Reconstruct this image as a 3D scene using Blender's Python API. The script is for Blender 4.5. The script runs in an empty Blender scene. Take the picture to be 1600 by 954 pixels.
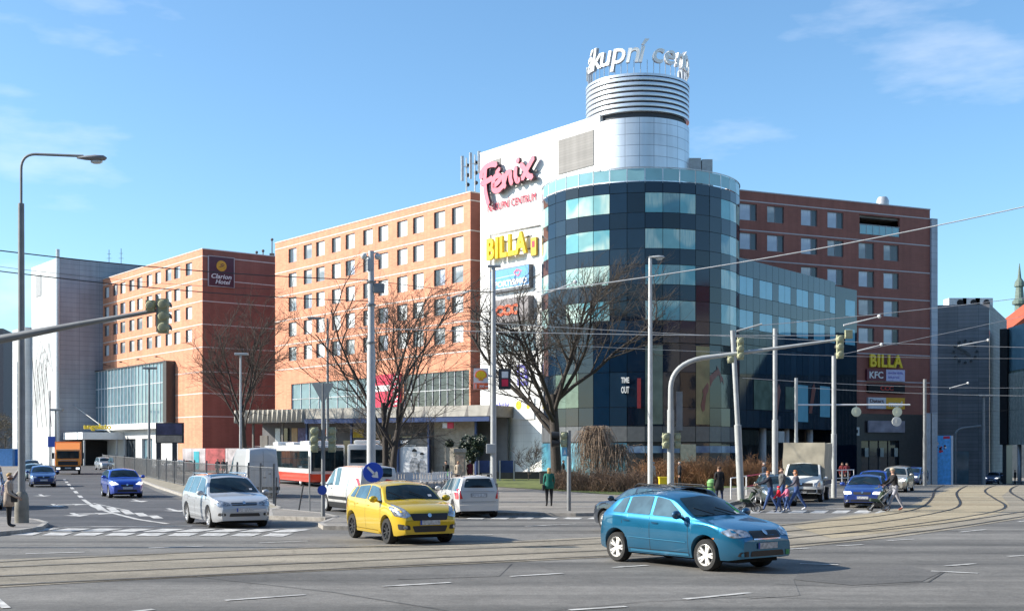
import bpy, bmesh, math, random
from mathutils import Vector, Matrix
from mathutils.bvhtree import BVHTree
random.seed(7)
SC = bpy.context.scene
COL = SC.collection
# ------------------------------------------------------------------ camera, sky, sun, exposure
F, CX, HY, H = 1900.0, 800.0, 702.0, 2.4
cam_d = bpy.data.cameras.new('camera'); cam = bpy.data.objects.new('camera', cam_d); COL.objects.link(cam)
cam.location = (0, 0, H); cam.rotation_euler = (math.pi/2, 0, 0)
cam_d.sensor_width = 36; cam_d.lens = 36*F/1600; cam_d.shift_y = (HY-477)/1600
cam_d.clip_end = 5000; cam_d.clip_start = 0.2
SC.camera = cam
SUN_EL, SUN_AZ = math.radians(31), math.radians(-91)   # azimuth from +Y towards +X
world = bpy.data.worlds.new('World'); SC.world = world; world.use_nodes = True
wn = world.node_tree; wn.nodes.clear()
wo = wn.nodes.new('ShaderNodeOutputWorld'); bg = wn.nodes.new('ShaderNodeBackground')
sky = wn.nodes.new('ShaderNodeTexSky'); sky.sky_type = 'NISHITA'; sky.sun_disc = False
sky.sun_elevation = SUN_EL; sky.sun_rotation = SUN_AZ; sky.altitude = 100
sky.air_density = 1.0; sky.dust_density = 0.7; sky.ozone_density = 4.0
bg.inputs['Strength'].default_value = 0.112
# thin high cloud in the sky itself
tc = wn.nodes.new('ShaderNodeTexCoord'); mp = wn.nodes.new('ShaderNodeMapping'); mp.inputs['Scale'].default_value = (2.0, 2.0, 7.0)
mp.inputs['Location'].default_value = (5.3, 2.4, 1.3)
nz = wn.nodes.new('ShaderNodeTexNoise'); nz.inputs['Scale'].default_value = 2.1; nz.inputs['Detail'].default_value = 6; nz.inputs['Roughness'].default_value = 0.55
cr = wn.nodes.new('ShaderNodeValToRGB'); cr.color_ramp.elements[0].position = 0.58; cr.color_ramp.elements[0].color = (0, 0, 0, 1)
cr.color_ramp.elements[1].position = 0.78; cr.color_ramp.elements[1].color = (.38, .38, .38, 1)
mx = wn.nodes.new('ShaderNodeMixRGB'); mx.inputs['Color2'].default_value = (6.2, 6.4, 6.9, 1)
wn.links.new(tc.outputs['Generated'], mp.inputs['Vector']); wn.links.new(mp.outputs[0], nz.inputs['Vector'])
wn.links.new(nz.outputs['Fac'], cr.inputs[0]); wn.links.new(cr.outputs[0], mx.inputs['Fac'])
tint = wn.nodes.new('ShaderNodeMixRGB'); tint.blend_type = 'MULTIPLY'; tint.inputs['Fac'].default_value = 1; tint.inputs['Color2'].default_value = (.90, 1.07, 1.08, 1)
wn.links.new(sky.outputs[0], tint.inputs['Color1']); wn.links.new(tint.outputs[0], mx.inputs['Color1']); wn.links.new(mx.outputs[0], bg.inputs['Color']); wn.links.new(bg.outputs[0], wo.inputs[0])
sd = bpy.data.lights.new('sun', 'SUN'); sd.energy = 4.5; sd.angle = math.radians(0.5); sd.color = (1, .92, .80)
sun = bpy.data.objects.new('sun', sd); COL.objects.link(sun)
SV = Vector((math.sin(SUN_AZ)*math.cos(SUN_EL), math.cos(SUN_AZ)*math.cos(SUN_EL), math.sin(SUN_EL)))
sun.rotation_euler = SV.to_track_quat('Z', 'Y').to_euler(); sun.location = SV*100
SC.view_settings.view_transform = 'Standard'; SC.view_settings.look = 'None'
SC.view_settings.gamma = 1; SC.view_settings.use_curve_mapping = False
SC.view_settings.exposure = 0.92
SC.cycles.max_bounces = 6; SC.cycles.glossy_bounces = 3; SC.cycles.transparent_max_bounces = 6
# ------------------------------------------------------------------ terrain and picture <-> place
def ss(a, b, v):
    t = max(0, min(1, (v-a)/(b-a))); return t*t*(3-2*t)
def gz(x, y):
    return -0.2*ss(25, 55, y) - 1.75*ss(75, 165, y)*ss(12, 42, x) + 0.12*ss(100, 140, y)*ss(-28, -45, x)
def G(px, py):
    Y = 30.0
    for i in range(40):
        X = (px-CX)/F*Y
        Y = 0.5*Y + 0.5*F*(H-gz(X, Y))/(py-HY)
    return Vector(((px-CX)/F*Y, Y, gz((px-CX)/F*Y, Y)))
def At(px, Y, z=None):
    X = (px-CX)/F*Y
    return Vector((X, Y, gz(X, Y) if z is None else z))
def Zof(py, Y): return H-(py-HY)*Y/F
# ------------------------------------------------------------------ materials
MATS = {}
def nm(name):
    m = bpy.data.materials.new(name); m.use_nodes = True
    return m, m.node_tree, m.node_tree.nodes['Principled BSDF']
def pm(name, col, rough=.6, metal=0, var=.12, scale=3.0, bump=0, coat=0, spec=.5, emit=0, detail=4, aniso=None, col2=None):
    """procedural material: base colour varied by noise, roughness varied by noise, optional bump"""
    if name in MATS: return MATS[name]
    m, nt, b = nm(name); L = nt.links; N = nt.nodes
    t = N.new('ShaderNodeTexCoord'); n = N.new('ShaderNodeTexNoise'); n.inputs['Scale'].default_value = scale; n.inputs['Detail'].default_value = detail
    L.new(t.outputs['Object'], n.inputs['Vector'])
    if aniso:
        mpp = N.new('ShaderNodeMapping'); mpp.inputs['Scale'].default_value = aniso
        L.new(t.outputs['Object'], mpp.inputs['Vector']); L.new(mpp.outputs[0], n.inputs['Vector'])
    c = N.new('ShaderNodeMixRGB'); k = 1-var; k2 = 1+var
    a = col2 or tuple(min(1, v*k2) for v in col)
    c.inputs['Color1'].default_value = (*[v*k for v in col], 1); c.inputs['Color2'].default_value = (*a, 1)
    r = N.new('ShaderNodeMapRange'); r.inputs[1].default_value = .3; r.inputs[2].default_value = .7
    L.new(n.outputs['Fac'], r.inputs[0]); L.new(r.outputs[0], c.inputs['Fac']); L.new(c.outputs[0], b.inputs['Base Color'])
    b.inputs['Roughness'].default_value = rough; b.inputs['Metallic'].default_value = metal
    b.inputs['Coat Weight'].default_value = coat; b.inputs['Coat Roughness'].default_value = .04
    b.inputs['Specular IOR Level'].default_value = spec
    if bump:
        bp = N.new('ShaderNodeBump'); bp.inputs['Strength'].default_value = bump; bp.inputs['Distance'].default_value = .02
        L.new(n.outputs['Fac'], bp.inputs['Height']); L.new(bp.outputs[0], b.inputs['Normal'])
    if emit:
        b.inputs['Emission Color'].default_value = (*col, 1); b.inputs['Emission Strength'].default_value = emit
    MATS[name] = m; return m
# ------------------------------------------------------------------ mesh helpers
class MB:
    def __init__(s): s.v = []; s.f = []; s.mi = []
    def face(s, pts, mi=0):
        k = len(s.v); s.v += [tuple(p) for p in pts]; s.f.append(tuple(range(k, k+len(pts)))); s.mi.append(mi)
    def box(s, x0, x1, y0, y1, z0, z1, mi=0, M=None):
        P = [Vector((x, y, z)) for x in (x0, x1) for y in (y0, y1) for z in (z0, z1)]
        if M: P = [M @ p for p in P]
        k = len(s.v); s.v += [tuple(p) for p in P]
        for q in ((0,1,3,2),(4,6,7,5),(0,4,5,1),(2,3,7,6),(0,2,6,4),(1,5,7,3)):
            s.f.append(tuple(k+i for i in q)); s.mi.append(mi)
    def tube(s, pts, r, n=8, mi=0, cap=True):
        pts = [Vector(p) for p in pts]; rs = r if isinstance(r, (list, tuple)) else [r]*len(pts)
        k0 = len(s.v); up = None
        for i, p in enumerate(pts):
            d = (pts[min(i+1, len(pts)-1)]-pts[max(i-1, 0)])
            if d.length < 1e-9: d = Vector((0, 0, 1))
            d.normalize()
            if up is None:
                up = Vector((0, 0, 1)) if abs(d.z) < .9 else Vector((1, 0, 0))
            a = d.cross(up)
            if a.length < 1e-6: a = d.orthogonal()
            a.normalize(); b = a.cross(d); up = b.copy() if b.length else up
            for j in range(n):
                t = 2*math.pi*j/n; s.v.append(tuple(p+(a*math.cos(t)+b*math.sin(t))*rs[i]))
        for i in range(len(pts)-1):
            for j in range(n):
                q = k0+i*n; s.f.append((q+j, q+(j+1) % n, q+n+(j+1) % n, q+n+j)); s.mi.append(mi)
        if cap:
            s.f.append(tuple(k0+j for j in range(n))[::-1]); s.mi.append(mi)
            q = k0+(len(pts)-1)*n; s.f.append(tuple(q+j for j in range(n))); s.mi.append(mi)
    def lathe(s, prof, c=(0, 0, 0), n=16, axis='z', mi=0, a0=0, a1=2*math.pi):
        """prof: (radius, height) pairs"""
        k0 = len(s.v); full = abs(a1-a0-2*math.pi) < 1e-6; m = n if full else n+1
        for (r, h) in prof:
            for j in range(m):
                t = a0+(a1-a0)*j/n; x, y = r*math.cos(t), r*math.sin(t)
                p = (x, y, h) if axis == 'z' else ((h, x, y) if axis == 'x' else (x, h, y))
                s.v.append((p[0]+c[0], p[1]+c[1], p[2]+c[2]))
        for i in range(len(prof)-1):
            for j in range(n):
                j2 = (j+1) % m if full else j+1
                s.f.append((k0+i*m+j, k0+i*m+j2, k0+(i+1)*m+j2, k0+(i+1)*m+j)); s.mi.append(mi)
    def prism(s, poly, y0, y1, mi=0, plane='xz'):
        """polygon in plane extruded along the third axis"""
        def P(a, b, c): return (a, c, b) if plane == 'xz' else ((a, b, c) if plane == 'xy' else (c, a, b))
        k = len(s.v); n = len(poly)
        s.v += [P(a, b, y0) for a, b in poly]+[P(a, b, y1) for a, b in poly]
        s.f.append(tuple(range(k, k+n))); s.mi.append(mi); s.f.append(tuple(range(k+n, k+2*n))[::-1]); s.mi.append(mi)
        for i in range(n):
            j = (i+1) % n; s.f.append((k+i, k+n+i, k+n+j, k+j)); s.mi.append(mi)
    def ball(s, c, r, n=10, mi=0, sc=(1, 1, 1)):
        k0 = len(s.v); m = n//2
        for i in range(m+1):
            a = math.pi*i/m
            for j in range(n):
                t = 2*math.pi*j/n
                s.v.append((c[0]+r*sc[0]*math.sin(a)*math.cos(t), c[1]+r*sc[1]*math.sin(a)*math.sin(t), c[2]+r*sc[2]*math.cos(a)))
        for i in range(m):
            for j in range(n):
                s.f.append((k0+i*n+j, k0+(i+1)*n+j, k0+(i+1)*n+(j+1) % n, k0+i*n+(j+1) % n)); s.mi.append(mi)
    def mesh(s, name, mats, smooth=False, bevel=0, recalc=True):
        me = bpy.data.meshes.new(name); me.from_pydata(s.v, [], s.f); me.update()
        for m in (mats if isinstance(mats, (list, tuple)) else [mats]): me.materials.append(m)
        me.polygons.foreach_set('material_index', s.mi)
        bm = bmesh.new(); bm.from_mesh(me)
        bmesh.ops.remove_doubles(bm, verts=bm.verts, dist=1e-5)
        if recalc: bmesh.ops.recalc_face_normals(bm, faces=bm.faces)
        if bevel: bmesh.ops.bevel(bm, geom=bm.edges[:], offset=bevel, segments=2, profile=.6, affect='EDGES', clamp_overlap=True)
        for f in bm.faces: f.smooth = bool(smooth)
        if smooth and smooth is not True:
            for e in bm.edges:
                if len(e.link_faces) == 2 and e.calc_face_angle(0) > smooth: e.smooth = False
        bm.to_mesh(me); bm.free(); return me
    def build(s, name, mats, parent=None, smooth=False, bevel=0, loc=None, recalc=True):
        return obj(name, s.mesh(name, mats, smooth, bevel, recalc), parent, loc)
def obj(name, data, parent=None, loc=None, rot=None):
    o = bpy.data.objects.new(name, data); COL.objects.link(o)
    if parent: o.parent = parent
    if loc is not None: o.location = loc
    if rot is not None: o.rotation_euler = rot
    return o
def tag(o, label, cat, group=None):
    o['label'] = label; o['category'] = cat
    if group: o['group'] = group
    return o
def thing(name, label, cat, loc=(0, 0, 0), rotz=0, group=None):
    o = obj(name, None, None, loc, (0, 0, rotz)); o.empty_display_size = .3
    return tag(o, label, cat, group)
def struct(o, kind='structure'): o['kind'] = kind; return o
def dup(root, loc, rotz=None, label=None):
    r = root.copy(); COL.objects.link(r); r.location = loc
    if rotz is not None: r.rotation_euler = (0, 0, rotz)
    if label: r['label'] = label
    for ch in list(root.children):
        c = ch.copy(); COL.objects.link(c); c.parent = r
        for g in list(ch.children):
            d = g.copy(); COL.objects.link(d); d.parent = c
    return r
def gridpoly(pts, step, axes=(0, 1)):
    """polygon (2-D) cut by a grid so that it can be draped; returns verts2d, faces"""
    bm = bmesh.new(); vs = [bm.verts.new((p[0], p[1], 0)) for p in pts]; bm.faces.new(vs)
    for ax in axes:
        lo = min(p[ax] for p in pts); hi = max(p[ax] for p in pts); k = math.ceil(lo/step+1e-6)
        while k*step < hi-1e-6:
            co = [0, 0, 0]; no = [0, 0, 0]; co[ax] = k*step; no[ax] = 1
            bmesh.ops.bisect_plane(bm, geom=bm.verts[:]+bm.edges[:]+bm.faces[:], plane_co=co, plane_no=no); k += 1
    bmesh.ops.triangulate(bm, faces=[f for f in bm.faces if len(f.verts) > 4])
    bm.verts.index_update(); V = [(v.co.x, v.co.y) for v in bm.verts]; Fc = [tuple(v.index for v in f.verts) for f in bm.faces]
    bm.free(); return V, Fc
def mkmesh(name, V, Fc, mats, smooth=True):
    me = bpy.data.meshes.new(name); me.from_pydata(V, [], Fc); me.update()
    for m in (mats if isinstance(mats, (list, tuple)) else [mats]): me.materials.append(m)
    for p in me.polygons: p.use_smooth = smooth
    return me
def drape(mb, pts, off, step=4.0, mi=0):
    V, Fc = gridpoly([(p[0], p[1]) for p in pts], step)
    k = len(mb.v); mb.v += [(x, y, gz(x, y)+off) for x, y in V]
    for f in Fc: mb.f.append(tuple(k+i for i in f)); mb.mi.append(mi)
def text_mesh(txt, w=None, h=None, depth=.1, bold=0, shear=0, space=1.0, font=None):
    """lettering as MB-like data: lower left corner at 0,0 in the x-z plane, front towards -y"""
    cu = bpy.data.curves.new('lettering', 'FONT'); cu.body = txt; cu.offset = bold; cu.shear = shear; cu.space_character = space
    cu.extrude = .05; cu.resolution_u = 3
    o = bpy.data.objects.new('lettering', cu); COL.objects.link(o)
    dg = bpy.context.evaluated_depsgraph_get(); dg.update()
    me = bpy.data.meshes.new_from_object(o.evaluated_get(dg)); bpy.data.objects.remove(o); bpy.data.curves.remove(cu)
    xs = [v.co.x for v in me.vertices]; ys = [v.co.y for v in me.vertices]
    x0, x1, y0, y1 = min(xs), max(xs), min(ys), max(ys)
    sy = (h/(y1-y0)) if h else ((w/(x1-x0)) if w else 1.0); sx = (w/(x1-x0)) if w else sy
    V = [((v.co.x-x0)*sx, -(v.co.z+.05)/.1*depth, (v.co.y-y0)*sy) for v in me.vertices]
    Fc = [tuple(p.vertices) for p in me.polygons]; bpy.data.meshes.remove(me)
    return V, Fc
def add_text(mb, txt, x, z, w=None, h=None, y=0, depth=.1, mi=0, **k):
    V, Fc = text_mesh(txt, w, h, depth, **k); n = len(mb.v)
    mb.v += [(a+x, b+y, c+z) for a, b, c in V]
    for f in Fc: mb.f.append(tuple(n+i for i in f)); mb.mi.append(mi)
    return max(a for a, b, c in V)
# ------------------------------------------------------------------ ground materials
def asphalt(name, base, worn, crack=.86, tint=(1, 1, 1)):
    m, nt, b = nm(name); N, L = nt.nodes, nt.links
    t = N.new('ShaderNodeTexCoord')
    def noise(sc, det=5, vec=None, rough=.6):
        n = N.new('ShaderNodeTexNoise'); n.inputs['Scale'].default_value = sc; n.inputs['Detail'].default_value = det; n.inputs['Roughness'].default_value = rough
        L.new(vec or t.outputs['Object'], n.inputs['Vector']); return n.outputs['Fac']
    def rng(v, a, b2, c=0, d=1):
        r = N.new('ShaderNodeMapRange'); r.inputs[1].default_value = a; r.inputs[2].default_value = b2; r.inputs[3].default_value = c; r.inputs[4].default_value = d
        L.new(v, r.inputs[0]); return r.outputs[0]
    def mul(a, c):
        q = N.new('ShaderNodeMixRGB'); q.blend_type = 'MULTIPLY'; q.inputs['Fac'].default_value = 1; L.new(a, q.inputs['Color1']); L.new(c, q.inputs['Color2']); return q.outputs[0]
    mixc = N.new('ShaderNodeMixRGB'); mixc.inputs['Color1'].default_value = (*base, 1); mixc.inputs['Color2'].default_value = (*worn, 1)
    st = N.new('ShaderNodeMapping'); st.inputs['Scale'].default_value = (.05, .75, 1); st.inputs['Rotation'].default_value = (0, 0, -.49); L.new(t.outputs['Object'], st.inputs['Vector'])
    big = noise(.55, 4, st.outputs[0]); L.new(rng(big, .38, .62), mixc.inputs['Fac'])
    fine = rng(noise(24, 4, rough=.85), .3, .7, .62, 1.38); med = rng(noise(.9, 6), .3, .7, .84, 1.14)
    vor = N.new('ShaderNodeTexVoronoi'); vor.feature = 'DISTANCE_TO_EDGE'; vor.inputs['Scale'].default_value = .22
    wv = N.new('ShaderNodeMixRGB'); wv.blend_type = 'ADD'; wv.inputs['Fac'].default_value = 1.3
    nn = N.new('ShaderNodeTexNoise'); nn.inputs['Scale'].default_value = .7; nn.inputs['Detail'].default_value = 6; L.new(t.outputs['Object'], nn.inputs['Vector'])
    L.new(t.outputs['Object'], wv.inputs['Color1']); L.new(nn.outputs['Color'], wv.inputs['Color2']); L.new(wv.outputs[0], vor.inputs['Vector'])
    ck = rng(vor.outputs['Distance'], .0, .012, crack, 1)
    stain = rng(noise(.45, 4), .58, .72, 1, .80); spots = rng(noise(5.5, 5, rough=.75), .3, .7, .80, 1.2)
    o = mul(mul(mul(mul(mul(mixc.outputs[0], fine), med), ck), stain), spots)
    L.new(o, b.inputs['Base Color']); b.inputs['Roughness'].default_value = .82
    b.inputs['Specular IOR Level'].default_value = .35
    bp = N.new('ShaderNodeBump'); bp.inputs['Strength'].default_value = .35; bp.inputs['Distance'].default_value = .01; L.new(noise(60, 3), bp.inputs['Height']); L.new(bp.outputs[0], b.inputs['Normal'])
    MATS[name] = m; return m
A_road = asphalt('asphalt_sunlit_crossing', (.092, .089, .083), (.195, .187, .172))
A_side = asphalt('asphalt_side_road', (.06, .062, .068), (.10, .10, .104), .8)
A_patch = asphalt('asphalt_repair_patch', (.095, .093, .088), (.135, .13, .122), .9)
A_pave = asphalt('pavement_mastic', (.19, .175, .155), (.27, .25, .22), .85)
A_tram = asphalt('tram_track_concrete', (.20, .178, .138), (.31, .275, .215), .8)
A_tram2 = asphalt('tram_track_sand_concrete', (.27, .225, .15), (.37, .315, .215), .85)
M_kerb = pm('kerb_granite', (.33, .31, .28), .8, var=.25, scale=6, bump=.4)
M_white = pm('road_paint', (.30, .295, .28), .7, var=.1, scale=3.5, detail=9, col2=(.66, .65, .62))
M_grass = pm('grass_green', (.11, .135, .03), .9, var=.45, scale=2.2, bump=.8, detail=8)
M_far = pm('far_ground', (.13, .13, .125), .9, var=.3, scale=.05)
# base ground sheet to the horizon, following the terrain
V = []; Fc = []
xs = [-2500, -600, -250]+list(range(-150, 151, 6))+[250, 600, 2500]; ys = [-2500, -400, -80, -20]+list(range(-8, 241, 4))+[300, 600, 4500]
for y in ys:
    for x in xs: V.append((x, y, gz(x, y)))
n = len(xs)
for j in range(len(ys)-1):
    for i in range(n-1): Fc.append((j*n+i, j*n+i+1, (j+1)*n+i+1, (j+1)*n+i))
struct(obj('ground', mkmesh('ground', V, Fc, A_road)))
def sheet(name, pts, off, m, kind='structure', step=4.0):
    mb = MB(); drape(mb, pts, off, step); return struct(mb.build(name, m, smooth=True, recalc=False), kind)
def Gs(l): return [G(*p) for p in l]
def slab(name, pts, h, m, mk=M_kerb, kw=.16):
    """raised pavement with a stone kerb around it"""
    mb = MB(); drape(mb, pts, h, 5.0, 0); n = len(pts)
    c = Vector((sum(p[0] for p in pts)/n, sum(p[1] for p in pts)/n))
    area = sum(pts[i][0]*pts[(i+1) % n][1]-pts[(i+1) % n][0]*pts[i][1] for i in range(n))
    sg = 1 if area > 0 else -1
    for i in range(n):
        a = Vector((pts[i][0], pts[i][1])); b = Vector((pts[(i+1) % n][0], pts[(i+1) % n][1])); d = (b-a)
        if d.length < .05: continue
        L = d.length; d.normalize(); nr = Vector((d.y, -d.x))*sg; k = max(1, int(L/1.0))
        for j in range(k):
            p = a+d*(L*j/k); q = a+d*(L*(j+1)/k-.012); z0 = gz(*p); z1 = gz(*q)
            i1, o1 = p-nr*kw, p+nr*.0; i2, o2 = q-nr*kw, q+nr*.0
            t = h+.006
            P = [(i1.x, i1.y, z0+t), (o1.x, o1.y, z0+t), (o2.x, o2.y, z1+t), (i2.x, i2.y, z1+t)]
            B = [(x, y, z-t-.05) for x, y, z in P]
            mb.face(P, 1)
            for u in range(4): mb.face([P[u], B[u], B[(u+1) % 4], P[(u+1) % 4]], 1)
    return struct(mb.build(name, [m, mk], recalc=True))
# --- side road running away on the left
lr = [(-160, 824), (60, 829), (200, 832), (420, 829), (425, 812), (412, 806), (300, 788), (242, 766), (196, 746), (150, 726), (128, 719), (-160, 719)]
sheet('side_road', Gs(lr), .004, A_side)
# bus road beside it
sheet('bus_road', Gs([(440, 806), (560, 800), (640, 790), (690, 770), (600, 757), (480, 752), (400, 748), (330, 757), (400, 785)]), .004, asphalt('asphalt_bus_road', (.11, .11, .11), (.17, .167, .16), .8))
# tram tracks
left_top = [(-160, 880), (0, 874), (200, 866), (440, 856), (640, 850), (800, 845), (950, 838), (1100, 829), (1240, 817), (1320, 805)]
apron = [(1370, 799), (1420, 790), (1452, 776), (1476, 764), (1500, 757.5), (1700, 757.5), (1700, 797)]
bottom = [(1600, 809), (1500, 825), (1400, 839), (1240, 855), (1100, 864), (950, 870), (800, 877.5), (450, 894), (200, 906), (0, 917.5), (-160, 926)]
sheet('tram_track_bed', Gs(left_top+apron+bottom), .008, A_tram)
sheet('tram_apron', Gs([(1240, 822), (1320, 808), (1372, 801), (1424, 791), (1456, 777), (1480, 765), (1502, 759), (1590, 759), (1565, 775), (1578, 790), (1560, 802), (1500, 814), (1400, 830), (1300, 841)]), .012, A_tram2)
M_rail = pm('rail_steel', (.05, .045, .04), .45, .6, var=.3, scale=8)
M_slot = pm('rail_groove_dirt', (.045, .036, .028), .9, var=.3, scale=9)
def rail(pts, name='tram_rail'):
    P = [G(*p) for p in pts]; Q = []
    for i in range(len(P)-1):   # catmull-rom
        a, b, c, d = P[max(i-1, 0)], P[i], P[i+1], P[min(i+2, len(P)-1)]
        for k in range(8):
            t = k/8; Q.append(.5*((2*b)+(c-a)*t+(2*a-5*b+4*c-d)*t*t+(3*b-a-3*c+d)*t**3))
    Q.append(P[-1]); mb = MB()
    for i in range(len(Q)-1):
        a, b = Q[i].xy, Q[i+1].xy; d = (b-a)
        if d.length < 1e-4: continue
        d.normalize(); nr = Vector((-d.y, d.x))
        for (o0, o1, mi, z) in ((-.035, .035, 0, .022), (-.085, -.035, 1, .016), (.035, .065, 1, .016)):
            mb.face([(*(a+nr*o0), gz(*a)+z), (*(a+nr*o1), gz(*a)+z), (*(b+nr*o1), gz(*b)+z), (*(b+nr*o0), gz(*b)+z)], mi)
    struct(mb.build(name, [M_rail, M_slot], recalc=False))
rl = [[(-160, 891), (0, 878), (400, 859), (800, 847.5), (1100, 831), (1290, 814), (1380, 805), (1437, 793), (1456, 778), (1461, 764.5), (1475, 758)],
      [(-160, 895), (0, 886.5), (400, 869), (800, 855), (1100, 841), (1290, 824), (1380, 815), (1472, 799), (1500, 787.6), (1495, 769), (1512, 758.5)],
      [(-160, 908), (0, 900.5), (400, 883), (800, 866), (1100, 852), (1290, 835), (1380, 825), (1484, 811), (1553, 799), (1571, 790), (1553, 778), (1539, 766), (1555, 758.5)],
      [(-160, 924), (0, 914.5), (400, 895), (800, 875.5), (1100, 861), (1290, 847), (1380, 837.5), (1500, 822), (1600, 806.5), (1720, 788)],
      [(1290, 835), (1380, 828), (1500, 814), (1600, 799), (1720, 780)],
      [(1720, 793), (1620, 787), (1594, 778), (1578, 766), (1590, 758.5)]]
for r_ in rl: rail(r_)
# --- markings
mk = MB()
def stripe(a, b, w, off=.012, m=mk):
    a, b = G(*a).xy, G(*b).xy; d = (b-a); L = d.length; d.normalize(); n_ = Vector((-d.y, d.x))*w/2
    drape(m, [a-n_, b-n_, b+n_, a+n_], off, 3.0)
for a, b in [((1070, 936), (1172, 926)), ((797, 900.5), (880, 895.5)), ((890, 953), (978, 947.5)), ((1477, 884), (1523, 880.5)), ((1455, 892), (1528, 895.5)),
             ((1308, 852.5), (1349, 850.5)), ((1387, 844.5), (1428, 842)), ((957, 886.5), (1012, 883)), ((1225, 858), (1266, 856)), ((598, 916), (704, 910)), ((352, 938), (476, 929)), ((1575, 869), (1640, 866)),
             ((40, 865), (132, 862.5)), ((232, 856), (318, 853)), ((405, 848), (480, 845)), ((1250, 880.5), (1310, 882)), ((722, 836), (770, 835)), ((820, 822), (900, 818)), ((1500, 831), (1540, 827)), ((1590, 815), (1630, 810)), ((-20, 925), (10, 950)), ((175, 959), (240, 952))]:
    stripe(a, b, .13)
# curved centre line of the side road
cl = [(100, 748), (106, 755), (116, 766), (130, 780), (146, 791), (175, 801), (215, 811), (262, 818)]
for i, (a, b) in enumerate(zip(cl[:-1], cl[1:])):
    if i < 3:
        for t in (0.05, .55): stripe((a[0]+(b[0]-a[0])*t, a[1]+(b[1]-a[1])*t), (a[0]+(b[0]-a[0])*(t+.25), a[1]+(b[1]-a[1])*(t+.25)), .22)
    else: stripe(a, b, .2)
stripe((146, 786), (200, 797), .12)
for i in range(5): stripe((150+i*22, 788.5+i*4.2), (160+i*22, 797+i*3.2), .35, .016)
def quadpx(pts, off=.012): drape(mk, Gs(pts), off, 3.0)
# zebra over the side road
for x in range(28, 455, 49):
    y0 = 825+(x-28)*.004; quadpx([(x+30, y0), (x+66, y0+.4), (x+54-20, y0+5), (x-2, y0+4.6)])
    quadpx([(x+2, y0+6.4), (x+38, y0+6.8), (x+22, y0+11.4), (x-12, y0+11)])
stripe((90, 823), (300, 821.5), .25)
# arrows in the side road
def arrow(px, py, branch=0, L=3.4):
    p = G(px, py).xy; d = Vector((.42, -.907)); n_ = Vector((-d.y, d.x))
    def Q(l): drape(mk, [p+d*a_+n_*b_ for a_, b_ in l], .012, 3.0)
    Q([(0, -.1), (L*.6, -.1), (L*.6, .1), (0, .1)]); Q([(L*.6, -.5), (L, 0), (L*.6, .5)])
    if branch: Q([(L*.25, 0), (L*.42, 0), (L*.42, branch*.9), (L*.25, branch*.9)]); Q([(L*.1, branch*.85), (L*.57, branch*.85), (L*.34, branch*1.7)])
for a in ((62, 772, 0), (82, 787, 1), (112, 801, 1), (208, 780, 0), (262, 794, 0)): arrow(*a)
# right hand crossing
for x in range(1168, 1420, 34): quadpx([(x+4, 797), (x+26, 797), (x+18, 801.5), (x-6, 801.5)])
stripe((1290, 793.5), (1402, 794), .3); stripe((1392, 778), (1430, 777.5), .25); stripe((1300, 775), (1420, 774), .12)
for x in range(735, 940, 38): quadpx([(x, 808), (x+24, 808.6), (x+18, 811), (x-8, 810.4)])
stripe((705, 806), (770, 808), .14); stripe((1150, 792), (1290, 790), .12)
struct(mk.build('road_markings', M_white, smooth=True, recalc=False))
for i, pts in enumerate([[(1240, 905), (1330, 914), (1440, 908), (1470, 894), (1420, 884), (1330, 886), (1250, 890)], [(1040, 832), (1110, 827), (1150, 833), (1100, 838)], [(640, 887), (800, 880), (780, 900), (620, 905)], [(1150, 912), (1240, 905), (1250, 930), (1170, 935)]]):
    sheet('road_repair_patch', Gs(pts), .006, A_patch if i < 1 else A_road)
M_crack = pm('bitumen_joint', (.07, .068, .064), .8, var=.4, scale=3)
cj = MB()
for pl in ([(860, 954), (1000, 940), (1180, 932), (1300, 936)], [(1440, 870), (1500, 874), (1600, 872), (1700, 876)], [(1210, 912), (1330, 917), (1450, 909), (1475, 893)], [(300, 900), (520, 925), (700, 954)], [(1300, 862), (1420, 868), (1600, 862)]):
    for a, b in zip(pl[:-1], pl[1:]): stripe(a, b, .025, .011, cj)
struct(cj.build('road_joints', M_crack, recalc=False))
# --- pavements
slab('pavement_plaza', Gs([(722, 803), (800, 805), (900, 806), (1000, 804), (1110, 797), (1160, 784), (1195, 771), (1225, 758), (1335, 755), (1345, 744)])+[(75, 128), (75, 240), (-20, 240), (-32, 150), (-40, 130)]+Gs([(372, 744), (600, 755), (700, 767), (735, 786)]), .12, A_pave)
slab('pavement_corner', Gs([(-160, 838), (-160, 812), (20, 812), (60, 816), (76, 821), (66, 828), (30, 834), (-20, 838)]), .12, asphalt('pavement_corner_stone', (.17, .16, .15), (.26, .24, .22), .8))
slab('traffic_island', Gs([(418, 801), (430, 798), (505, 806), (530, 812), (508, 814), (420, 811)]), .14, A_pave)
slab('traffic_island', Gs([(497, 822), (520, 813), (620, 812), (640, 818), (600, 828), (505, 827)]), .12, A_pave)
slab('fence_verge', Gs([(150, 722.5), (185, 736), (245, 762), (300, 780), (418, 800), (440, 797), (420, 788), (330, 765), (260, 746), (205, 731), (165, 721)]), .14, pm('verge_dry_soil', (.27, .24, .18), .95, var=.35, scale=2, bump=.5))
sheet('lawn', Gs([(776, 763), (850, 768), (905, 772), (960, 776), (1180, 762), (1200, 750), (1040, 745), (780, 743), (770, 745)]), .145, M_grass)
slab('pavement_far', Gs([(-160, 812), (-160, 716), (36, 716), (38, 724), (22, 745), (0, 770)]), .12, A_pave)
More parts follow.
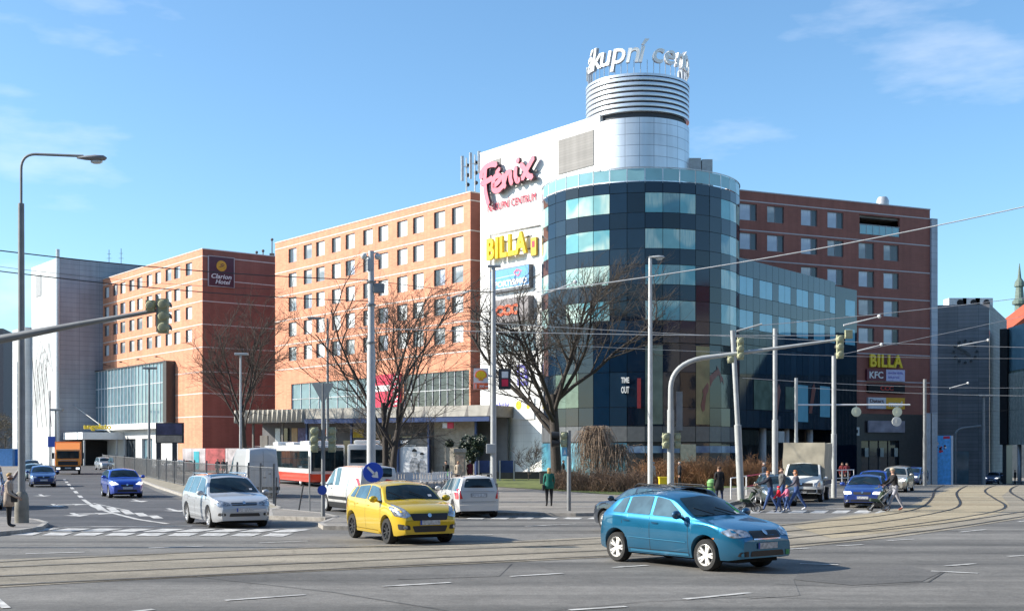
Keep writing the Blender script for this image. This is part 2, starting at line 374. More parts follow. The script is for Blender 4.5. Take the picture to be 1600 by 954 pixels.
# ------------------------------------------------------------------ building materials
def panelmat(name, col, joint, w, h, rough=.6, metal=0, jw=.03, var=.06, cyl=0, spec=.5, offset=0, bump=.3):
    m, nt, b = nm(name); N, L = nt.nodes, nt.links
    t = N.new('ShaderNodeTexCoord'); sp = N.new('ShaderNodeSeparateXYZ'); L.new(t.outputs['Object'], sp.inputs[0])
    cb = N.new('ShaderNodeCombineXYZ')
    if cyl:
        at = N.new('ShaderNodeMath'); at.operation = 'ARCTAN2'; L.new(sp.outputs[1], at.inputs[0]); L.new(sp.outputs[0], at.inputs[1])
        mu = N.new('ShaderNodeMath'); mu.operation = 'MULTIPLY'; mu.inputs[1].default_value = cyl; L.new(at.outputs[0], mu.inputs[0]); L.new(mu.outputs[0], cb.inputs[0])
    else:
        ad = N.new('ShaderNodeMath'); L.new(sp.outputs[0], ad.inputs[0]); L.new(sp.outputs[1], ad.inputs[1]); L.new(ad.outputs[0], cb.inputs[0])
    L.new(sp.outputs[2], cb.inputs[1])
    br = N.new('ShaderNodeTexBrick'); br.offset = offset; br.inputs['Scale'].default_value = 1; br.inputs['Brick Width'].default_value = w; br.inputs['Row Height'].default_value = h
    br.inputs['Mortar Size'].default_value = jw/2; br.inputs['Mortar Smooth'].default_value = .3; br.inputs['Bias'].default_value = 0
    br.inputs['Color1'].default_value = (*[c*(1-var) for c in col], 1); br.inputs['Color2'].default_value = (*[min(1, c*(1+var)) for c in col], 1); br.inputs['Mortar'].default_value = (*joint, 1)
    L.new(cb.outputs[0], br.inputs['Vector'])
    n = N.new('ShaderNodeTexNoise'); n.inputs['Scale'].default_value = .35; n.inputs['Detail'].default_value = 6; L.new(t.outputs['Object'], n.inputs['Vector'])
    r = N.new('ShaderNodeMapRange'); r.inputs[1].default_value = .3; r.inputs[2].default_value = .7; r.inputs[3].default_value = .88; r.inputs[4].default_value = 1.06; L.new(n.outputs['Fac'], r.inputs[0])
    ms = N.new('ShaderNodeMapping'); ms.inputs['Scale'].default_value = (1.3, 1.3, .07); n2 = N.new('ShaderNodeTexNoise'); n2.inputs['Scale'].default_value = 1; n2.inputs['Detail'].default_value = 5; L.new(t.outputs['Object'], ms.inputs['Vector']); L.new(ms.outputs[0], n2.inputs['Vector'])
    r2 = N.new('ShaderNodeMapRange'); r2.inputs[1].default_value = .3; r2.inputs[2].default_value = .7; r2.inputs[3].default_value = .86; r2.inputs[4].default_value = 1.08; L.new(n2.outputs['Fac'], r2.inputs[0])
    mm = N.new('ShaderNodeMath'); mm.operation = 'MULTIPLY'; L.new(r.outputs[0], mm.inputs[0]); L.new(r2.outputs[0], mm.inputs[1])
    q = N.new('ShaderNodeMixRGB'); q.blend_type = 'MULTIPLY'; q.inputs['Fac'].default_value = 1; L.new(br.outputs['Color'], q.inputs['Color1']); L.new(mm.outputs[0], q.inputs['Color2'])
    L.new(q.outputs[0], b.inputs['Base Color']); b.inputs['Roughness'].default_value = rough; b.inputs['Metallic'].default_value = metal; b.inputs['Specular IOR Level'].default_value = spec
    bp = N.new('ShaderNodeBump'); bp.inputs['Strength'].default_value = bump; bp.inputs['Distance'].default_value = -.02; L.new(br.outputs['Fac'], bp.inputs['Height']); L.new(bp.outputs[0], b.inputs['Normal'])
    MATS[name] = m; return m
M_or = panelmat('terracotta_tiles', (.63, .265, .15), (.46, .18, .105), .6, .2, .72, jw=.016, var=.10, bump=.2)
M_or2 = panelmat('terracotta_tiles_dark', (.30, .11, .08), (.22, .08, .06), .6, .2, .75, jw=.014, var=.05, bump=.2)  # shaded copy of the orange tiles; side wall shade is in the colour
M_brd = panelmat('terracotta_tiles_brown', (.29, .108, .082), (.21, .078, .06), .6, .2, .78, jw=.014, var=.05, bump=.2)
M_wh = panelmat('white_cladding', (.74, .74, .73), (.50, .50, .50), 2.4, .8, .45, jw=.03, var=.015)
M_silver = panelmat('silver_tower_cladding', (.60, .62, .66), (.20, .22, .26), 1.32, 1.0, .33, .55, jw=.045, var=.03, cyl=4.85)
M_greyc = panelmat('grey_cladding', (.30, .325, .37), (.15, .165, .195), 3.2, .75, .5, .1, jw=.05, var=.04)
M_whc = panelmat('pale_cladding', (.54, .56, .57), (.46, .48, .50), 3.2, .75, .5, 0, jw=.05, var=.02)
M_slate = panelmat('slate_cladding', (.24, .23, .235), (.09, .09, .095), 2.4, .45, .7, jw=.035, var=.12)
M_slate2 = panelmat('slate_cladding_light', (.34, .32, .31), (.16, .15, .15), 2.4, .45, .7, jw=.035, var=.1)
M_strip = pm('string_course', (.62, .56, .52), .7, var=.06)
M_stripd = pm('string_course_grey', (.46, .42, .43), .7, var=.06)
M_frame = pm('window_frame_dark', (.035, .038, .045), .4, var=.1); M_framel = pm('window_frame_grey', (.20, .20, .21), .4, var=.1)
M_framew = pm('mullion_white', (.66, .68, .70), .4, var=.05)
M_blk = pm('black_recess', (.012, .012, .014), .8, var=.2)
M_roof = pm('roof_felt', (.16, .15, .15), .9, var=.2)
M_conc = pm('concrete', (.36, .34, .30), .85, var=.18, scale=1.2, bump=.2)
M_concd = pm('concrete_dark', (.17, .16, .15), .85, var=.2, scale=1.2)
M_steel = pm('galvanised_steel', (.46, .48, .50), .42, .35, var=.1, scale=4)
M_poleg = pm('pole_grey_paint', (.22, .23, .235), .55, .1, var=.14, scale=3)
M_polew = pm('pole_pale_paint', (.40, .41, .41), .5, .1, var=.1, scale=3)
def glassmat(name, col, rough=.04, ior=1.7, var=.25, curtain=None):
    m, nt, b = nm(name); N, L = nt.nodes, nt.links
    t = N.new('ShaderNodeTexCoord'); n = N.new('ShaderNodeTexNoise'); n.inputs['Scale'].default_value = .9; n.inputs['Detail'].default_value = 3
    L.new(t.outputs['Object'], n.inputs['Vector']); c = N.new('ShaderNodeMixRGB')
    c.inputs['Color1'].default_value = (*[v*(1-var) for v in col], 1); c.inputs['Color2'].default_value = (*[v*(1+var) for v in col], 1); L.new(n.outputs['Fac'], c.inputs['Fac'])
    out = c.outputs[0]
    if curtain:
        sp = N.new('ShaderNodeSeparateXYZ'); L.new(t.outputs['Object'], sp.inputs[0]); ad = N.new('ShaderNodeMath'); ad.operation = 'ADD'; L.new(sp.outputs[0], ad.inputs[0]); L.new(sp.outputs[1], ad.inputs[1])
        cbn = N.new('ShaderNodeCombineXYZ'); L.new(ad.outputs[0], cbn.inputs[0]); 
        sc = N.new('ShaderNodeMath'); sc.operation = 'MULTIPLY'; sc.inputs[1].default_value = .12; L.new(sp.outputs[2], sc.inputs[0]); L.new(sc.outputs[0], cbn.inputs[2])
        wn_ = N.new('ShaderNodeTexNoise'); wn_.inputs['Scale'].default_value = 5.5; wn_.inputs['Detail'].default_value = 2; L.new(cbn.outputs[0], wn_.inputs['Vector'])
        lo = N.new('ShaderNodeTexNoise'); lo.inputs['Scale'].default_value = .42; lo.inputs['Detail'].default_value = 0; L.new(t.outputs['Object'], lo.inputs['Vector'])
        g = N.new('ShaderNodeMapRange'); g.inputs[1].default_value = .45; g.inputs[2].default_value = .55; L.new(lo.outputs['Fac'], g.inputs[0])
        w2 = N.new('ShaderNodeMapRange'); w2.inputs[1].default_value = .3; w2.inputs[2].default_value = .7; w2.inputs[3].default_value = .3; L.new(wn_.outputs['Fac'], w2.inputs[0])
        k = N.new('ShaderNodeMath'); k.operation = 'MULTIPLY'; L.new(g.outputs[0], k.inputs[0]); L.new(w2.outputs[0], k.inputs[1])
        cm = N.new('ShaderNodeMixRGB'); cm.inputs['Color2'].default_value = (*curtain, 1); L.new(k.outputs[0], cm.inputs['Fac']); L.new(out, cm.inputs['Color1']); out = cm.outputs[0]
    L.new(out, b.inputs['Base Color']); b.inputs['Roughness'].default_value = rough; b.inputs['IOR'].default_value = ior
    bp = N.new('ShaderNodeBump'); bp.inputs['Strength'].default_value = .05; bp.inputs['Distance'].default_value = .05; L.new(n.outputs['Fac'], bp.inputs['Height']); L.new(bp.outputs[0], b.inputs['Normal'])
    MATS[name] = m; return m
M_gdark = glassmat('dark_blue_facade_glass', (.003, .009, .02), .04, 1.5)
M_gspan = glassmat('spandrel_glass', (.003, .014, .034), .04, 1.5)
M_gteal = glassmat('teal_window_glass', (.13, .37, .42), .05, 1.55, .2, curtain=(.48, .62, .55))
M_gspan2 = glassmat('spandrel_glass_dusty', (.010, .026, .050), .09, 1.5)
M_gteal3 = glassmat('teal_window_drawn_curtain', (.20, .42, .43), .05, 1.55, .2, curtain=(.55, .66, .58)); M_gteal4 = glassmat('teal_window_open', (.06, .20, .26), .04, 1.55, .4, curtain=(.3, .42, .40))
M_gpane = glassmat('window_pane_dark', (.05, .06, .07), .05, 1.55)
M_gpw = glassmat('window_blind_behind_glass', (.72, .74, .74), .12, 1.5, .08)
M_gpg = glassmat('window_blind_shade_side', (.36, .39, .47), .07, 1.7, .25, curtain=(.55, .57, .62))  # bluish dark copy of the white blind, shade put into its colour
M_gpw2 = glassmat('window_net_curtain', (.44, .45, .45), .1, 1.5, .3, curtain=(.62, .62, .60)); M_gpw3 = glassmat('window_half_drawn', (.22, .25, .27), .06, 1.55, .4, curtain=(.60, .59, .56))
M_gshop = glassmat('shop_glass', (.03, .038, .045), .04, 1.6, .6)
M_gfoyer = glassmat('foyer_glass', (.12, .20, .24), .05, 1.65, .5)
M_rail_glass = glassmat('balustrade_glass', (.22, .42, .46), .05, 1.6, .2)
class Fac:
    def __init__(s, P0, P1):
        s.P0 = Vector((P0[0], P0[1])); s.P1 = Vector((P1[0], P1[1])); s.d = (s.P1-s.P0).normalized(); s.L = (s.P1-s.P0).length
        s.ang = math.atan2(s.d.y, s.d.x)
    def s_(s, px):
        k = (px-CX)/F; return (k*s.P0.y-s.P0.x)/(s.d.x-k*s.d.y)
    def z_(s, px, py): return Zof(py, s.P0.y+s.d.y*s.s_(px))
    def thing(s, name, label, cat, group=None, off=0, px=None, z=0):
        p = s.P0+s.d*(s.s_(px) if px is not None else 0)+Vector((s.d.y, -s.d.x))*off
        return thing(name, label, cat, (p.x, p.y, z), s.ang, group)
def wall(mb, x0, x1, z0, z1, holes, y=0, rec=.28, mi=0, rmi=None):
    """wall face at y with rectangular holes (a,b,c,d) = x0,x1,z0,z1, each with reveals going inwards"""
    xs = sorted(set([x0, x1]+[round(h[0], 3) for h in holes]+[round(h[1], 3) for h in holes])); zs = sorted(set([z0, z1]+[round(h[2], 3) for h in holes]+[round(h[3], 3) for h in holes]))
    for i in range(len(xs)-1):
        for j in range(len(zs)-1):
            cx_, cz = (xs[i]+xs[i+1])/2, (zs[j]+zs[j+1])/2
            if any(h[0] < cx_ < h[1] and h[2] < cz < h[3] for h in holes): continue
            mb.face([(xs[i], y, zs[j]), (xs[i+1], y, zs[j]), (xs[i+1], y, zs[j+1]), (xs[i], y, zs[j+1])], mi)
    for a, b, c, d in holes:
        r = mi if rmi is None else rmi
        mb.face([(a, y, c), (a, y+rec, c), (a, y+rec, d), (a, y, d)], r); mb.face([(b, y, c), (b, y, d), (b, y+rec, d), (b, y+rec, c)], r)
        mb.face([(a, y, d), (a, y+rec, d), (b, y+rec, d), (b, y, d)], r); mb.face([(a, y, c), (b, y, c), (b, y+rec, c), (a, y+rec, c)], r)
def shell(mb, x0, x1, y0, y1, z0, z1, mi=0, rmi=1, front=False):
    """the rest of a block: sides, back, roof"""
    mb.face([(x0, y0, z0), (x0, y1, z0), (x0, y1, z1), (x0, y0, z1)], mi); mb.face([(x1, y0, z0), (x1, y0, z1), (x1, y1, z1), (x1, y1, z0)], mi)
    mb.face([(x0, y1, z0), (x1, y1, z0), (x1, y1, z1), (x0, y1, z1)], mi); mb.face([(x0, y0, z1-.3), (x1, y0, z1-.3), (x1, y1, z1-.3), (x0, y1, z1-.3)], rmi)
    if front: mb.face([(x0, y0, z0), (x1, y0, z0), (x1, y0, z1), (x0, y0, z1)], mi)
def parapet(mb, x0, x1, y0, y1, z, t=.12, mi=0):
    mb.box(x0-.05, x1+.05, y0-.05, y0+.3, z, z+t, mi); mb.box(x0-.05, x1+.05, y1-.3, y1+.05, z, z+t, mi)
    mb.box(x0-.05, x0+.3, y0+.3, y1-.3, z, z+t, mi); mb.box(x1-.3, x1+.05, y0+.3, y1-.3, z, z+t, mi)
_wm = {}; WR = random.Random(5)
def window(root, x, z, w, h, kind='w', y=.13, flip=False):
    vr = WR.randrange(6); key = (round(w, 2), round(h, 2), kind, flip, vr)
    if key not in _wm:
        fr = MB(); t = .06
        fr.box(0, w, 0, .06, 0, t); fr.box(0, w, 0, .06, h-t, h); fr.box(0, t, 0, .06, t, h-t); fr.box(w-t, w, 0, .06, t, h-t)
        mx_ = w*((.24, .24, .30, .24, .45, .24)[vr] if not flip else (.66, .66, .62, .66, .5, .66)[vr]); fr.box(mx_-.035, mx_+.035, -.004, .06, t, h-t)
        pn = MB(); a, b = (0, 1) if not flip else (1, 0)
        pn.face([(t, .03, t), (mx_-.03, .03, t), (mx_-.03, .03, h-t), (t, .03, h-t)], a); pn.face([(mx_+.03, .03, t), (w-t, .03, t), (w-t, .03, h-t), (mx_+.03, .03, h-t)], b)
        wmat = (M_gpw, M_gpw, M_gpw2, M_gpw, M_gpg, M_gpw3)[vr] if kind == 'w' else (M_gpg, M_gpg, M_gpg, M_gpw2, M_gpw3, M_gpg)[vr]; _wm[key] = (fr.mesh('window', M_framel), pn.mesh('pane', [M_gpane, wmat], recalc=False))
    f, p = _wm[key]; o = obj('window', f, root, (x, y, z)); obj('pane', p, o)
# ================================================================== middle orange block
A1 = Vector((-4.34, 127.0)); A0 = A1+Vector((-.643, .766))*41.3
fm = Fac(A0, A1); TOP = 29.25
mid = fm.thing('orange_building', 'long orange tiled block with eleven window columns behind the bare roadside trees', 'building')
wx = [fm.s_(420+v/3.975) for v in (147, 242, 320, 418, 505, 615, 710, 828, 928, 1060, 1172)]
stripes = [fm.z_(734.5, v) for v in (312.7, 359.7, 405.8, 453.6, 500.5, 547.8)]
rows = [(s-.36-1.8, s-.36) for s in stripes[:5]]
ww = 2.0
holes = [(x-ww/2, x+ww/2, a, b) for x in wx for a, b in rows]
gb0, gb1 = fm.z_(735, 631)-.3, fm.z_(735, 577)
gx0, gx1 = fm.s_(455), fm.s_(733); rx0, rx1 = fm.s_(588), fm.s_(628)
holes += [(gx0, rx0, gb0, gb1), (rx1+.3, gx1, gb0, gb1)]
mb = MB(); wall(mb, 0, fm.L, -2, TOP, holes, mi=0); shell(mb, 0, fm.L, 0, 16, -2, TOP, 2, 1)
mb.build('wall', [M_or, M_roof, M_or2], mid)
cp = MB(); parapet(cp, 0, fm.L, 0, 16, TOP); cp.build('coping', M_strip, mid)
for s in stripes: q = MB(); q.box(-.03, fm.L+.03, -.03, .02, s-.06, s+.06); q.box(fm.L, fm.L+.03, .02, 15.9, s-.06, s+.06); q.build('string_course', M_strip, mid)
for x in wx:
    for a, b in rows: window(mid, x-ww/2, a, ww, b-a)
def grid_glazing(root, x0, x1, z0, z1, nx, nz, gm, fm_, y=.15, name='glazing', fw=.06):
    g = MB(); g.face([(x0, y+.05, z0), (x1, y+.05, z0), (x1, y+.05, z1), (x0, y+.05, z1)]); o = g.build(name, gm, root, recalc=False)
    m_ = MB()
    for i in range(nx+1): x = x0+(x1-x0)*i/nx; m_.box(x-fw/2, x+fw/2, y-.04, y+.04, z0, z1)
    for j in range(nz+1): z = z0+(z1-z0)*j/nz; m_.box(x0, x1, y-.036, y+.036, z-fw/2, z+fw/2)
    m_.build('frame', fm_, o); return o
grid_glazing(mid, gx0, rx0, gb0, gb1, 9, 2, M_gfoyer, M_framew)
grid_glazing(mid, rx1+.3, gx1, gb0, gb1, 9, 2, M_gshop, M_framew)
M_red = pm('sign_red', (.62, .02, .07), .5, var=.1)
M_redd = pm('poster_dark_red', (.22, .025, .03), .4, var=.2)
M_redw = pm('sign_white', (.72, .72, .72), .5, var=.04)
b = fm.thing('red_banner', 'tall red banner sign with white pattern on the orange block over the canopy', 'sign', off=.25, px=588)
bm_ = MB(); w_ = rx1-rx0; bm_.box(0, w_, 0, .2, gb0+.4, gb1+.2); bm_.build('panel', M_red, b)
q = MB()
for i in range(7): q.face([(w_*.72, -.01, gb0+.5+i*.5), (w_*.97, -.01, gb0+.75+i*.5), (w_*.97, -.01, gb0+.95+i*.5), (w_*.72, -.01, gb0+.7+i*.5)])
q.box(.1, w_*.6, -.015, 0, gb0+2.2, gb0+2.9); q.build('print', M_redw, b)
# antennas on the roof corner (734-752 px)
def antenna_mast(px, Y, ztop, zbase, label):
    t = thing('antenna_mast', label, 'antenna', At(px, Y, zbase), .3)
    m_ = MB(); h = ztop-zbase; m_.tube([(0, 0, 0), (0, 0, h*.9)], .07); m_.tube([(-.5, 0, .3), (.5, 0, .3)], .04); m_.tube([(-.5, 0, h*.7), (.5, 0, h*.7)], .04)
    m_.tube([(-.5, 0, 0), (-.5, 0, .3)], .04); m_.tube([(.5, 0, 0), (.5, 0, .3)], .04); m_.build('frame', M_steel, t)
    for x, z0, z1 in ((-.5, .4, 1), (.42, .55, 1.05)): p = MB(); p.box(x-.14, x+.14, -.25, -.05, z0*h*.9, z1*h*.93); p.build('panel_antenna', pm('antenna_grey', (.5, .52, .55), .5), t, bevel=.03)
    p = MB()
    for k in range(3): p.lathe([(0.02, -.15), (.2, -.1), (.22, .1), (.05, .12)], (.2, .25, h*(.3+.22*k)), 10, 'y')
    p.build('dish', M_frame, t)
antenna_mast(729, 128.5, Zof(240, 128.5), TOP-.2, 'mobile phone mast with two panel antennas at the left on the orange roof corner')
antenna_mast(742, 127.9, Zof(236, 128.3), TOP-.2, 'mobile phone mast nearest the white sign wall on the orange roof')
# ================================================================== left hotel block
B1 = Vector((-41.9, 164.6)); B0 = B1+Vector((-.62, .785))*40.5
fh = Fac(B0, B1)
hot = fh.thing('hotel_building', 'orange tiled hotel wing with dark side wall and glazed foyer box', 'building')
HT = fh.z_(316, 389)
hx = [fh.s_(v/3.18) for v in (497, 530, 573, 610, 655, 694, 742, 785, 837, 880, 938)]
hs = [fh.z_(316, v) for v in (399.7, 435.8, 469.8, 506, 541.8, 580, 614, 650)]
hrows = [(s-.42-1.72, s-.42) for s in hs[:4]]; ww = 2.1
bz0, bz1 = fh.z_(265, 660), fh.z_(265, 566.5); bx0, bx1 = fh.s_(133), fh.s_(270)
holes = [(x-ww/2, x+ww/2, a, c) for x in hx for a, c in hrows]
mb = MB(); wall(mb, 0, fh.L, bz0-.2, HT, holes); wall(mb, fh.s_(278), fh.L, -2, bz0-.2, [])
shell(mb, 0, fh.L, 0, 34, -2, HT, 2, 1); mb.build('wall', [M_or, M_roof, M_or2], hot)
cp = MB(); parapet(cp, 0, fh.L, 0, 34, HT); cp.build('coping', M_strip, hot)
for k, s in enumerate(hs):
    q = MB(); x0 = 0 if k < 5 else bx1+.9
    q.box(x0, fh.L+.03, -.03, .02, s-.06, s+.06); q.box(fh.L, fh.L+.03, .02, 33.9, s-.06, s+.06); q.build('string_course', M_strip, hot)
for x in hx:
    for a, c in hrows: window(hot, x-ww/2, a, ww, c-a)
# foyer box
fb = MB(); fb.box(bx0-.3, bx1, -1.2, .0, bz0-.8, bz0); fb.build('foyer_sill', pm('white_render', (.72, .73, .73), .6, var=.05), hot)
fb = MB(); fb.box(bx1-.35, bx1+.9, -1.35, .0, bz0, bz1+.15); fb.box(bx0-.4, bx1-.35, -1.35, 0, bz1, bz1+.15); fb.build('foyer_frame', pm('bronze_frame', (.05, .045, .045), .5), hot)
grid_glazing(hot, bx0-.2, bx1-.35, bz0, bz1, 26, 3, M_gfoyer, M_framew, y=-1.15, name='foyer_glazing', fw=.09)
fb = MB(); wall(fb, -2, fh.s_(278), -2, bz0-.8, [(fh.s_(195), fh.s_(212), -1, bz0-2.2), (fh.s_(222), fh.s_(238), -1, bz0-2.2)], y=-.02, rec=.5)
fb.build('ground_floor_wall', pm('pale_stone_wall', (.50, .50, .50), .7, var=.08), hot)
grid_glazing(hot, fh.s_(222), fh.s_(238), -1, bz0-2.2, 3, 1, M_gfoyer, M_framew, y=.3, name='entrance_window')
grid_glazing(hot, fh.s_(195), fh.s_(212), -1, bz0-2.2, 2, 1, M_gpane, M_frame, y=.3, name='entrance_door')
for px in (148, 172, 198, 225, 254): # floodlights above the foyer box
    q = MB(); s = fh.s_(px); z = fh.z_(265, 566.5)+.8; q.tube([(s, 0, z), (s, -.9, z+.25)], .03); q.box(s-.2, s+.2, -1.1, -.8, z+.1, z+.28); q.build('floodlight', M_frame, hot)
# hotel sign on the shaded side wall: wall runs along +y of the local frame
fs = Fac(B1, B1+Vector((.785, .62))*20)
sg = fs.thing('hotel_sign', 'dark maroon sign with gold emblem and white lettering on the hotel side wall', 'sign', off=.0)
x0, x1, z0, z1 = fs.s_(325.5), fs.s_(364.5), fs.z_(345, 447.5), fs.z_(345, 402)
q = MB(); q.box(x0, x1, -.18, .0, z0, z1); q.build('panel', pm('sign_maroon', (.075, .018, .035), .45), sg)
q = MB(); t = .09
for e in ((x0-t, x1+t, z0-t, z0), (x0-t, x1+t, z1, z1+t), (x0-t, x0, z0, z1), (x1, x1+t, z0, z1)): q.box(e[0], e[1], -.22, 0, e[2], e[3])
q.build('frame', M_stripd, sg)
cxm = (x0+x1)/2; zc = z0+(z1-z0)*.70; R = (x1-x0)*.2
q = MB(); q.lathe([(0, -.23), (R, -.23), (R, -.18)], (cxm, 0, zc), 24, 'y'); q.build('emblem', pm('sign_gold', (.62, .33, .02), .4, var=.15), sg)
q = MB(); q.face([(cxm-R*.75, -.24, zc-R*.35), (cxm+R*.5, -.24, zc+R*.25), (cxm+R*.75, -.24, zc+R*.35), (cxm+R*.2, -.24, zc-R*.12)]); q.face([(cxm-R*.3, -.24, zc+R*.25), (cxm+R*.3, -.24, zc+R*.5), (cxm+R*.4, -.24, zc+R*.4), (cxm-R*.1, -.24, zc+R*.12)])
q.build('emblem_mark', MATS['sign_maroon'], sg)
q = MB(); add_text(q, 'Clarion', x0+.35, z0+(z1-z0)*.26, w=(x1-x0)-.7, h=(z1-z0)*.16, y=-.19, depth=.04, bold=.02, shear=.25); add_text(q, 'Hotel', x0+.95, z0+(z1-z0)*.08, w=(x1-x0)*.6, h=(z1-z0)*.15, y=-.19, depth=.04, bold=.02, shear=.25)
q.build('lettering', M_redw, sg)
for i, (px, s_) in enumerate(((401, .5), (411, .6), (425, 1.4))):
    q = MB(); q.box(-.3, .3, -.3, .3, 0, .6*s_); q.tube([(0, 0, .6*s_), (0, 0, 2.0*s_)], .08); q.ball((0, 0, 2.0*s_), .22)
    tag(q.build('roof_vent', M_concd, None, loc=At(px, 172, HT-.25)), ['small roof vent furthest left on the hotel roof edge', 'small roof vent in the middle on the hotel roof edge', 'taller roof vent by the orange block on the hotel roof edge'][i], 'roof vent', 'roof vents on the hotel')
# ================================================================== grey and pale block at far left
C1 = Vector((-70.8, 190.0)); udir = Vector((-.62, .785)); vdir = Vector((.785, .62))
fg = Fac(C1, C1+vdir*16); gh = Zof(402, 190)
gr = fg.thing('grey_building', 'tall metal clad block with pale sunlit end beside the hotel', 'building')
mb = MB(); shell(mb, 0, 16, 0, 13.8, -2, gh, 0, 2, front=True); mb.build('wall', [M_greyc, M_greyc, M_roof], gr)
fl_ = Fac(C1+udir*13.8, C1)
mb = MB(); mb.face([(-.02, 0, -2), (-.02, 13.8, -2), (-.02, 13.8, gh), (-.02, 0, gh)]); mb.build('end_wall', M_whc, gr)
q = MB(); q.tube([(-.25, -.25, -2), (-.25, -.25, gh+1.2)], .28, 10); q.build('corner_column', M_steel, gr, smooth=.6)
q = MB(); q.box(-.1, 0, 8.6, 11.2, Zof(463, 198), Zof(430, 198)); q.build('louvre', pm('louvre_grey', (.3, .31, .32), .6), gr)
q = MB()
for k in range(7): q.tube([(-.15-.02*k, 13-1.1*k, 8+.5*k), (-.15, 11-1.1*k, 17+.4*k-2*(k % 2)), (-.15, 8.5-1.0*k, 20-.9*k)], .03, 5)
for k in range(4): q.tube([(-.3, 12.5-2.3*k, 17.5-k*.5), (-.3, 9.5-2.3*k, 6)], .05, 5)
q.build('facade_trim', M_concd, gr)
for i, (a, h_) in enumerate(((9, 2.8), (11, 3.2))):
    q = MB(); q.tube([(0, 0, 0), (0, 0, h_)], .05, 5); q.tube([(-.4, 0, h_*.5), (.4, 0, h_*.5)], .03, 5); q.tube([(-.3, 0, h_*.75), (.3, 0, h_*.75)], .03, 5)
    p = C1+vdir*a+udir*3; tag(q.build('roof_aerial', M_concd, None, loc=(p.x, p.y, gh-.3)), ['shorter thin aerial on the grey block roof', 'taller thin aerial on the grey block roof'][i], 'aerial', 'aerials on the grey roof')
# lower pale annex with glazed stair
D1 = C1+udir*13.9
fa = Fac(D1+udir*7-vdir*1.0, D1-vdir*1.0)
an = fa.thing('pale_annex', 'lower pale annex with tall glazed strip left of the grey block', 'building')
ah = Zof(515, 205); mb = MB(); shell(mb, 0, 7, 0, 10, -2, ah, 0, 1, front=True); mb.build('wall', [M_whc, M_roof], an)
grid_glazing(an, 3.2, 6.8, 0, ah-5.5, 4, 9, M_gfoyer, M_framew, y=-.12, name='stair_glazing')
tg = fg.thing('entrance_canopy', 'white flat entrance canopy with dark soffit and yellow letters', 'canopy', off=0)
q = MB(); a = fg.s_(108) if fg.s_(108) > 0 else 0
q.box(.6, 12, -9, -.1, Zof(686, 186), Zof(675, 186)); q.build('canopy_slab', MATS['white_render'], tg)
q = MB(); q.box(1, 11.6, -2, -.15, 0, Zof(688, 186)); q.build('dark_entrance', M_blk, tg)
q = MB()
for x in (1.0, 6, 11.5): q.tube([(x, -8.6, 0), (x, -8.6, Zof(686, 186))], .16, 8)
q.tube([(2.2, -.2, Zof(632, 190)), (5, -8.6, Zof(675, 186))], .07, 6); q.build('canopy_column', M_polew, tg)
q = MB(); M_yel = pm('sign_yellow', (.85, .62, .02), .5, var=.05); add_text(q, 'angelato', .8, Zof(674, 186)+.1, w=4.2, h=1.1, y=-8.9, depth=.15, bold=.03); q.build('lettering', M_yel, tg)
# distant brown office block and far row on the left edge
fo = Fac((-128, 250), (-104, 255))
ob = fo.thing('office_block', 'distant grey brown office block with window bands at the left edge', 'building')
q = MB(); oh = Zof(511, 252); shell(q, -30, 22, 0, 15, -2, oh, 0, 0, front=True); q.build('wall', pm('brown_grey_render', (.17, .15, .15), .8, var=.1), ob)
for k in range(6):
    z = oh-3.2-k*3.6; q = MB(); q.box(-29, 21, -.06, .0, z, z+1.5); o = q.build('window_band', M_gpane, ob); q = MB()
    for i in range(25): q.box(-29+i*2, -28.8+i*2, -.1, -.05, z, z+1.5)
    q.build('mullion', M_steel, o)
# ================================================================== white sign wall block
W0 = Vector((-3.30, 126.45)); W1 = Vector((8.1, 111.9)); fw = Fac(W0, W1)
WT = 33.1
wb = fw.thing('white_building', 'tall white clad block carrying the big advertising signs', 'building')
mb = MB(); shell(mb, 0, fw.L, 0, 9.7, -2, WT, 0, 1, front=True); mb.build('wall', [M_wh, M_roof], wb)
q = MB(); parapet(q, 0, fw.L, 0, 9.7, WT, .1); q.build('coping', M_framew, wb)
vx0, vx1 = fw.s_(873), fw.s_(928)
q = MB(); q.box(vx0, vx1, -.06, .0, fw.z_(928, 258), fw.z_(928, 203)); q.build('louvre_panel', panelmat('louvre_panel_grey', (.25, .24, .23), (.19, .185, .18), 9, .25, .7, jw=.03), wb)
q = MB(); q.box(fw.s_(767), fw.s_(783), -.06, 0, fw.z_(767, 288), fw.z_(767, 252)); q.build('vent_panel', MATS['louvre_panel_grey'], wb)
q = MB(); q.box(.0, 12, .1, .1, 0, 0) if False else None
q = MB(); q.tube([(fw.s_(767.5), -.12, 2), (fw.s_(767.5), -.12, fw.z_(767.5, 367)), (fw.s_(845), -.12, fw.z_(845, 352))], .06, 6); q.build('cable_duct', M_concd, wb)
def sign_on(f, name, label, px0, px1, py0, py1, off=.25, pxr=None):
    """empty at lower left of the pixel box on the facade; returns root, width, height"""
    x0, x1 = f.s_(px0), f.s_(px1); xr = pxr or px0; z0, z1 = f.z_(xr, py1), f.z_(xr, py0)
    return f.thing(name, label, 'sign', off=off, px=px0, z=z0), x1-x0, z1-z0
M_pink = pm('sign_rose', (.74, .16, .22), .45, var=.08); M_pinkd = pm('sign_rose_side', (.10, .05, .06), .6)
t, w, h = sign_on(fw, 'logo_sign', 'huge rose red script logo sign at the top of the white wall', 759, 845, 262, 322, .7, 759)
q = MB(); x = 0
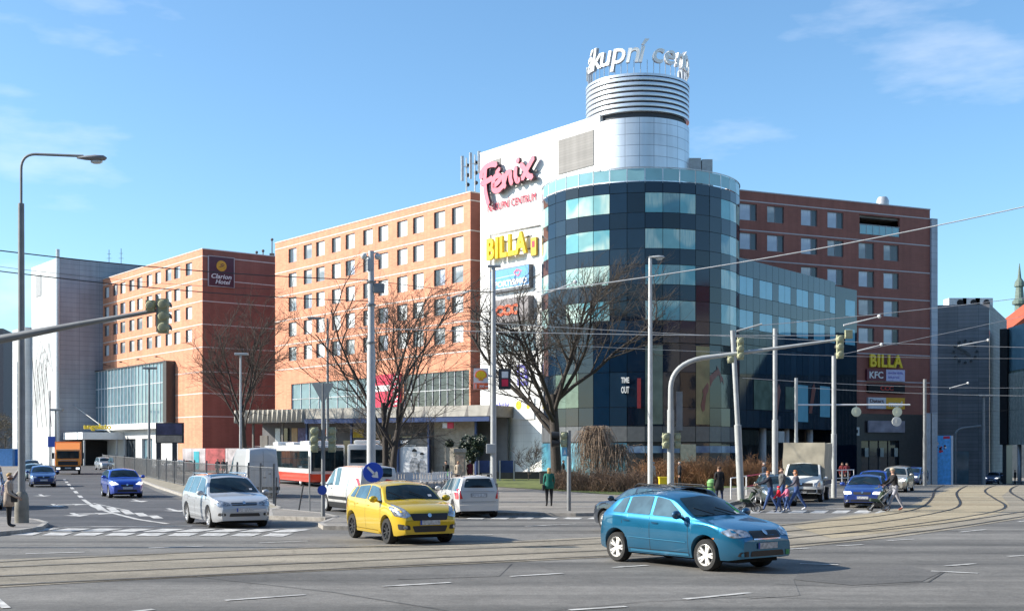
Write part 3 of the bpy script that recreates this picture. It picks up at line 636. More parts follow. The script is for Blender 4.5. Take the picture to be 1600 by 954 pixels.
# brush-script letters built from strokes
def stroke(mb, pts, r, y=0, d=.35, mi=0):
    pts = [Vector((p[0], p[1])) for p in pts]; n = len(pts); rs = r if isinstance(r, list) else [r]*n; Lf = []; Rt = []
    for i, p in enumerate(pts):
        dd = (pts[min(i+1, n-1)]-pts[max(i-1, 0)]).normalized(); nn = Vector((-dd.y, dd.x))*rs[i]; Lf.append(p+nn); Rt.append(p-nn)
    e = (pts[-1]-pts[-2]).normalized()*rs[-1]*.7; s0 = (pts[0]-pts[1]).normalized()*rs[0]*.7
    poly = Lf+[pts[-1]+e]+Rt[::-1]+[pts[0]+s0]; V_ = len(mb.v)
    m = len(poly); mb.v += [(a, y, b) for a, b in poly]+[(a, y+d, b) for a, b in poly]
    for i in range(m): j = (i+1) % m; mb.f.append((V_+i, V_+m+i, V_+m+j, V_+j)); mb.mi.append(1)
    # strip faces, front and back
    for base in (0, m):
        for i in range(n-1): mb.f.append((V_+base+i, V_+base+i+1, V_+base+m-2-(i+1), V_+base+m-2-i)); mb.mi.append(mi if base == 0 else 1)
        mb.f.append((V_+base+n-1, V_+base+n, V_+base+n+1)); mb.mi.append(mi); mb.f.append((V_+base+m-1, V_+base, V_+base+m-2)); mb.mi.append(mi)
k = h; 
def S(*p): return [(a*w, b*h) for a, b in p]
def curve(pts, n=5):
    out = []; P = [Vector(p) for p in pts]
    for i in range(len(P)-1):
        a, b, c, d = P[max(i-1, 0)], P[i], P[i+1], P[min(i+2, len(P)-1)]
        for k_ in range(n): t_ = k_/n; out.append(tuple(.5*((2*b)+(c-a)*t_+(2*a-5*b+4*c-d)*t_*t_+(3*b-a-3*c+d)*t_**3)))
    out.append(tuple(P[-1])); return out
Rr = h*.072
for pts in [((.02, .70), (.03, .86), (.12, .96), (.22, .97), (.30, .93)), ((.10, .93), (.085, .62), (.10, .30), (.15, -.02)), ((.02, .55), (.14, .58), (.22, .62)),
            ((.25, .40), (.36, .50), (.36, .62), (.28, .62), (.24, .46), (.26, .30), (.34, .26), (.42, .34)),
            ((.43, .62), (.44, .45), (.46, .30)), ((.45, .42), (.50, .62), (.56, .62), (.565, .45), (.59, .34)),
            ((.66, .70), (.655, .50), (.69, .36), (.72, .40)), ((.75, .74), (.82, .60), (.88, .42), (.95, .36)), ((.97, .82), (.87, .60), (.78, .38))]:
    sy_ = (sy_ if 'sy_' in dir() else 0)-.006; stroke(q, curve(S(*pts), 4), Rr, sy_)
stroke(q, S((.30, .72), (.36, .80)), Rr*.8); stroke(q, S((.68, .84), (.70, .90)), Rr*.9)
q.build('lettering', [M_pink, M_pinkd], t, recalc=True)
q = MB(); q.box(.2, w-.2, .36, .44, h*.5, h*.54); q.box(.2, w-.2, .36, .44, h*.3, h*.34)
for i in range(8): q.tube([(.4+i*(w-.8)/7, .4, h*.52), (.4+i*(w-.8)/7, .66, h*.52)], .03, 5)
q.build('support_frame', M_concd, t)
t, w, h = sign_on(fw, 'lettering_sign', 'small red capital lettering under the rose logo on the white wall', 763, 838, 318, 332, .07, 763)
q = MB(); add_text(q, 'NÁKUPNÍ CENTRUM', 0, 0, w=w, h=h*1.05, depth=.05, bold=.0); q.build('lettering', pm('sign_dark_red', (.55, .05, .10), .5), t)
t, w, h = sign_on(fw, 'lettering_sign', 'large yellow capital lettering on the white wall', 769, 831, 374.5, 408, .45, 769)
q = MB(); add_text(q, 'BILLA', 0, 0, w=w, h=h, depth=.3, bold=.035, space=1.15); q.build('lettering', pm('sign_lemon', (.80, .56, .01), .45, var=.03), t)
q = MB(); q.box(0, w, .38, .45, h*.2, h*.25); q.box(0, w, .38, .45, h*.75, h*.8); q.build('support_rail', M_concd, t)
t, w, h = sign_on(fw, 'lettering_sign', 'short red and yellow panel beside the big yellow lettering', 833, 841, 372, 400, .3, 833)
q = MB(); q.box(0, w, 0, .25, 0, h); q.build('panel', pm('sign_ochre', (.75, .45, .05), .5), t)
q = MB(); q.box(w*.25, w*.75, -.02, 0, h*.45, h*.8); q.build('print', M_red, t)
t, w, h = sign_on(fw, 'box_sign', 'blue and white shop sign box with a red ornament on the white wall', 773, 833, 424, 459, .5, 773)
q = MB(); q.box(0, w, 0, .5, 0, h); q.build('box', pm('sign_box_side', (.12, .13, .15), .5), t)
q = MB(); q.box(.05, w-.05, -.03, -.002, h*.1, h*.96); q.build('panel', pm('sign_sky_blue', (.12, .34, .70), .4, var=.05), t)
q = MB(); q.face([(.05, -.035, h*.10), (w-.05, -.035, h*.10), (w-.05, -.035, h*.14), (.05, -.035, h*.14)]); q.face([(.05, -.036, h*.60), (w*.7, -.036, h*.64), (w*.7, -.036, h*.66), (.05, -.036, h*.62)])
add_text(q, 'SPORTISIMO', .2, h*.2, w=w-.5, h=h*.27, y=-.035, depth=.02, bold=.04); q.build('lettering', M_redw, t)
q = MB(); stroke(q, curve([(w*.62, h*.72), (w*.70, h*.86), (w*.78, h*.72), (w*.72, h*.58), (w*.64, h*.7)], 4), h*.025, -.06, .04); stroke(q, curve([(w*.68, h*.76), (w*.75, h*.82), (w*.82, h*.75)], 4), h*.02, -.06, .04); q.build('ornament', [M_pink, M_pink], t)
t, w, h = sign_on(fw, 'box_sign', 'brown grey shop sign box with orange round letters on the white wall', 776, 834, 471, 507, .7, 776)
q = MB(); q.box(0, w, 0, .7, 0, h); q.build('box', pm('sign_taupe', (.20, .18, .185), .5), t)
q = MB(); add_text(q, 'CCC', w*.14, h*.28, w=w*.62, h=h*.46, y=-.0, depth=.1, bold=.06); q.build('lettering', pm('sign_orange_red', (.80, .14, .05), .45), t)
t, w, h = sign_on(fw, 'banner_sign', 'pale blue photo banner on the white wall behind the tree branches', 775, 836, 523, 552, .15, 775)
q = MB(); q.box(0, w, 0, .14, 0, h); q.build('panel', pm('banner_blue', (.10, .30, .42), .5, var=.5, scale=.5, col2=(.35, .5, .55)), t)
q = MB(); add_text(q, 'fitness', w*.3, h*.35, w=w*.5, h=h*.3, depth=.01, bold=.01); q.build('lettering', M_redw, t)
t, w, h = sign_on(fw, 'banner_sign', 'small violet blue square banner behind the tree on the white wall', 810, 825, 570, 602, .15, 810)
q = MB(); q.box(0, w, 0, .14, 0, h); q.build('panel', pm('banner_violet', (.10, .09, .42), .5, var=.3), t)
q = MB(); q.box(w*.15, w*.85, -.02, 0, h*.2, h*.3); q.box(w*.2, w*.8, -.02, 0, h*.42, h*.48); q.box(w*.3, w*.7, -.02, 0, h*.6, h*.85); q.build('print', M_redw, t)
t, w, h = sign_on(fw, 'banner_sign', 'low white banner with yellow disc and orange print on the white wall', 775, 836, 625, 656, .15, 775)
q = MB(); q.box(0, w, 0, .14, 0, h); q.build('panel', M_redw, t)
q = MB(); q.lathe([(0, -.02), (h*.22, -.02), (h*.22, 0)], (w*.62, 0, h*.7), 16, 'y'); q.lathe([(0, -.02), (h*.13, -.02), (h*.13, 0)], (w*.86, 0, h*.62), 16, 'y'); q.build('disc', M_yel, t)
q = MB(); add_text(q, 'aktiv', w*.03, h*.62, w=w*.35, h=h*.25, y=0, depth=.02, bold=.02); q.build('lettering', MATS['banner_violet'], t)
q = MB(); q.box(w*.05, w*.4, -.02, 0, h*.22, h*.4); q.build('print', MATS['sign_orange_red'], t)
# ================================================================== silver tower with louvre crown and ring lettering
TC = Vector((11.86, 115.0)); TR = 4.85
tw = thing('silver_tower', 'round silver clad tower with dark and silver louvre rings above the dark glass drum', 'tower', (TC.x, TC.y, 0))
q = MB(); q.lathe([(TR, 20), (TR, 32.5), (TR-.15, 32.5), (0, 32.5)], n=96); q.build('wall', M_silver, tw, smooth=.5)
q = MB(); q.lathe([(TR-.35, 32.4), (TR-.35, 36.2), (0, 36.2)], n=48); q.build('core', pm('crown_core', (.03, .035, .045), .6), tw, smooth=.5)
M_crown = pm('crown_silver', (.62, .64, .68), .32, .6, var=.05)
for k in range(7):
    z = 33.05+k*.47; q = MB(); q.lathe([(TR-.3, z), (TR, z+.03), (TR+.02, z+.17), (TR, z+.31), (TR-.3, z+.34)], n=96); q.build('louvre_ring', M_crown, tw, smooth=.9)
q = MB(); q.lathe([(TR-.3, 36.28), (TR+.03, 36.28), (TR+.03, 36.5), (0, 36.55)], n=96); q.build('crown_cap', M_crown, tw, smooth=.6)
rl_ = thing('ring_lettering', 'white italic letters standing in a ring on top of the tower', 'sign', (TC.x, TC.y, 36.5))
ca = math.atan2(-TC.y, -TC.x)
M_let = pm('letter_face_white', (.82, .82, .80), .4, var=.02); M_letb = pm('letter_side_grey', (.30, .32, .36), .5, var=.05)
base_an = {'n0': -100, 'á': -65, 'k': -51, 'u': -37, 'p': -22, 'n1': -5, 'í': 7, 'c': 24, 'e': 39, 'n2': 55, 't': 68, 'r': 79, 'u2': 92, 'm': 110}
for ch, an_ in base_an.items():
    c = ch[0]; V_, F_ = text_mesh(c, None, None, .10, bold=.008, shear=.2)
    hx_ = max(v[2] for v in V_); wx_ = max(v[0] for v in V_); sc = 1.55/.55
    tall = {'k': 1.0, 'á': 1.0, 'í': 1.05, 't': .9, 'p': 1.0}.get(c, .66)*2.0
    s_ = tall/hx_; dz = -.62 if c == 'p' else 0
    a_ = ca+math.radians(an_); ax = Vector((math.cos(a_), math.sin(a_))); tx = Vector((-ax.y, ax.x)); q = MB()
    for v in V_:
        # keep the letter upright and bend it round the ring
        th = a_+((v[0]-wx_/2)*s_)/(TR-.1); r_ = TR-.1+(-v[1])
        q.v.append((r_*math.cos(th), r_*math.sin(th), v[2]*s_+1.0+dz))
    for f in F_: q.f.append(f); q.mi.append(0)
    o = q.build('letter', [M_let], rl_)
    # the letter boxes stand off on dark backs
    q2 = MB(); 
    for v in V_:
        th = a_+((v[0]-wx_/2)*s_)/(TR-.1); r_ = TR-.35+(-v[1])*2
        q2.v.append((r_*math.cos(th), r_*math.sin(th), v[2]*s_+1.0+dz))
    for f in F_: q2.f.append(f); q2.mi.append(0)
    q2.build('letter_back', M_letb, o)
q = MB()
for i in range(30):
    a_ = ca+math.radians(-100+i*7.4); q.tube([((TR-.2)*math.cos(a_), (TR-.2)*math.sin(a_), 0), ((TR-.2)*math.cos(a_), (TR-.2)*math.sin(a_), 1.25)], .035, 5)
q.build('support_posts', M_steel, rl_)
# ================================================================== dark glass drum and wing
DC = Vector((12.1, 115.0)); DR = 9.3; ca = math.atan2(-DC.y, -DC.x)
dr = thing('glass_drum_building', 'round dark blue glass corner building with teal windows under the silver tower', 'building', (DC.x, DC.y, 0))
q = MB(); q.lathe([(DR-.08, -3), (DR-.08, 25.6), (0, 25.6)], n=75); q.build('core_wall', M_blk, dr)
zt = 24.74; wr = [(zt-3.12*i-1.73, zt-3.12*i) for i in range(4)]
pz = [(25.72, zt+.02)]
PR = random.Random(12)
def dpanel(mb, k0, k1, z0, z1, R=DR, g=.022, mi=0):
    for k in range(k0, k1):
        a0 = ca+math.radians(2.7+9.6*k)+g/R; a1 = ca+math.radians(2.7+9.6*(k+1))-g/R
        p = [(R*math.cos(a0), R*math.sin(a0)), (R*math.cos(a1), R*math.sin(a1))]
        j = [1+PR.uniform(-.0014, .0014) for _ in range(3)]
        mb.face([(p[0][0]*j[0], p[0][1]*j[0], z0+.02), (p[1][0]*j[1], p[1][1]*j[1], z0+.02), (p[1][0]*(j[1]+j[2]-1), p[1][1]*(j[1]+j[2]-1), z1-.02), (p[0][0]*(j[0]+j[2]-1), p[0][1]*(j[0]+j[2]-1), z1-.02)], mi)
        pi = [(x*.99, y*.99) for x, y in p]
        mb.face([(*p[0], z1-.02), (*p[1], z1-.02), (*pi[1], z1-.02), (*pi[0], z1-.02)], mi)
cl_ = MB(); levels = [25.72]
for a, b in wr: levels += [b, a]
levels += [12.9-1.2, 9.15+.0]
def iswin(k): return (k % 5) in (0, 1, 2)
for i in range(len(levels)-1):
    hi, lo = levels[i], levels[i+1]
    if i % 2 == 0: dpanel(cl_, -10, 12, lo, hi)
    elif i < 8:
        for k in range(-10, 12):
            if not iswin(k): dpanel(cl_, k, k+1, lo, hi)
dpanel(cl_, -10, 12, 9.15, 11.66); dpanel(cl_, -10, 12, 4.46, 6.1)
for k in (-8, -3, -2, -1, 1, 4, 5, 7, 9): dpanel(cl_, k, k+1, 6.1, 9.15)
cl_.mi = [PR.choice((0, 0, 1, 2)) if i % 2 == 0 else 0 for i in range(len(cl_.f))]
cl_.build('glass_cladding', [M_gspan, M_gspan2, M_gdark], dr, recalc=True)
for a, b in wr:
    for k in (-10, -5, 0, 5, 10):
        q = MB(); dpanel(q, k, min(k+3, 12), a, b, DR-.01); q.mi = [WR.choice((0, 0, 1, 2)) if False else (0, 1, 0, 2, 0, 1, 1)[(i//2+k+int(a)) % 7] for i in range(len(q.f))]; q.build('window', [M_gteal, M_gteal3, M_gteal4], dr)
# lower mall windows with light posters, grey fascia, shop fronts
M_poster = glassmat('mall_window_pale', (.09, .14, .115), .06, 1.55, .8)
for k in (-10, -9, -7, -6, -5, -4, 0, 2, 3, 6, 8, 10, 11):
    q = MB(); dpanel(q, k, k+1, 6.1, 9.15); q.build('mall_window', M_poster if k in (-6, -5, 0, 3) else M_gdark, dr)
q = MB(); dpanel(q, -10, 12, 3.07, 4.46, DR-.005); q.build('fascia', pm('fascia_grey_panel', (.11, .115, .125), .35, var=.12), dr)
M_shopb = pm('shopfront_blue_print', (.04, .20, .36), .3, var=.5, scale=.4, col2=(.14, .42, .52), coat=.6)
q = MB(); dpanel(q, -10, -1, -2, 3.0, DR-.01); q.build('shop_window', M_shopb, dr)
q = MB(); dpanel(q, -1, 12, -2, 3.0, DR-.01); q.build('shop_window', M_gshop, dr)
q = MB(); dpanel(q, -1, 9, 2.1, 2.75, DR+.03); q.build('shop_sign_band', pm('shop_band_blue', (.04, .12, .38), .4, var=.5, scale=.7, col2=(.3, .42, .55)), dr)
q = MB(); dpanel(q, 2, 3, 1.3, 2.9, DR+.05); q.build('shop_poster', pm('shop_poster_cream', (.5, .45, .35), .5, var=.2), dr)
# vertical poster strips and lettering in the lower glass
q = MB(); dpanel(q, 3, 4, 4.6, 11.5, DR+.02); q.build('poster_strip', pm('poster_ochre', (.20, .18, .085), .35, var=.35, scale=.6, coat=.4), dr)
q = MB(); dpanel(q, 0, 1, 4.6, 11.5, DR+.02); q.build('poster_strip', pm('poster_pale', (.17, .20, .16), .35, var=.45, scale=.5, coat=.4), dr)
def on_drum(k, z, name, mat_, txt=None, w=1.2, h=.5, box=None, parent=None):
    a_ = ca+math.radians(2.7+9.6*(k+.5)); o = obj(name, None, parent or dr, ((DR+.05)*math.cos(a_), (DR+.05)*math.sin(a_), z), (0, 0, a_+math.pi/2))
    q = MB()
    if txt: add_text(q, txt, -w/2, 0, w=w, h=h, depth=.05, bold=.03)
    if box: q.box(*box)
    bpy.data.objects.remove(o); Rm = Matrix.Translation(((DR+.05)*math.cos(a_), (DR+.05)*math.sin(a_), z)) @ Matrix.Rotation(a_+math.pi/2, 4, 'Z')
    q.v = [tuple(Rm @ Vector(v)) for v in q.v]; return q.build(name, mat_, parent or dr)
for i, c_ in enumerate('GLOBE'): on_drum(-3.9+i*.5, 1.75, 'shop_letter', M_blk, c_, .5, .65)
on_drum(-1.0, 8.9, 'poster_print', M_redd, None, box=(.1, .42, 0, .04, -2.9, -.3))
on_drum(-1.6, 8.2, 'poster_lettering', M_redw, 'TIME', .7, .5); on_drum(-1.6, 7.3, 'poster_lettering', M_redw, 'OUT', .7, .6)
for k, z in ((5, 9.2), (5.6, 8.6)): 
    pass
# stand-in fitness figure: plain red-brown leaning shape behind the mall glass
q = MB(); a_ = ca+math.radians(50)
def drumpt(deg, z, R=DR+.03): a_ = ca+math.radians(deg); return (R*math.cos(a_), R*math.sin(a_), z)
for pts, r_ in (([(36, 6.0), (37, 7.3), (42, 8.6), (48, 9.4)], .28), ([(48, 9.4), (50, 8.8), (52, 8.4)], .5)):
    for (d0, z0), (d1, z1) in zip(pts[:-1], pts[1:]):
        q.face([drumpt(d0, z0-r_), drumpt(d0+1.5, z0-r_*.5), drumpt(d1+1.5, z1-r_*.5), drumpt(d1, z1+r_*.8), drumpt(d0-1.2, z0+r_)])
q.build('poster_figure', pm('poster_redbrown', (.17, .055, .045), .4), dr)
# balustrade
q = MB(); dpanel(q, -10, 12, 25.78, 26.85, DR-.02, g=.05); q.build('balustrade', M_rail_glass, dr)
q = MB(); q.lathe([(DR-.06, 26.88), (DR+.03, 26.88), (DR+.03, 26.95), (DR-.06, 26.95)], n=75)
for k in range(-10, 12): a_ = math.radians(2.7+9.6*k)+ca; q.tube([((DR-.05)*math.cos(a_), (DR-.05)*math.sin(a_), 25.6), ((DR-.05)*math.cos(a_), (DR-.05)*math.sin(a_), 26.9)], .03, 5)
q.build('handrail', M_steel, dr)
# rooftop cooling units right of the tower
for i, (px, w, z0_, hh) in enumerate(((1082, .7, 25.6, Zof(250, 116)), (1103, .5, 25.62, Zof(252, 116)))):
    q = MB(); q.box(-w, w, -.8, .8, 0, hh-z0_)
    for k in range(8): q.box(-w-.04, w+.04, -.86, -.8, .5+k*.3, .62+k*.3)
    tag(q.build('cooling_unit', pm('unit_grey', (.42, .44, .45), .6), None, loc=At(px, 116, z0_)), ['plain cooling unit touching the silver tower', 'slatted cooling unit on the drum roof right of the tower'][i], 'cooling unit', 'rooftop units beside the tower')
# wing
W2a = Vector((20.2, 111.3)); W2b = Vector((34.3, 129.0)); f2 = Fac(W2a, W2b); H2 = 20.15
wg = f2.thing('glass_wing_building', 'lower dark glass wing running back from the drum with paired blue panes', 'building')
q = MB(); q.box(0, f2.L, .08, 12, 4.5, H2-.05); q.build('core_wall', M_blk, wg)
cw = f2.L/17; q = MB()
def fp(mb, i0, i1, z0, z1, y=0):
    for i in range(i0, i1): mb.face([(i*cw+.02, y, z0+.02), ((i+1)*cw-.02, y, z0+.02), ((i+1)*cw-.02, y, z1-.02), (i*cw+.02, y, z1-.02)]); mb.face([(i*cw+.02, y, z1-.02), ((i+1)*cw-.02, y, z1-.02), ((i+1)*cw-.02, y+.08, z1-.02), (i*cw+.02, y+.08, z1-.02)])
wl = [H2, 18.5, 16.77, 15.38, 13.65, 12.2, 9.15, 6.1, 4.46]
for j in range(len(wl)-1):
    for i in range(17):
        if j in (1, 3) and i % 3 != 0 and i > 0: continue
        fp(q, i, i+1, wl[j+1], wl[j])
q.mi = [PR.choice((0, 0, 1, 0)) for i in range(len(q.f))]
q.build('glass_cladding', [M_gspan, M_gspan2], wg)
M_gteal2 = glassmat('pale_blue_window_glass', (.15, .40, .52), .05, 1.6, .15)
for j in (1, 3):
    for i in range(1, 17, 3):
        q = MB(); fp(q, i, min(i+2, 17), wl[j+1], wl[j], .01); q.build('window', M_gteal2, wg)
# posters in the lower part of the wing
for i, (a, b, z0, z1, m_) in enumerate(((3, 6, 6.2, 9.0, M_poster), (6, 8, 5.0, 8.8, MATS['poster_redbrown']), (10, 12, 5.2, 8.9, M_gteal2), (12, 14, 6.1, 9.2, MATS['poster_redbrown']), (14, 16, 5.8, 9.0, M_gteal2), (8, 10, 6.4, 8.6, M_poster))):
    q = MB(); x0_, x1_ = a*cw+.1, b*cw-.1; n_ = 9
    if m_ is MATS['poster_redbrown']:
        q.face([(x0_, -.03, z0), (x0_+.7, -.03, z0), ((x0_+x1_)/2+.4, -.03, z1-.6), ((x0_+x1_)/2, -.03, z1), ((x0_+x1_)/2-.5, -.03, z1-.5)])
    else: q.face([(x0_, -.03, z0), (x1_, -.03, z0), (x1_, -.03, z1), (x0_, -.03, z1)])
    q.build('poster', m_, wg)
q = MB(); q.box(0, f2.L, 3.5, 4, -2, 4.5); q.build('recessed_wall', M_gshop, wg)
for i, x in enumerate((2.2, 7.5, 12.5, 18)):
    q = MB(); q.tube([(x, .8, -2), (x, .8, 4.5)], .35, 14); q.build('column', pm('column_pale', (.36, .36, .35), .6), wg, smooth=True)
q = MB(); q.box(9.5, 10.8, .1, .2, 3.1, 4.2); q.build('square_sign', M_steel, wg)
f3 = Fac(W2b+Vector((.02, .02)), Vector((37.6, 132.6))); 
we = f3.thing('glass_end_block', 'narrow black glass end bay between the wing and the brown brick block', 'building')
q = MB(); q.box(0, f3.L, 0, 8, -2, H2-.4)
q.build('wall', M_gdark, we)
q = MB(); 
for z in (15.4, 18.5): q.box(f3.L*.45, f3.L*.9, -.02, 0, z-1.7, z)
q.build('window', M_gteal2, we)
# ================================================================== right brown brick block
R0 = Vector((22.5, 127.2)); R1 = Vector((47.5, 138.2)); fr = Fac(R0, R1); RT = Zof(328, 138.2)
rb = fr.thing('brown_brick_building', 'brown red brick block in shade with white window pairs and small roof terrace', 'building')
rs_ = [fr.z_(1453, v) for v in (342, 384.2, 427, 470, 513, 556, 598)]
cols = [fr.s_(1100+v/3.4075) for v in (236, 381, 560, 700, 865, 997)]
ww = 2.15; rrows = [(s-.28-1.75, s-.28) for s in rs_[:6]]
holes = []; wl_ = []
for ci, x in enumerate(cols):
    for ri, (a, b) in enumerate(rrows):
        if ri == 0 and ci > 3: continue
        if ri > 1 and ci < 2: continue
        if ri > 2 and ci < 4: continue
        if ri == 5: continue
        holes.append((x-ww/2, x+ww/2, a, b)); wl_.append((x-ww/2, a, b))
tz0, tz1, tx0, tx1 = fr.z_(1375, 368), fr.z_(1375, 338), fr.s_(1343), fr.s_(1406); holes.append((tx0, tx1, tz0, tz1))
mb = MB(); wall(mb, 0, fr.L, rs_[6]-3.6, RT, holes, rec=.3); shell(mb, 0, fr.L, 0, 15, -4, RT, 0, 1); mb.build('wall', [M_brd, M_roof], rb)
q = MB(); wall(q, 0, fr.L, -4, rs_[6]-3.6, [(fr.s_(1346), fr.s_(1405), 0.0, 3.4)], y=.02, rec=.4); q.build('ground_floor_wall', pm('black_stone', (.03, .03, .035), .4, var=.2), rb)
grid_glazing(rb, fr.s_(1346), fr.s_(1405), 0, 3.4, 4, 2, M_gshop, M_frame, y=.3, name='shop_window')
q = MB()
for x in (fr.s_(1352), fr.s_(1376), fr.s_(1398)): q.box(x, x+.5, .05, .1, 1.6, 2.6)
q.build('shop_notice', M_gfoyer, rb)
for s in rs_: q = MB(); q.box(-.03, fr.L, -.03, .02, s-.06, s+.06); q.build('string_course', M_stripd, rb)
for x, a, b in wl_: window(rb, x, a, ww, b-a, 's', flip=True)
cp = MB(); parapet(cp, 0, fr.L, 0, 15, RT); cp.build('coping', M_stripd, rb)
q = MB(); q.box(tx0, tx1, 2.5, 2.6, tz0, tz1); q.box(tx0+.3, tx0+3, 2.3, 2.5, tz0+.1, tz1-.3); q.build('terrace_wall', M_blk, rb)
q = MB(); q.box(tx0, tx1, .3, 2.5, tz1-.25, tz1-.01); q.build('terrace_soffit', M_concd, rb)
q = MB(); q.box(tx0+.05, tx1-.05, .08, .12, tz0+.05, tz0+1.05); q.build('terrace_glass', M_rail_glass, rb)
q = MB(); q.tube([(tx0, .05, tz0+1.1), (tx1, .05, tz0+1.1)], .035, 6)
for i in range(7): q.tube([(tx0+.1+i*(tx1-tx0-.2)/6, .05, tz0), (tx0+.1+i*(tx1-tx0-.2)/6, .05, tz0+1.1)], .025, 5)
q.build('terrace_rail', M_steel, rb)
q = MB(); q.box(fr.L, fr.L+.9, -.25, 15, -4, Zof(342, 138.4)); q.build('corner_strip', panelmat('corner_panels', (.40, .41, .46), (.25, .26, .3), 2, .75, .5, .2, jw=.05), rb)
q = MB(); q.lathe([(.45, 0), (.45, .9), (.7, 1.0), (.72, 1.5), (.5, 1.9), (0, 2.0)], n=14)
tag(q.build('roof_ventilator', M_steel, None, smooth=.7, loc=At(1379, 139, RT-.3)), 'domed metal ventilator on the brown brick roof', 'ventilator')
t, w, h = sign_on(fr, 'lettering_sign', 'yellow capital lettering on the shaded brown brick wall', 1355.5, 1406, 554, 574, .3, 1380)
q = MB(); add_text(q, 'BILLA', 0, 0, w=w, h=h, depth=.2, bold=.035, space=1.15); q.build('lettering', MATS['sign_lemon'], t)
t, w, h = sign_on(fr, 'box_sign', 'dark red and pale lilac double sign box on the brown brick wall', 1352, 1411, 577, 595, .3, 1380)
q = MB(); q.box(0, w*.5, 0, .3, 0, h); q.build('box', pm('sign_wine', (.13, .02, .04), .5), t); q = MB(); q.box(w*.5+.02, w, 0, .3, 0, h); q.build('panel', pm('sign_lilac', (.50, .50, .72), .5), t)
q = MB(); add_text(q, 'KFC', w*.06, h*.2, w=w*.36, h=h*.6, depth=.03, bold=.02); q.build('lettering', M_redw, t)
q = MB(); add_text(q, 'dentální klinika', w*.55, h*.62, w=w*.4, h=h*.2, depth=.02); add_text(q, 'lékárna', w*.55, h*.25, w=w*.3, h=h*.2, depth=.02); q.build('small_lettering', MATS['banner_violet'], t)
t, w, h = sign_on(fr, 'box_sign', 'dark sign box with faint red round letters on the brown brick wall', 1354, 1411, 600, 614, .3, 1380)
q = MB(); q.box(0, w, 0, .3, 0, h); q.build('box', M_blk, t); q = MB(); add_text(q, 'CCC', w*.32, h*.3, w=w*.36, h=h*.5, depth=.03, bold=.03); q.build('lettering', pm('sign_dull_red', (.45, .04, .03), .5), t)
t, w, h = sign_on(fr, 'box_sign', 'pale grey and orange double sign box on the brown brick wall', 1354, 1411, 621, 638.5, .3, 1380)
q = MB(); q.box(0, w*.48, 0, .3, 0, h); q.build('box', pm('sign_pale_grey', (.55, .57, .62), .5), t); q = MB(); q.box(w*.48+.02, w, 0, .3, 0, h); q.build('panel', pm('sign_amber', (.72, .38, .02), .5), t)
q = MB(); add_text(q, 'Datart', w*.04, h*.55, w=w*.38, h=h*.3, depth=.03, bold=.02); q.build('lettering', MATS['sign_maroon'], t)
q = MB(); add_text(q, 'maxi', w*.55, h*.2, w=w*.38, h=h*.5, depth=.03, bold=.03); q.build('bright_lettering', M_redw, t)
t, w, h = sign_on(fr, 'banner_sign', 'long grey photo banner lowest on the brown brick wall', 1354, 1411, 657, 675, .3, 1380)
q = MB(); q.box(0, w, 0, .2, 0, h); q.build('panel', pm('banner_grey', (.26, .24, .28), .6, var=.4, scale=.8), t)
t, w, h = sign_on(fr, 'square_sign', 'small square pictogram sign low on the brown brick wall', 1331, 1341, 667, 680, .2, 1336)
q = MB(); q.box(0, w, 0, .1, 0, h); q.build('panel', M_steel, t); q = MB(); q.box(w*.25, w*.75, -.02, 0, h*.3, h*.7); q.build('print', M_blk, t)
# ================================================================== slate building with clock ring
S0 = Vector((53, 151.5)); S1 = Vector((At(1546, 150).x, 150)); fc = Fac(S0, S1); ST = Zof(476, 151)
sb = fc.thing('slate_building', 'dark slate clad building with a ring of clock dots behind the tram wires', 'building')
q = MB(); shell(q, -3, fc.L, 0, 14, -6, ST, 0, 2, front=True); q.build('wall', [M_slate, M_slate, M_roof], sb)
S2 = Vector((At(1573, 163).x, 163)); fd = Fac(S1, S2)
sb2 = MB()
q = MB(); p = fc.L; ang2 = fd.ang-fc.ang
Rm = Matrix.Translation((fc.L+.01, 0, 0)) @ Matrix.Rotation(ang2, 4, 'Z')
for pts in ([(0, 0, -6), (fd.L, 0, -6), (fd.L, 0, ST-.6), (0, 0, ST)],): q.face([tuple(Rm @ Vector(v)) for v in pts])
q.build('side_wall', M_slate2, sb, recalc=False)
cxs, czs = fc.s_(1508), fc.z_(1508, 549); q = MB(); r = 1.35
for i in range(12): a = i*math.pi/6; q.lathe([(0, -.2), (.17, -.2), (.17, 0)], (cxs+r*math.cos(a), 0, czs+r*math.sin(a)), 10, 'y')
q.build('clock_dots', M_frame, sb)
q = MB(); stroke(q, [(cxs-.8, czs+.6), (cxs+.6, czs-.5)], .14, -.22, .1); stroke(q, [(cxs-.5, czs-.1), (cxs+.1, czs)], .16, -.22, .1); q.build('clock_hands', [M_concd, M_concd], sb)
q = MB(); q.box(fc.L*.1, fc.L*.6, -.05, 0, -2, 2.2); q.build('shop_window', M_gfoyer, sb)
for i, px in enumerate((1492, 1513, 1533)):
    q = MB(); q.box(-1.1, 1.1, -1, 1, 0, 1.4); q.lathe([(.0, -1.03), (.42, -1.03), (.42, -1)], (.3, 0, .8), 12, 'y', 1)
    tag(q.build('roof_unit', [pm('unit_white', (.68, .68, .66), .6), M_blk], None, loc=At(px, 154, ST-.3)), ['white cooling box furthest left on the slate roof', 'white cooling box in the middle of three on the slate roof', 'white cooling box nearest the slate roof corner'][i], 'cooling unit', 'cooling boxes on the slate roof')
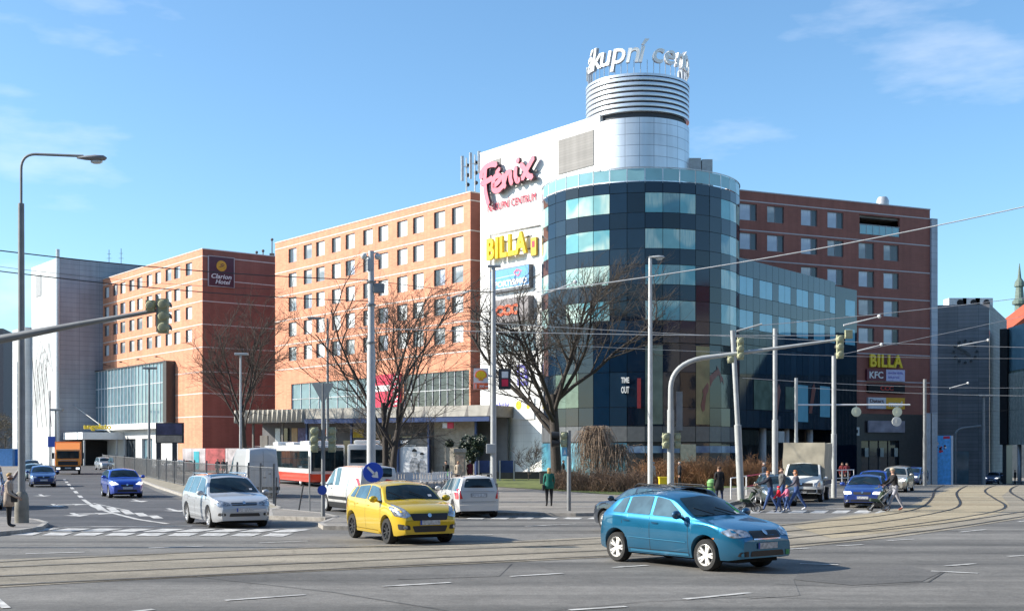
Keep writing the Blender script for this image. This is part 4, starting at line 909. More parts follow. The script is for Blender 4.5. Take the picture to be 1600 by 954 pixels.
# glass office at the right edge, black fin, red roof and church spire
E0 = At(1575, 150); E1 = At(1690, 128); fe = Fac(E0, E1)
eb = fe.thing('glass_office', 'glass office with vertical slats at the right edge', 'building')
et = Zof(512, 150); q = MB(); q.box(0, fe.L, .1, 12, 3.0, et); q.build('core_wall', M_gdark, eb)
M_blur = glassmat('office_glass_blue', (.20, .36, .44), .05, 1.7, .3)
q = MB(); q.box(0, fe.L, 0, .09, Zof(580, 150), et); q.build('upper_glazing', M_blur, eb)
q = MB(); q.box(0, fe.L, 0, .09, 3.0, Zof(580, 150)-.02); q.build('lower_glazing', glassmat('office_glass_green', (.22, .27, .23), .05, 1.6, .8), eb)
q = MB()
for i in range(int(fe.L/.5)): q.box(i*.5, i*.5+.07, -.12, .0, 3.0, Zof(580, 150)-.3)
q.build('slats', pm('slat_metal', (.55, .54, .48), .5, var=.2), eb)
q = MB(); q.box(0, fe.L, 2, 2.4, -4, 3); q.build('recessed_wall', M_blk, eb)
for x in (2.5, 7, 12, 17): q = MB(); q.tube([(x, .5, -4), (x, .5, 3)], .25, 10); q.build('column', M_steel, eb, smooth=True)
fk = Fac(At(1563, 149.5), At(1574.5, 149.0)); t = fk.thing('black_fin_wall', 'tall black fin wall between the slate building and the glass office', 'wall', off=.3)
q = MB(); q.box(0, fk.L, 0, 4, 3.0, Zof(514, 149.5)); q.build('fin', M_blk, t); q = MB(); q.box(.2, fk.L-.2, .5, 3.5, -4, 3.0); q.build('base', M_frame, t)
t = thing('red_roof_house', 'old house with a bright red tiled roof at the right edge', 'building', At(1600, 190, 0)); Zr = Zof(517, 190)
q = MB(); q.box(-2.6, 14, 0, 10, -6, Zr); q.build('wall', M_conc, t)
q = MB(); q.prism([(-2.8, Zr), (14.4, Zr), (8, Zr+6.5), (4.6, Zr+5.6)], -.4, 10.4); q.build('roof', panelmat('red_tiles', (.45, .09, .04), (.3, .06, .03), .4, .35, .8), t)
t = thing('church_tower', 'green grey copper church spire rising beyond the red roof', 'tower', At(1597, 260, 0)); zb = Zof(505, 260); k = 260/F
M_cop = pm('copper_patina', (.12, .17, .14), .6, var=.3)
q = MB(); q.box(-10*k, 10*k, 0, 20*k, 0, zb); q.build('shaft', M_concd, t)
q = MB(); q.lathe([(8*k, zb), (7*k, zb+30*k), (11*k, zb+31*k), (11*k, zb+36*k), (7*k, zb+40*k), (5.5*k, zb+58*k), (8*k, zb+59*k), (7*k, zb+66*k), (3*k, zb+72*k), (.6*k, zb+95*k)], (0, 10*k, 0), 12); q.build('spire', M_cop, t)
# ------------------------------------------------------------------ vehicles
def paint(name, col, metal=.35, rough=.32):
    m, nt, b = nm(name); N, L = nt.nodes, nt.links
    t = N.new('ShaderNodeTexCoord'); n = N.new('ShaderNodeTexNoise'); n.inputs['Scale'].default_value = 2.2; n.inputs['Detail'].default_value = 6; L.new(t.outputs['Object'], n.inputs['Vector'])
    sp = N.new('ShaderNodeSeparateXYZ'); L.new(t.outputs['Object'], sp.inputs[0])
    # road dust low on the body
    r = N.new('ShaderNodeMapRange'); r.inputs[1].default_value = .75; r.inputs[2].default_value = .15; r.inputs[3].default_value = 0; r.inputs[4].default_value = .25; L.new(sp.outputs[2], r.inputs[0])
    k = N.new('ShaderNodeMath'); k.operation = 'MULTIPLY'; L.new(r.outputs[0], k.inputs[0]); L.new(n.outputs['Fac'], k.inputs[1])
    c = N.new('ShaderNodeMixRGB'); c.inputs['Color1'].default_value = (*col, 1); c.inputs['Color2'].default_value = (.20, .18, .15, 1); L.new(k.outputs[0], c.inputs['Fac']); L.new(c.outputs[0], b.inputs['Base Color'])
    rr = N.new('ShaderNodeMapRange'); rr.inputs[3].default_value = rough-.06; rr.inputs[4].default_value = rough+.14; L.new(n.outputs['Fac'], rr.inputs[0]); L.new(rr.outputs[0], b.inputs['Roughness'])
    b.inputs['Metallic'].default_value = metal; b.inputs['Coat Weight'].default_value = 1; b.inputs['Coat Roughness'].default_value = .04
    MATS[name] = m; return m
def autoglass(name, col, ior=1.6):
    m, nt, b = nm(name); N, L = nt.nodes, nt.links
    t = N.new('ShaderNodeTexCoord'); n = N.new('ShaderNodeTexNoise'); n.inputs['Scale'].default_value = 2.6; n.inputs['Detail'].default_value = 2; L.new(t.outputs['Object'], n.inputs['Vector'])
    r = N.new('ShaderNodeValToRGB'); e = r.color_ramp.elements; e[0].position = .42; e[0].color = (*[v*.75 for v in col], 1); e[1].position = .62; e[1].color = (*[min(1, v*1.25) for v in col], 1)
    L.new(n.outputs['Fac'], r.inputs[0]); L.new(r.outputs[0], b.inputs['Base Color']); b.inputs['Roughness'].default_value = .03; b.inputs['IOR'].default_value = ior
    MATS[name] = m; return m
M_cg = autoglass('car_glass_dark', (.010, .020, .026), 1.48); M_cgb = autoglass('car_side_glass', (.05, .10, .13), 1.8)
M_rub = pm('tyre_rubber', (.022, .022, .022), .85, var=.2, scale=9); M_blkp = pm('black_trim_plastic', (.02, .02, .021), .5, var=.15)
M_alu = pm('alloy_silver', (.62, .62, .63), .3, .6, var=.06); M_aluw = pm('alloy_white', (.74, .73, .70), .35, .2, var=.05); M_aluk = pm('alloy_black', (.05, .05, .055), .3, .5, var=.1)
M_chr = pm('chrome', (.75, .76, .78), .12, 1, var=.03)
M_hl = pm('headlight_lens', (.22, .235, .25), .10, .6, var=.7, scale=11, coat=1, col2=(.75, .77, .8))
M_hlon = pm('headlight_lit', (.85, .88, .92), .2, emit=.75, var=.3, scale=8)
M_tl = pm('tail_light_red', (.55, .015, .02), .12, var=.25, scale=9, coat=1); M_ind = pm('indicator_orange', (.8, .25, .03), .2, var=.1, coat=1)
M_pl = pm('number_plate_white', (.34, .35, .37), .4, var=.1, scale=16, col2=(.66, .67, .68)); M_plb = pm('number_plate_blue', (.03, .08, .40), .4)
M_seam = pm('panel_gap', (.012, .012, .013), .8); M_under = pm('underbody_black', (.012, .012, .012), .9)
def interp(P):
    def f(x):
        if x <= P[0][0]: return P[0][1]
        if x >= P[-1][0]: return P[-1][1]
        for i in range(len(P)-1):
            if P[i][0] <= x <= P[i+1][0]:
                t = (x-P[i][0])/(P[i+1][0]-P[i][0]); b, c = P[i][1], P[i+1][1]; h = P[i+1][0]-P[i][0]
                def slope(k):
                    if k <= 0 or k >= len(P)-1: return None
                    a = (P[k][1]-P[k-1][1])/(P[k][0]-P[k-1][0]); d = (P[k+1][1]-P[k][1])/(P[k+1][0]-P[k][0])
                    return 0 if a*d <= 0 else 2*a*d/(a+d)
                s0 = slope(i); s1 = slope(i+1); ls = (c-b)/h; s0 = ls if s0 is None else s0; s1 = ls if s1 is None else s1
                t2, t3 = t*t, t*t*t
                return (2*t3-3*t2+1)*b+(t3-2*t2+t)*h*s0+(-2*t3+3*t2)*c+(t3-t2)*h*s1
    return f
SPEC = {
 'hatch': dict(L=3.82, W=1.65, fo=.80, wb=2.46, wr=.295, top=[(0, .60), (.03, .68), (.12, .76), (.5, .87), (1.02, .97), (1.42, 1.2), (1.82, 1.385), (2.4, 1.45), (2.95, 1.42), (3.28, 1.35), (3.44, 1.25), (3.66, 1.0), (3.74, .93), (3.79, .78), (3.82, .6)],
    belt=[(0, .55), (.2, .74), (1.0, .90), (3.7, .98)], ws=(1.10, 1.80), rw=(3.33, 3.64), sw=[(1.32, 1.86, 2.22, 2.22), (2.30, 2.30, 2.96, 2.92), (3.03, 2.99, 3.38, 3.16)], seams=[1.22, 2.26, 3.06]),
 'mini': dict(L=3.85, W=1.70, fo=.78, wb=2.43, wr=.315, top=[(0, .62), (.03, .72), (.12, .84), (.4, .95), (.92, 1.04), (1.25, 1.28), (1.58, 1.46), (2.1, 1.51), (2.9, 1.47), (3.3, 1.41), (3.48, 1.31), (3.68, 1.06), (3.77, .95), (3.84, .75), (3.85, .6)],
    belt=[(0, .58), (.2, .82), (.9, .96), (3.7, 1.06)], ws=(1.0, 1.56), rw=(3.36, 3.66), sw=[(1.18, 1.62, 2.14, 2.14), (2.20, 2.20, 3.0, 2.92), (3.06, 2.98, 3.38, 3.18)], seams=[1.12, 2.17, 2.95]),
 'mpv': dict(L=4.85, W=1.90, fo=.94, wb=2.92, wr=.335, top=[(0, .66), (.04, .76), (.16, .88), (.6, 1.0), (1.12, 1.10), (1.6, 1.40), (2.05, 1.64), (2.7, 1.72), (3.8, 1.71), (4.4, 1.65), (4.56, 1.52), (4.72, 1.15), (4.8, 1.0), (4.85, .7)],
    belt=[(0, .60), (.2, .84), (1.0, 1.0), (4.7, 1.08)], ws=(1.2, 2.0), rw=(4.45, 4.70), sw=[(1.30, 1.62, 1.52, 1.74), (1.58, 2.08, 2.62, 2.62), (2.72, 2.72, 3.62, 3.60), (3.70, 3.68, 4.48, 4.3)], seams=[1.4, 2.67, 3.66]),
 'estate': dict(L=4.60, W=1.78, fo=.88, wb=2.62, wr=.31, top=[(0, .60), (.04, .68), (.15, .76), (.6, .88), (1.2, .98), (1.6, 1.2), (2.0, 1.38), (2.6, 1.45), (3.6, 1.44), (4.15, 1.38), (4.3, 1.27), (4.5, .98), (4.56, .85), (4.6, .6)],
    belt=[(0, .55), (.2, .74), (1.1, .90), (4.4, .96)], ws=(1.28, 1.98), rw=(4.18, 4.48), sw=[(1.45, 2.0, 2.42, 2.42), (2.50, 2.50, 3.26, 3.22), (3.34, 3.30, 4.25, 4.05)], seams=[1.36, 2.46, 3.3]),
 'roomster': dict(L=4.20, W=1.72, fo=.84, wb=2.60, wr=.31, top=[(0, .60), (.04, .70), (.14, .82), (.5, .93), (1.05, 1.04), (1.4, 1.28), (1.8, 1.50), (2.4, 1.58), (3.6, 1.61), (3.95, 1.57), (4.05, 1.45), (4.14, 1.05), (4.18, .85), (4.2, .6)],
    belt=[(0, .56), (.2, .80), (1.0, .94), (2.3, 1.0), (4.1, .98)], ws=(1.12, 1.76), rw=(3.98, 4.12), sw=[(1.3, 1.8, 2.25, 2.3), (2.36, 2.42, 3.2, 3.15), (3.30, 3.25, 3.92, 3.86)], seams=[1.2, 2.32, 3.24]),
 'van': dict(L=4.80, W=1.90, fo=.92, wb=3.0, wr=.33, top=[(0, .80), (.04, .92), (.2, 1.05), (.75, 1.22), (1.2, 1.55), (1.75, 1.88), (2.3, 1.95), (4.5, 1.95), (4.68, 1.9), (4.76, 1.5), (4.8, .9)],
    belt=[(0, .7), (.2, .98), (.8, 1.08), (4.7, 1.12)], ws=(.86, 1.68), rw=(4.64, 4.76), sw=[(1.02, 1.62, 1.80, 1.80), (2.05, 2.05, 2.55, 2.55)], seams=[.95, 1.9, 3.2], tumble=.16),
 'highvan': dict(L=5.9, W=1.95, fo=1.0, wb=3.65, wr=.34, top=[(0, .85), (.04, 1.0), (.2, 1.12), (.8, 1.3), (1.3, 1.75), (1.8, 2.25), (2.3, 2.62), (2.7, 2.72), (5.6, 2.72), (5.78, 2.66), (5.87, 2.2), (5.9, .9)],
    belt=[(0, .75), (.2, 1.05), (.8, 1.2), (5.8, 1.25)], ws=(.95, 1.75), rw=None, sw=[(1.15, 1.62, 1.95, 1.95)], seams=[1.05, 2.05, 3.3], tumble=.09),
 'cab': dict(L=2.3, W=1.95, fo=.95, wb=8, wr=.34, top=[(0, .85), (.04, 1.0), (.15, 1.12), (.45, 1.25), (.8, 1.65), (1.2, 2.0), (1.5, 2.1), (2.2, 2.1), (2.3, 2.05)],
    belt=[(0, .75), (.2, 1.05), (2.3, 1.15)], ws=(.52, 1.12), rw=None, sw=[(.72, 1.15, 1.75, 1.75)], seams=[.66, 1.85], tumble=.14),
}
_wheels = {}
def wheel_meshes(style, r, mrim):
    key = (style, round(r, 3), mrim.name)
    if key in _wheels: return _wheels[key]
    t = MB(); w = .105; rr = r*.68
    t.lathe([(rr, -w), (r*.93, -w*1.04), (r*.99, -w*.8), (r, -w*.4), (r, w*.4), (r*.99, w*.8), (r*.93, w*1.04), (rr, w)], n=32, axis='y')
    q = MB(); q.lathe([(r*.70, -w*.96), (r*.665, -w*1.0), (r*.63, -w*.85), (r*.60, -w*.3), (r*.60, w*.7)], n=32, axis='y')
    q.lathe([(0, -w*.8), (r*.15, -w*.8), (r*.17, -w*.55)], n=14, axis='y')
    n = {'five': 5, 'double': 5, 'multi': 9, 'cover': 8}[style]
    for i in range(n):
        a = 2*math.pi*i/n
        for s in ((-1, 1) if style == 'double' else (0,)):
            sp_ = .10 if style != 'multi' else .045
            if style == 'cover': sp_ = .13
            ai, ao = a+s*.10, a+s*.20
            p = []
            for rad, an_, hw, yy in ((r*.14, ai, r*.085 if style != 'multi' else r*.05, -w*.78), (r*.645, ao, r*(.06 if style != 'cover' else .16), -w*.90)):
                c_, s_ = math.cos(an_), math.sin(an_)
                p.append(((rad*c_-hw*s_, yy, rad*s_+hw*c_), (rad*c_+hw*s_, yy, rad*s_-hw*c_)))
            (a1, b1), (a2, b2) = p; q.face([a1, a2, b2, b1])
            lo = lambda v: (v[0], v[1]+.035, v[2]); q.face([a1, lo(a1), lo(a2), a2]); q.face([b1, b2, lo(b2), lo(b1)])
    d = MB(); d.lathe([(0, -w*.25), (r*.60, -w*.25)], n=24, axis='y'); d.lathe([(0, -w*.3), (r*.42, -w*.3), (r*.42, -w*.26)], n=20, axis='y')
    _wheels[key] = (t.mesh('tyre', M_rub, smooth=.7), q.mesh('rim', mrim, smooth=.5), d.mesh('brake_disc', M_frame if style != 'cover' else M_rub)); return _wheels[key]
def add_wheel(root, x, y, r, style, mrim, z=0):
    t, q, d = wheel_meshes(style, r, mrim); s = -1 if y < 0 else 1
    o = obj('wheel', t, root, (x, y, r+z), (0, 0, 0 if s < 0 else math.pi)); obj('rim', q, o); obj('brake_disc', d, o)
def car(name, label, cat, spec, mp, P=None, hv=None, near='right', px=None, Y=None, group=None, rim='five', mrim=None, lod=0, k=1.0, lights=False, extras=None, plate=True, glass=None, sglass=None, hood=None, lower=None, zs=.22, trim=None):
    s = SPEC[spec]; L, W = s['L'], s['W']; top = interp(s['top']); belt = interp(s['belt']); tum = s.get('tumble', .34)
    hv = Vector(hv).normalized(); mrim = mrim or M_alu; wr = s['wr']; xf = s['fo']; xr = s['fo']+s['wb']; ra = wr+.055; glass = glass or M_cg; sglass = sglass or M_cgb
    if P is not None:
        lat = Vector((-hv.y, hv.x)) if near == 'right' else Vector((hv.y, -hv.x))
        c = Vector(P[:2])+lat*(W/2-.12)*k-hv*(L/2-xf)*k if near in ('right', 'left') else Vector(P[:2])
    else: c = Vector(At(px, Y)[:2])
    root = thing(name, label, cat, (c.x, c.y, gz(*c)), math.atan2(hv.y, hv.x)+math.pi, group); root.scale = (k, k, k)
    X = sorted(set([0, .012, .03, .06, .1, .15, .22, .3, .4]+[L-v for v in (0, .012, .03, .06, .1, .15, .22, .3, .4)]+[round(.5+i*.09, 3) for i in range(int((L-.9)/.09)+1)]+
        [v for xc in (xf, xr) if xc < L for v in [xc-ra-.001, xc+ra+.001]+[xc-ra*math.cos(math.pi*i/14) for i in range(15)]]))
    def hw(x):
        w = W/2; a = .62; f = max(0, 1-x/a); r_ = max(0, 1-(L-x)/.5)
        return w*(1-.20*f**2.3-.035*f)*(1-.10*r_**2.2-.02*r_)
    def zbot(x):
        b = zs+.05*max(0, 1-x/.3)+.06*max(0, 1-(L-x)/.4)
        for xc in (xf, xr):
            d = abs(x-xc)
            if d < ra: b = max(b, wr+math.sqrt(ra*ra-d*d))
        return b
    def section(x):
        zt = top(x); zb = min(belt(x), zt-.025); z0 = zbot(x); w = hw(x); pts = [(w*.93-.07, z0), (w*.935, z0)]
        z0 = min(z0, zb-.05)
        for i in range(1, 8):
            t = i/8; z = z0+(zb-z0)*t; u = (z-zs)/(belt(x)-zs); pts.append((w*(1-.05*(1.8*u-1.05)**2 if u < .9 else 1-.016-.02*(u-.9)*10), z))
        pts[-1] = (w*.988, pts[-1][1]); pts.append((w*.965, zb)); h = zt-zb; r = min(.11, .45*h); ye = w*.955-tum*(h-r)
        pts.append((w*.955, zb+min(.012, h*.3)))
        for t in (.33, .66, 1): pts.append((w*.955-tum*(h-r)*t-.02*math.sin(t*math.pi*.5)*min(1, h*2), zb+.012+(h-r-.012)*t if h > .05 else zb+h*.3+h*.2*t))
        ye = pts[-1][0]; ze = pts[-1][1]; cr_ = min(.07, .25*h+.018); edge = zt-cr_
        for t in (.3, .65, 1): a = t*math.pi/2; pts.append((ye-r*.9*(1-math.cos(a)), ze+(edge-ze)*math.sin(a)))
        y1 = pts[-1][0]
        for t in (.8, .55, .3, 0): pts.append((y1*t, zt-cr_*t*t))
        return pts, y1
    bm = bmesh.new(); rings = []
    for x in X:
        pts, _ = section(x); rings.append([bm.verts.new((x-L/2, -y, z)) for y, z in pts]+[bm.verts.new((x-L/2, y, z)) for y, z in pts[:-1][::-1]])
    for i in range(len(rings)-1):
        for j in range(len(rings[0])-1): bm.faces.new((rings[i][j], rings[i+1][j], rings[i+1][j+1], rings[i][j+1]))
    n_ = len(rings[0])
    for rg in (rings[0], rings[-1]):
        try:
            for j in range(n_//2): bm.faces.new((rg[j], rg[j+1], rg[n_-2-j], rg[n_-1-j])) if j+1 < n_-2-j else bm.faces.new((rg[j], rg[j+1], rg[n_-1-j]))
        except Exception: pass
    bmesh.ops.remove_doubles(bm, verts=bm.verts, dist=1e-5); bmesh.ops.recalc_face_normals(bm, faces=bm.faces)
    for f in bm.faces: f.smooth = True
    for e in bm.edges:
        if len(e.link_faces) == 2 and e.calc_face_angle(0) > .75: e.smooth = False
    bvh = BVHTree.FromBMesh(bm); me = bpy.data.meshes.new('body'); 
    mats = [mp]
    if lower:
        mats.append(lower)
        for f in bm.faces:
            if f.calc_center_median().z < .42: f.material_index = 1
    bm.to_mesh(me); bm.free()
    for m_ in mats: me.materials.append(m_)
    body = obj('body', me, root)
    DIR = {'L': (Vector((0, -3, 0)), Vector((0, 1, 0)), 'xz'), 'R': (Vector((0, 3, 0)), Vector((0, -1, 0)), 'xz'), 'F': (Vector((-6, 0, 0)), Vector((1, 0, 0)), 'yz'), 'B': (Vector((6, 0, 0)), Vector((-1, 0, 0)), 'yz'), 'T': (Vector((0, 0, 5)), Vector((0, 0, -1)), 'xy')}
    def decal(name_, polys, view, m_, off=.006, step=.08, parent=None):
        o_, d_, pl_ = DIR[view]; q = MB()
        for poly in (polys if isinstance(polys[0][0], (list, tuple)) else [polys]):
            V_, F_ = gridpoly(poly, step); base = []; 
            for a, b in V_:
                p = Vector((a, 0, b)) if pl_ == 'xz' else (Vector((0, a, b)) if pl_ == 'yz' else Vector((a, b, 0)))
                h_ = bvh.ray_cast(p+o_, d_); base.append(None if h_[0] is None else tuple(h_[0]+h_[1]*(off if h_[1].dot(d_) < 0 else -off)))
            k0 = len(q.v); idx = {}
            for i, p in enumerate(base):
                if p is not None: idx[i] = len(q.v); q.v.append(p)
            for f in F_:
                if all(i in idx for i in f): q.f.append(tuple(idx[i] for i in f)); q.mi.append(0)
        if not q.f: return None
        me_ = mkmesh(name_, q.v, q.f, m_); o = obj(name_, me_, parent or root); return o
    def roundpoly(pts, r=.03, n=3):
        out = []; N_ = len(pts)
        for i in range(N_):
            a, b, c_ = Vector(pts[i-1]), Vector(pts[i]), Vector(pts[(i+1) % N_]); u = (a-b); v = (c_-b); rr = min(r, u.length*.45, v.length*.45); u.normalize(); v.normalize()
            for j in range(n+1):
                t = j/n; out.append(tuple((b+u*rr)*(1-t)**2+b*2*t*(1-t)+(b+v*rr)*t*t))
        return out
    car_ctx = dict(root=root, decal=decal, roundpoly=roundpoly, top=top, belt=belt, L=L, W=W, hw=hw, section=section, body=body, xf=xf, xr=xr)
    # windscreen and rear window follow the silhouette
    def screen(x0, x1, view, name_, m_, inset=.05):
        Lf = []; n = 6
        for i in range(n+1):
            x = x0+(x1-x0)*i/n; _, y1 = section(x); z = top(x); w_ = y1-inset+.03*(1-i/n if view == 'F' else i/n); Lf.append((w_, z-(.055 if i == 0 and view == 'F' else .02)*0-cr0(x)))
        poly = [(-a, b) for a, b in Lf]+[(a, b) for a, b in Lf[::-1]]
        return decal(name_, poly, view, m_, .007, .1)
    def cr0(x): return .03
    wsx = s['ws']; zc, zr_ = top(wsx[0])+.0, top(wsx[1]); 
    def yedge(x): return section(x)[1]
    def zpoly(xa, xb, view, m1=.025, m2=.03):
        za, zb_ = top(xa)+(.01 if view == 'F' else -m2), top(xb)-(m2 if view == 'F' else -.02)
        return za, zb_
    ya, yb = yedge(wsx[0])+.0, yedge(wsx[1]); z0, z1 = top(wsx[0])-.005, top(wsx[1])-.035
    decal('windscreen', roundpoly([(-ya+.03, z0-.02), (-(ya+yb)/2+.02, (z0+z1)/2-.01), (-yb+.03, z1-.04), (0, z1), (yb-.03, z1-.04), ((ya+yb)/2-.02, (z0+z1)/2-.01), (ya-.03, z0-.02), (0, z0+.01)], .04), 'F', glass, .008, .09)
    if s['rw']:
        xa, xb = s['rw']; ya, yb = yedge(xa), yedge(min(xb, L-.06)); z1, z0 = top(xa)-.05, top(xb)+.0
        if z0 > z1: z0 = z1-.3
        decal('rear_window', roundpoly([(-yb+.08, z0), (yb-.08, z0), (ya-.05, z1-.02), (-ya+.05, z1-.02)], .05), 'B', glass, .008, .09)
    for view in 'LR':
        for (b0, t0, b1, t1) in s['sw']:
            n = 5; up = [(t0+(t1-t0)*i/n, min(top(t0+(t1-t0)*i/n)-.115, 9)) for i in range(n+1)]; lo = [(b1+(b0-b1)*i/2, belt(b1+(b0-b1)*i/2)+.03) for i in range(3)]
            decal('side_window', [(x-L/2, z) for x, z in roundpoly(up+lo, .03, 2)], view, sglass, .007, .12)
        if lod < 2:
            polys = []
            for x in s['seams']:
                zlo = max(zs+.06, zbot(x)+.02); lean = .02
                polys.append([(x-L/2-.005, zlo), (x-L/2+.005, zlo), (x-L/2+.005+lean, belt(x)), (x-L/2-.005+lean, belt(x))])
            zl = zs+.085; a, b = s['seams'][0], s['seams'][-1]; polys.append([(a-L/2, zl), (min(b, xr-ra-.02)-L/2, zl), (min(b, xr-ra-.02)-L/2, zl+.01), (a-L/2, zl+.01)])
            decal('door_seam', polys, view, M_seam, .003, .2)
            hp = []
            for x in s['seams'][1:2+1 if spec not in ('van', 'highvan', 'cab') else 2]:
                if x < L-.5: hp.append(roundpoly([(x-L/2-.22, belt(x)-.13), (x-L/2-.06, belt(x)-.125), (x-L/2-.06, belt(x)-.10), (x-L/2-.22, belt(x)-.105)], .01, 2))
            if hp: decal('door_handle', hp, view, trim or (mp if spec in ('mpv', 'mini', 'hatch') else M_blkp), .022, .2)
    if hood: decal('bonnet', roundpoly([(.14-L/2, -W*.33), (wsx[0]-.03-L/2, -W*.41), (wsx[0]-.03-L/2, W*.41), (.14-L/2, W*.33)], .1), 'T', hood, .004, .12)
    # wheels, underbody, mirrors
    for x in (xf, xr):
        if x < L:
            for y in (-1, 1): add_wheel(root, x-L/2, y*(W/2-.125), wr, rim, mrim)
    q = MB(); q.box(.25-L/2, L/2-.2, -W/2+.27, W/2-.27, .17, .62); q.build('underbody', M_under, root)
    q = MB()
    for xc in (xf, xr):
        if xc < L:
            for y in (-1, 1):
                y0, y1 = sorted((y*(W/2-.30), y*(W/2-.10))); q.lathe([(ra+.01, y0), (ra+.01, y1)], (xc-L/2, 0, wr), 16, 'y', 0, math.pi*.02, math.pi*.98)
    q.build('wheel_arch_liner', M_under, root)
    mxp = s['sw'][0][0]+.06; mz = belt(mxp)+.1
    for y in (-1, 1):
        q = MB(); yy = y*(hw(mxp)+.13); q.ball((mxp-L/2, yy, mz), .12, 10, 0, (.55, 1, .72)); q.tube([(mxp-L/2+.02, y*(hw(mxp)-.08), mz-.08), (mxp-L/2, yy-y*.05, mz-.03)], .03, 6)
        q.build('door_mirror', trim or mp, root, smooth=True)
    if lod < 2:
        q = MB()
        for y in (-.32, .25): q.tube([(wsx[0]-L/2-.02, y, top(wsx[0])+.02), (wsx[0]-L/2+.16, y+.38, top(wsx[0]+.2)+.015)], .01, 4)
        q.build('wiper', M_blkp, root)
    if extras: extras(car_ctx)
    return root
def front_face(c, hl, grille, lowg, plate_z, fog=None, hlm=None, badge=True, frame=None, gm=None, plate_w=.26, bump=None):
    d, rp = c['decal'], c['roundpoly']
    for s_ in (-1, 1):
        h = [(s_*a, b) for a, b in hl]; d('headlight', rp(h, .03), 'F', hlm or M_hl, .009, .06)
        if fog: d('fog_light', rp([(s_*a, b) for a, b in fog], .03), 'F', M_blkp, .007, .06); cx_ = s_*sum(a for a, b in fog)/len(fog); cz = sum(b for a, b in fog)/len(fog); d('fog_lamp', [(cx_+.045*math.cos(t*.8), cz+.045*math.sin(t*.8)) for t in range(8)], 'F', M_hl, .014, .1)
    d('grille', rp(grille, .03), 'F', gm or M_blkp, .008, .08)
    if frame: d('grille_bar', frame, 'F', M_chr, .014, .08)
    if lowg: d('lower_grille', rp(lowg, .03), 'F', M_blkp, .008, .08)
    if badge:
        z = sum(b for a, b in grille)/len(grille)+.035; d('badge', [(.05*math.cos(t*.63), z+.045*math.sin(t*.63)) for t in range(10)], 'F', M_chr, .018, .2)
    if plate_z: 
        w = plate_w; d('number_plate', [(-w, plate_z-.055), (w, plate_z-.055), (w, plate_z+.055), (-w, plate_z+.055)], 'F', M_pl, .02, .2)
        d('plate_strip', [(w-.045, plate_z-.055), (w, plate_z-.055), (w, plate_z+.055), (w-.045, plate_z+.055)], 'F', M_plb, .024, .2)
# ---- the near cars
def ex_blue(c):
    front_face(c, [(.40, .66), (.74, .64), (.80, .74), (.72, .80), (.42, .76)], [(-.36, .62), (.36, .62), (.38, .755), (-.38, .755)], [(-.45, .30), (.45, .30), (.42, .40), (-.42, .40)], .49, frame=[(-.36, .60), (.36, .60), (.36, .622), (-.36, .622)])
    d, rp, L = c['decal'], c['roundpoly'], c['L']
    for v in 'LR':
        d('side_moulding', [(1.28-L/2, .50), (3.0-L/2, .53), (3.0-L/2, .545), (1.28-L/2, .515)], v, MATS['paint_blue_light'], .02, .3)
        d('sill_strip', [(1.22-L/2, .255), (2.82-L/2, .255), (2.82-L/2, .30), (1.22-L/2, .30)], v, MATS['paint_blue_light'], .014, .3)
        d('indicator', rp([(.55-L/2, .60), (.62-L/2, .60), (.62-L/2, .625), (.55-L/2, .625)], .01), v, M_ind, .008, .1)
    d('bumper_intake', rp([(.50, .30), (.68, .31), (.66, .39), (.50, .40)], .02), 'F', M_blkp, .01, .06); d('bumper_intake', rp([(-.68, .31), (-.50, .30), (-.50, .40), (-.66, .39)], .02), 'F', pm('green_fog_cover', (.02, .30, .10), .3), .01, .06)
    d('screen_sticker', [(-.56, 1.02), (-.46, 1.02), (-.46, 1.06), (-.50, 1.07), (-.52, 1.20), (-.56, 1.22)], 'F', pm('sticker_green', (.10, .55, .05), .5), .014, .1)
    d('toll_sticker', rp([(-.50, 1.0), (-.40, 1.0), (-.40, 1.05), (-.50, 1.05)], .01), 'F', M_redw, .013, .1)
    for s_ in (-1, 1): d('tail_light', rp([(s_*.5, .72), (s_*.70, .72), (s_*.70, .93), (s_*.58, .93)], .03), 'B', M_tl, .008, .06)
    d('number_plate', [(-.26, .6), (.26, .6), (.26, .71), (-.26, .71)], 'B', M_pl, .012, .2)
P_blue = paint('paint_blue_metallic', (.003, .135, .27), .6, .28); paint('paint_blue_light', (.03, .25, .45), .4, .3)
car('blue_hatchback', 'bright metallic blue hatchback with white five spoke alloys driving in the foreground', 'car', 'hatch', P_blue, P=G(1107, 891), hv=(.60, -.80), rim='double', mrim=M_aluw, extras=ex_blue, k=1.07, trim=paint('paint_blue_deep', (.008, .06, .13), .4, .3))
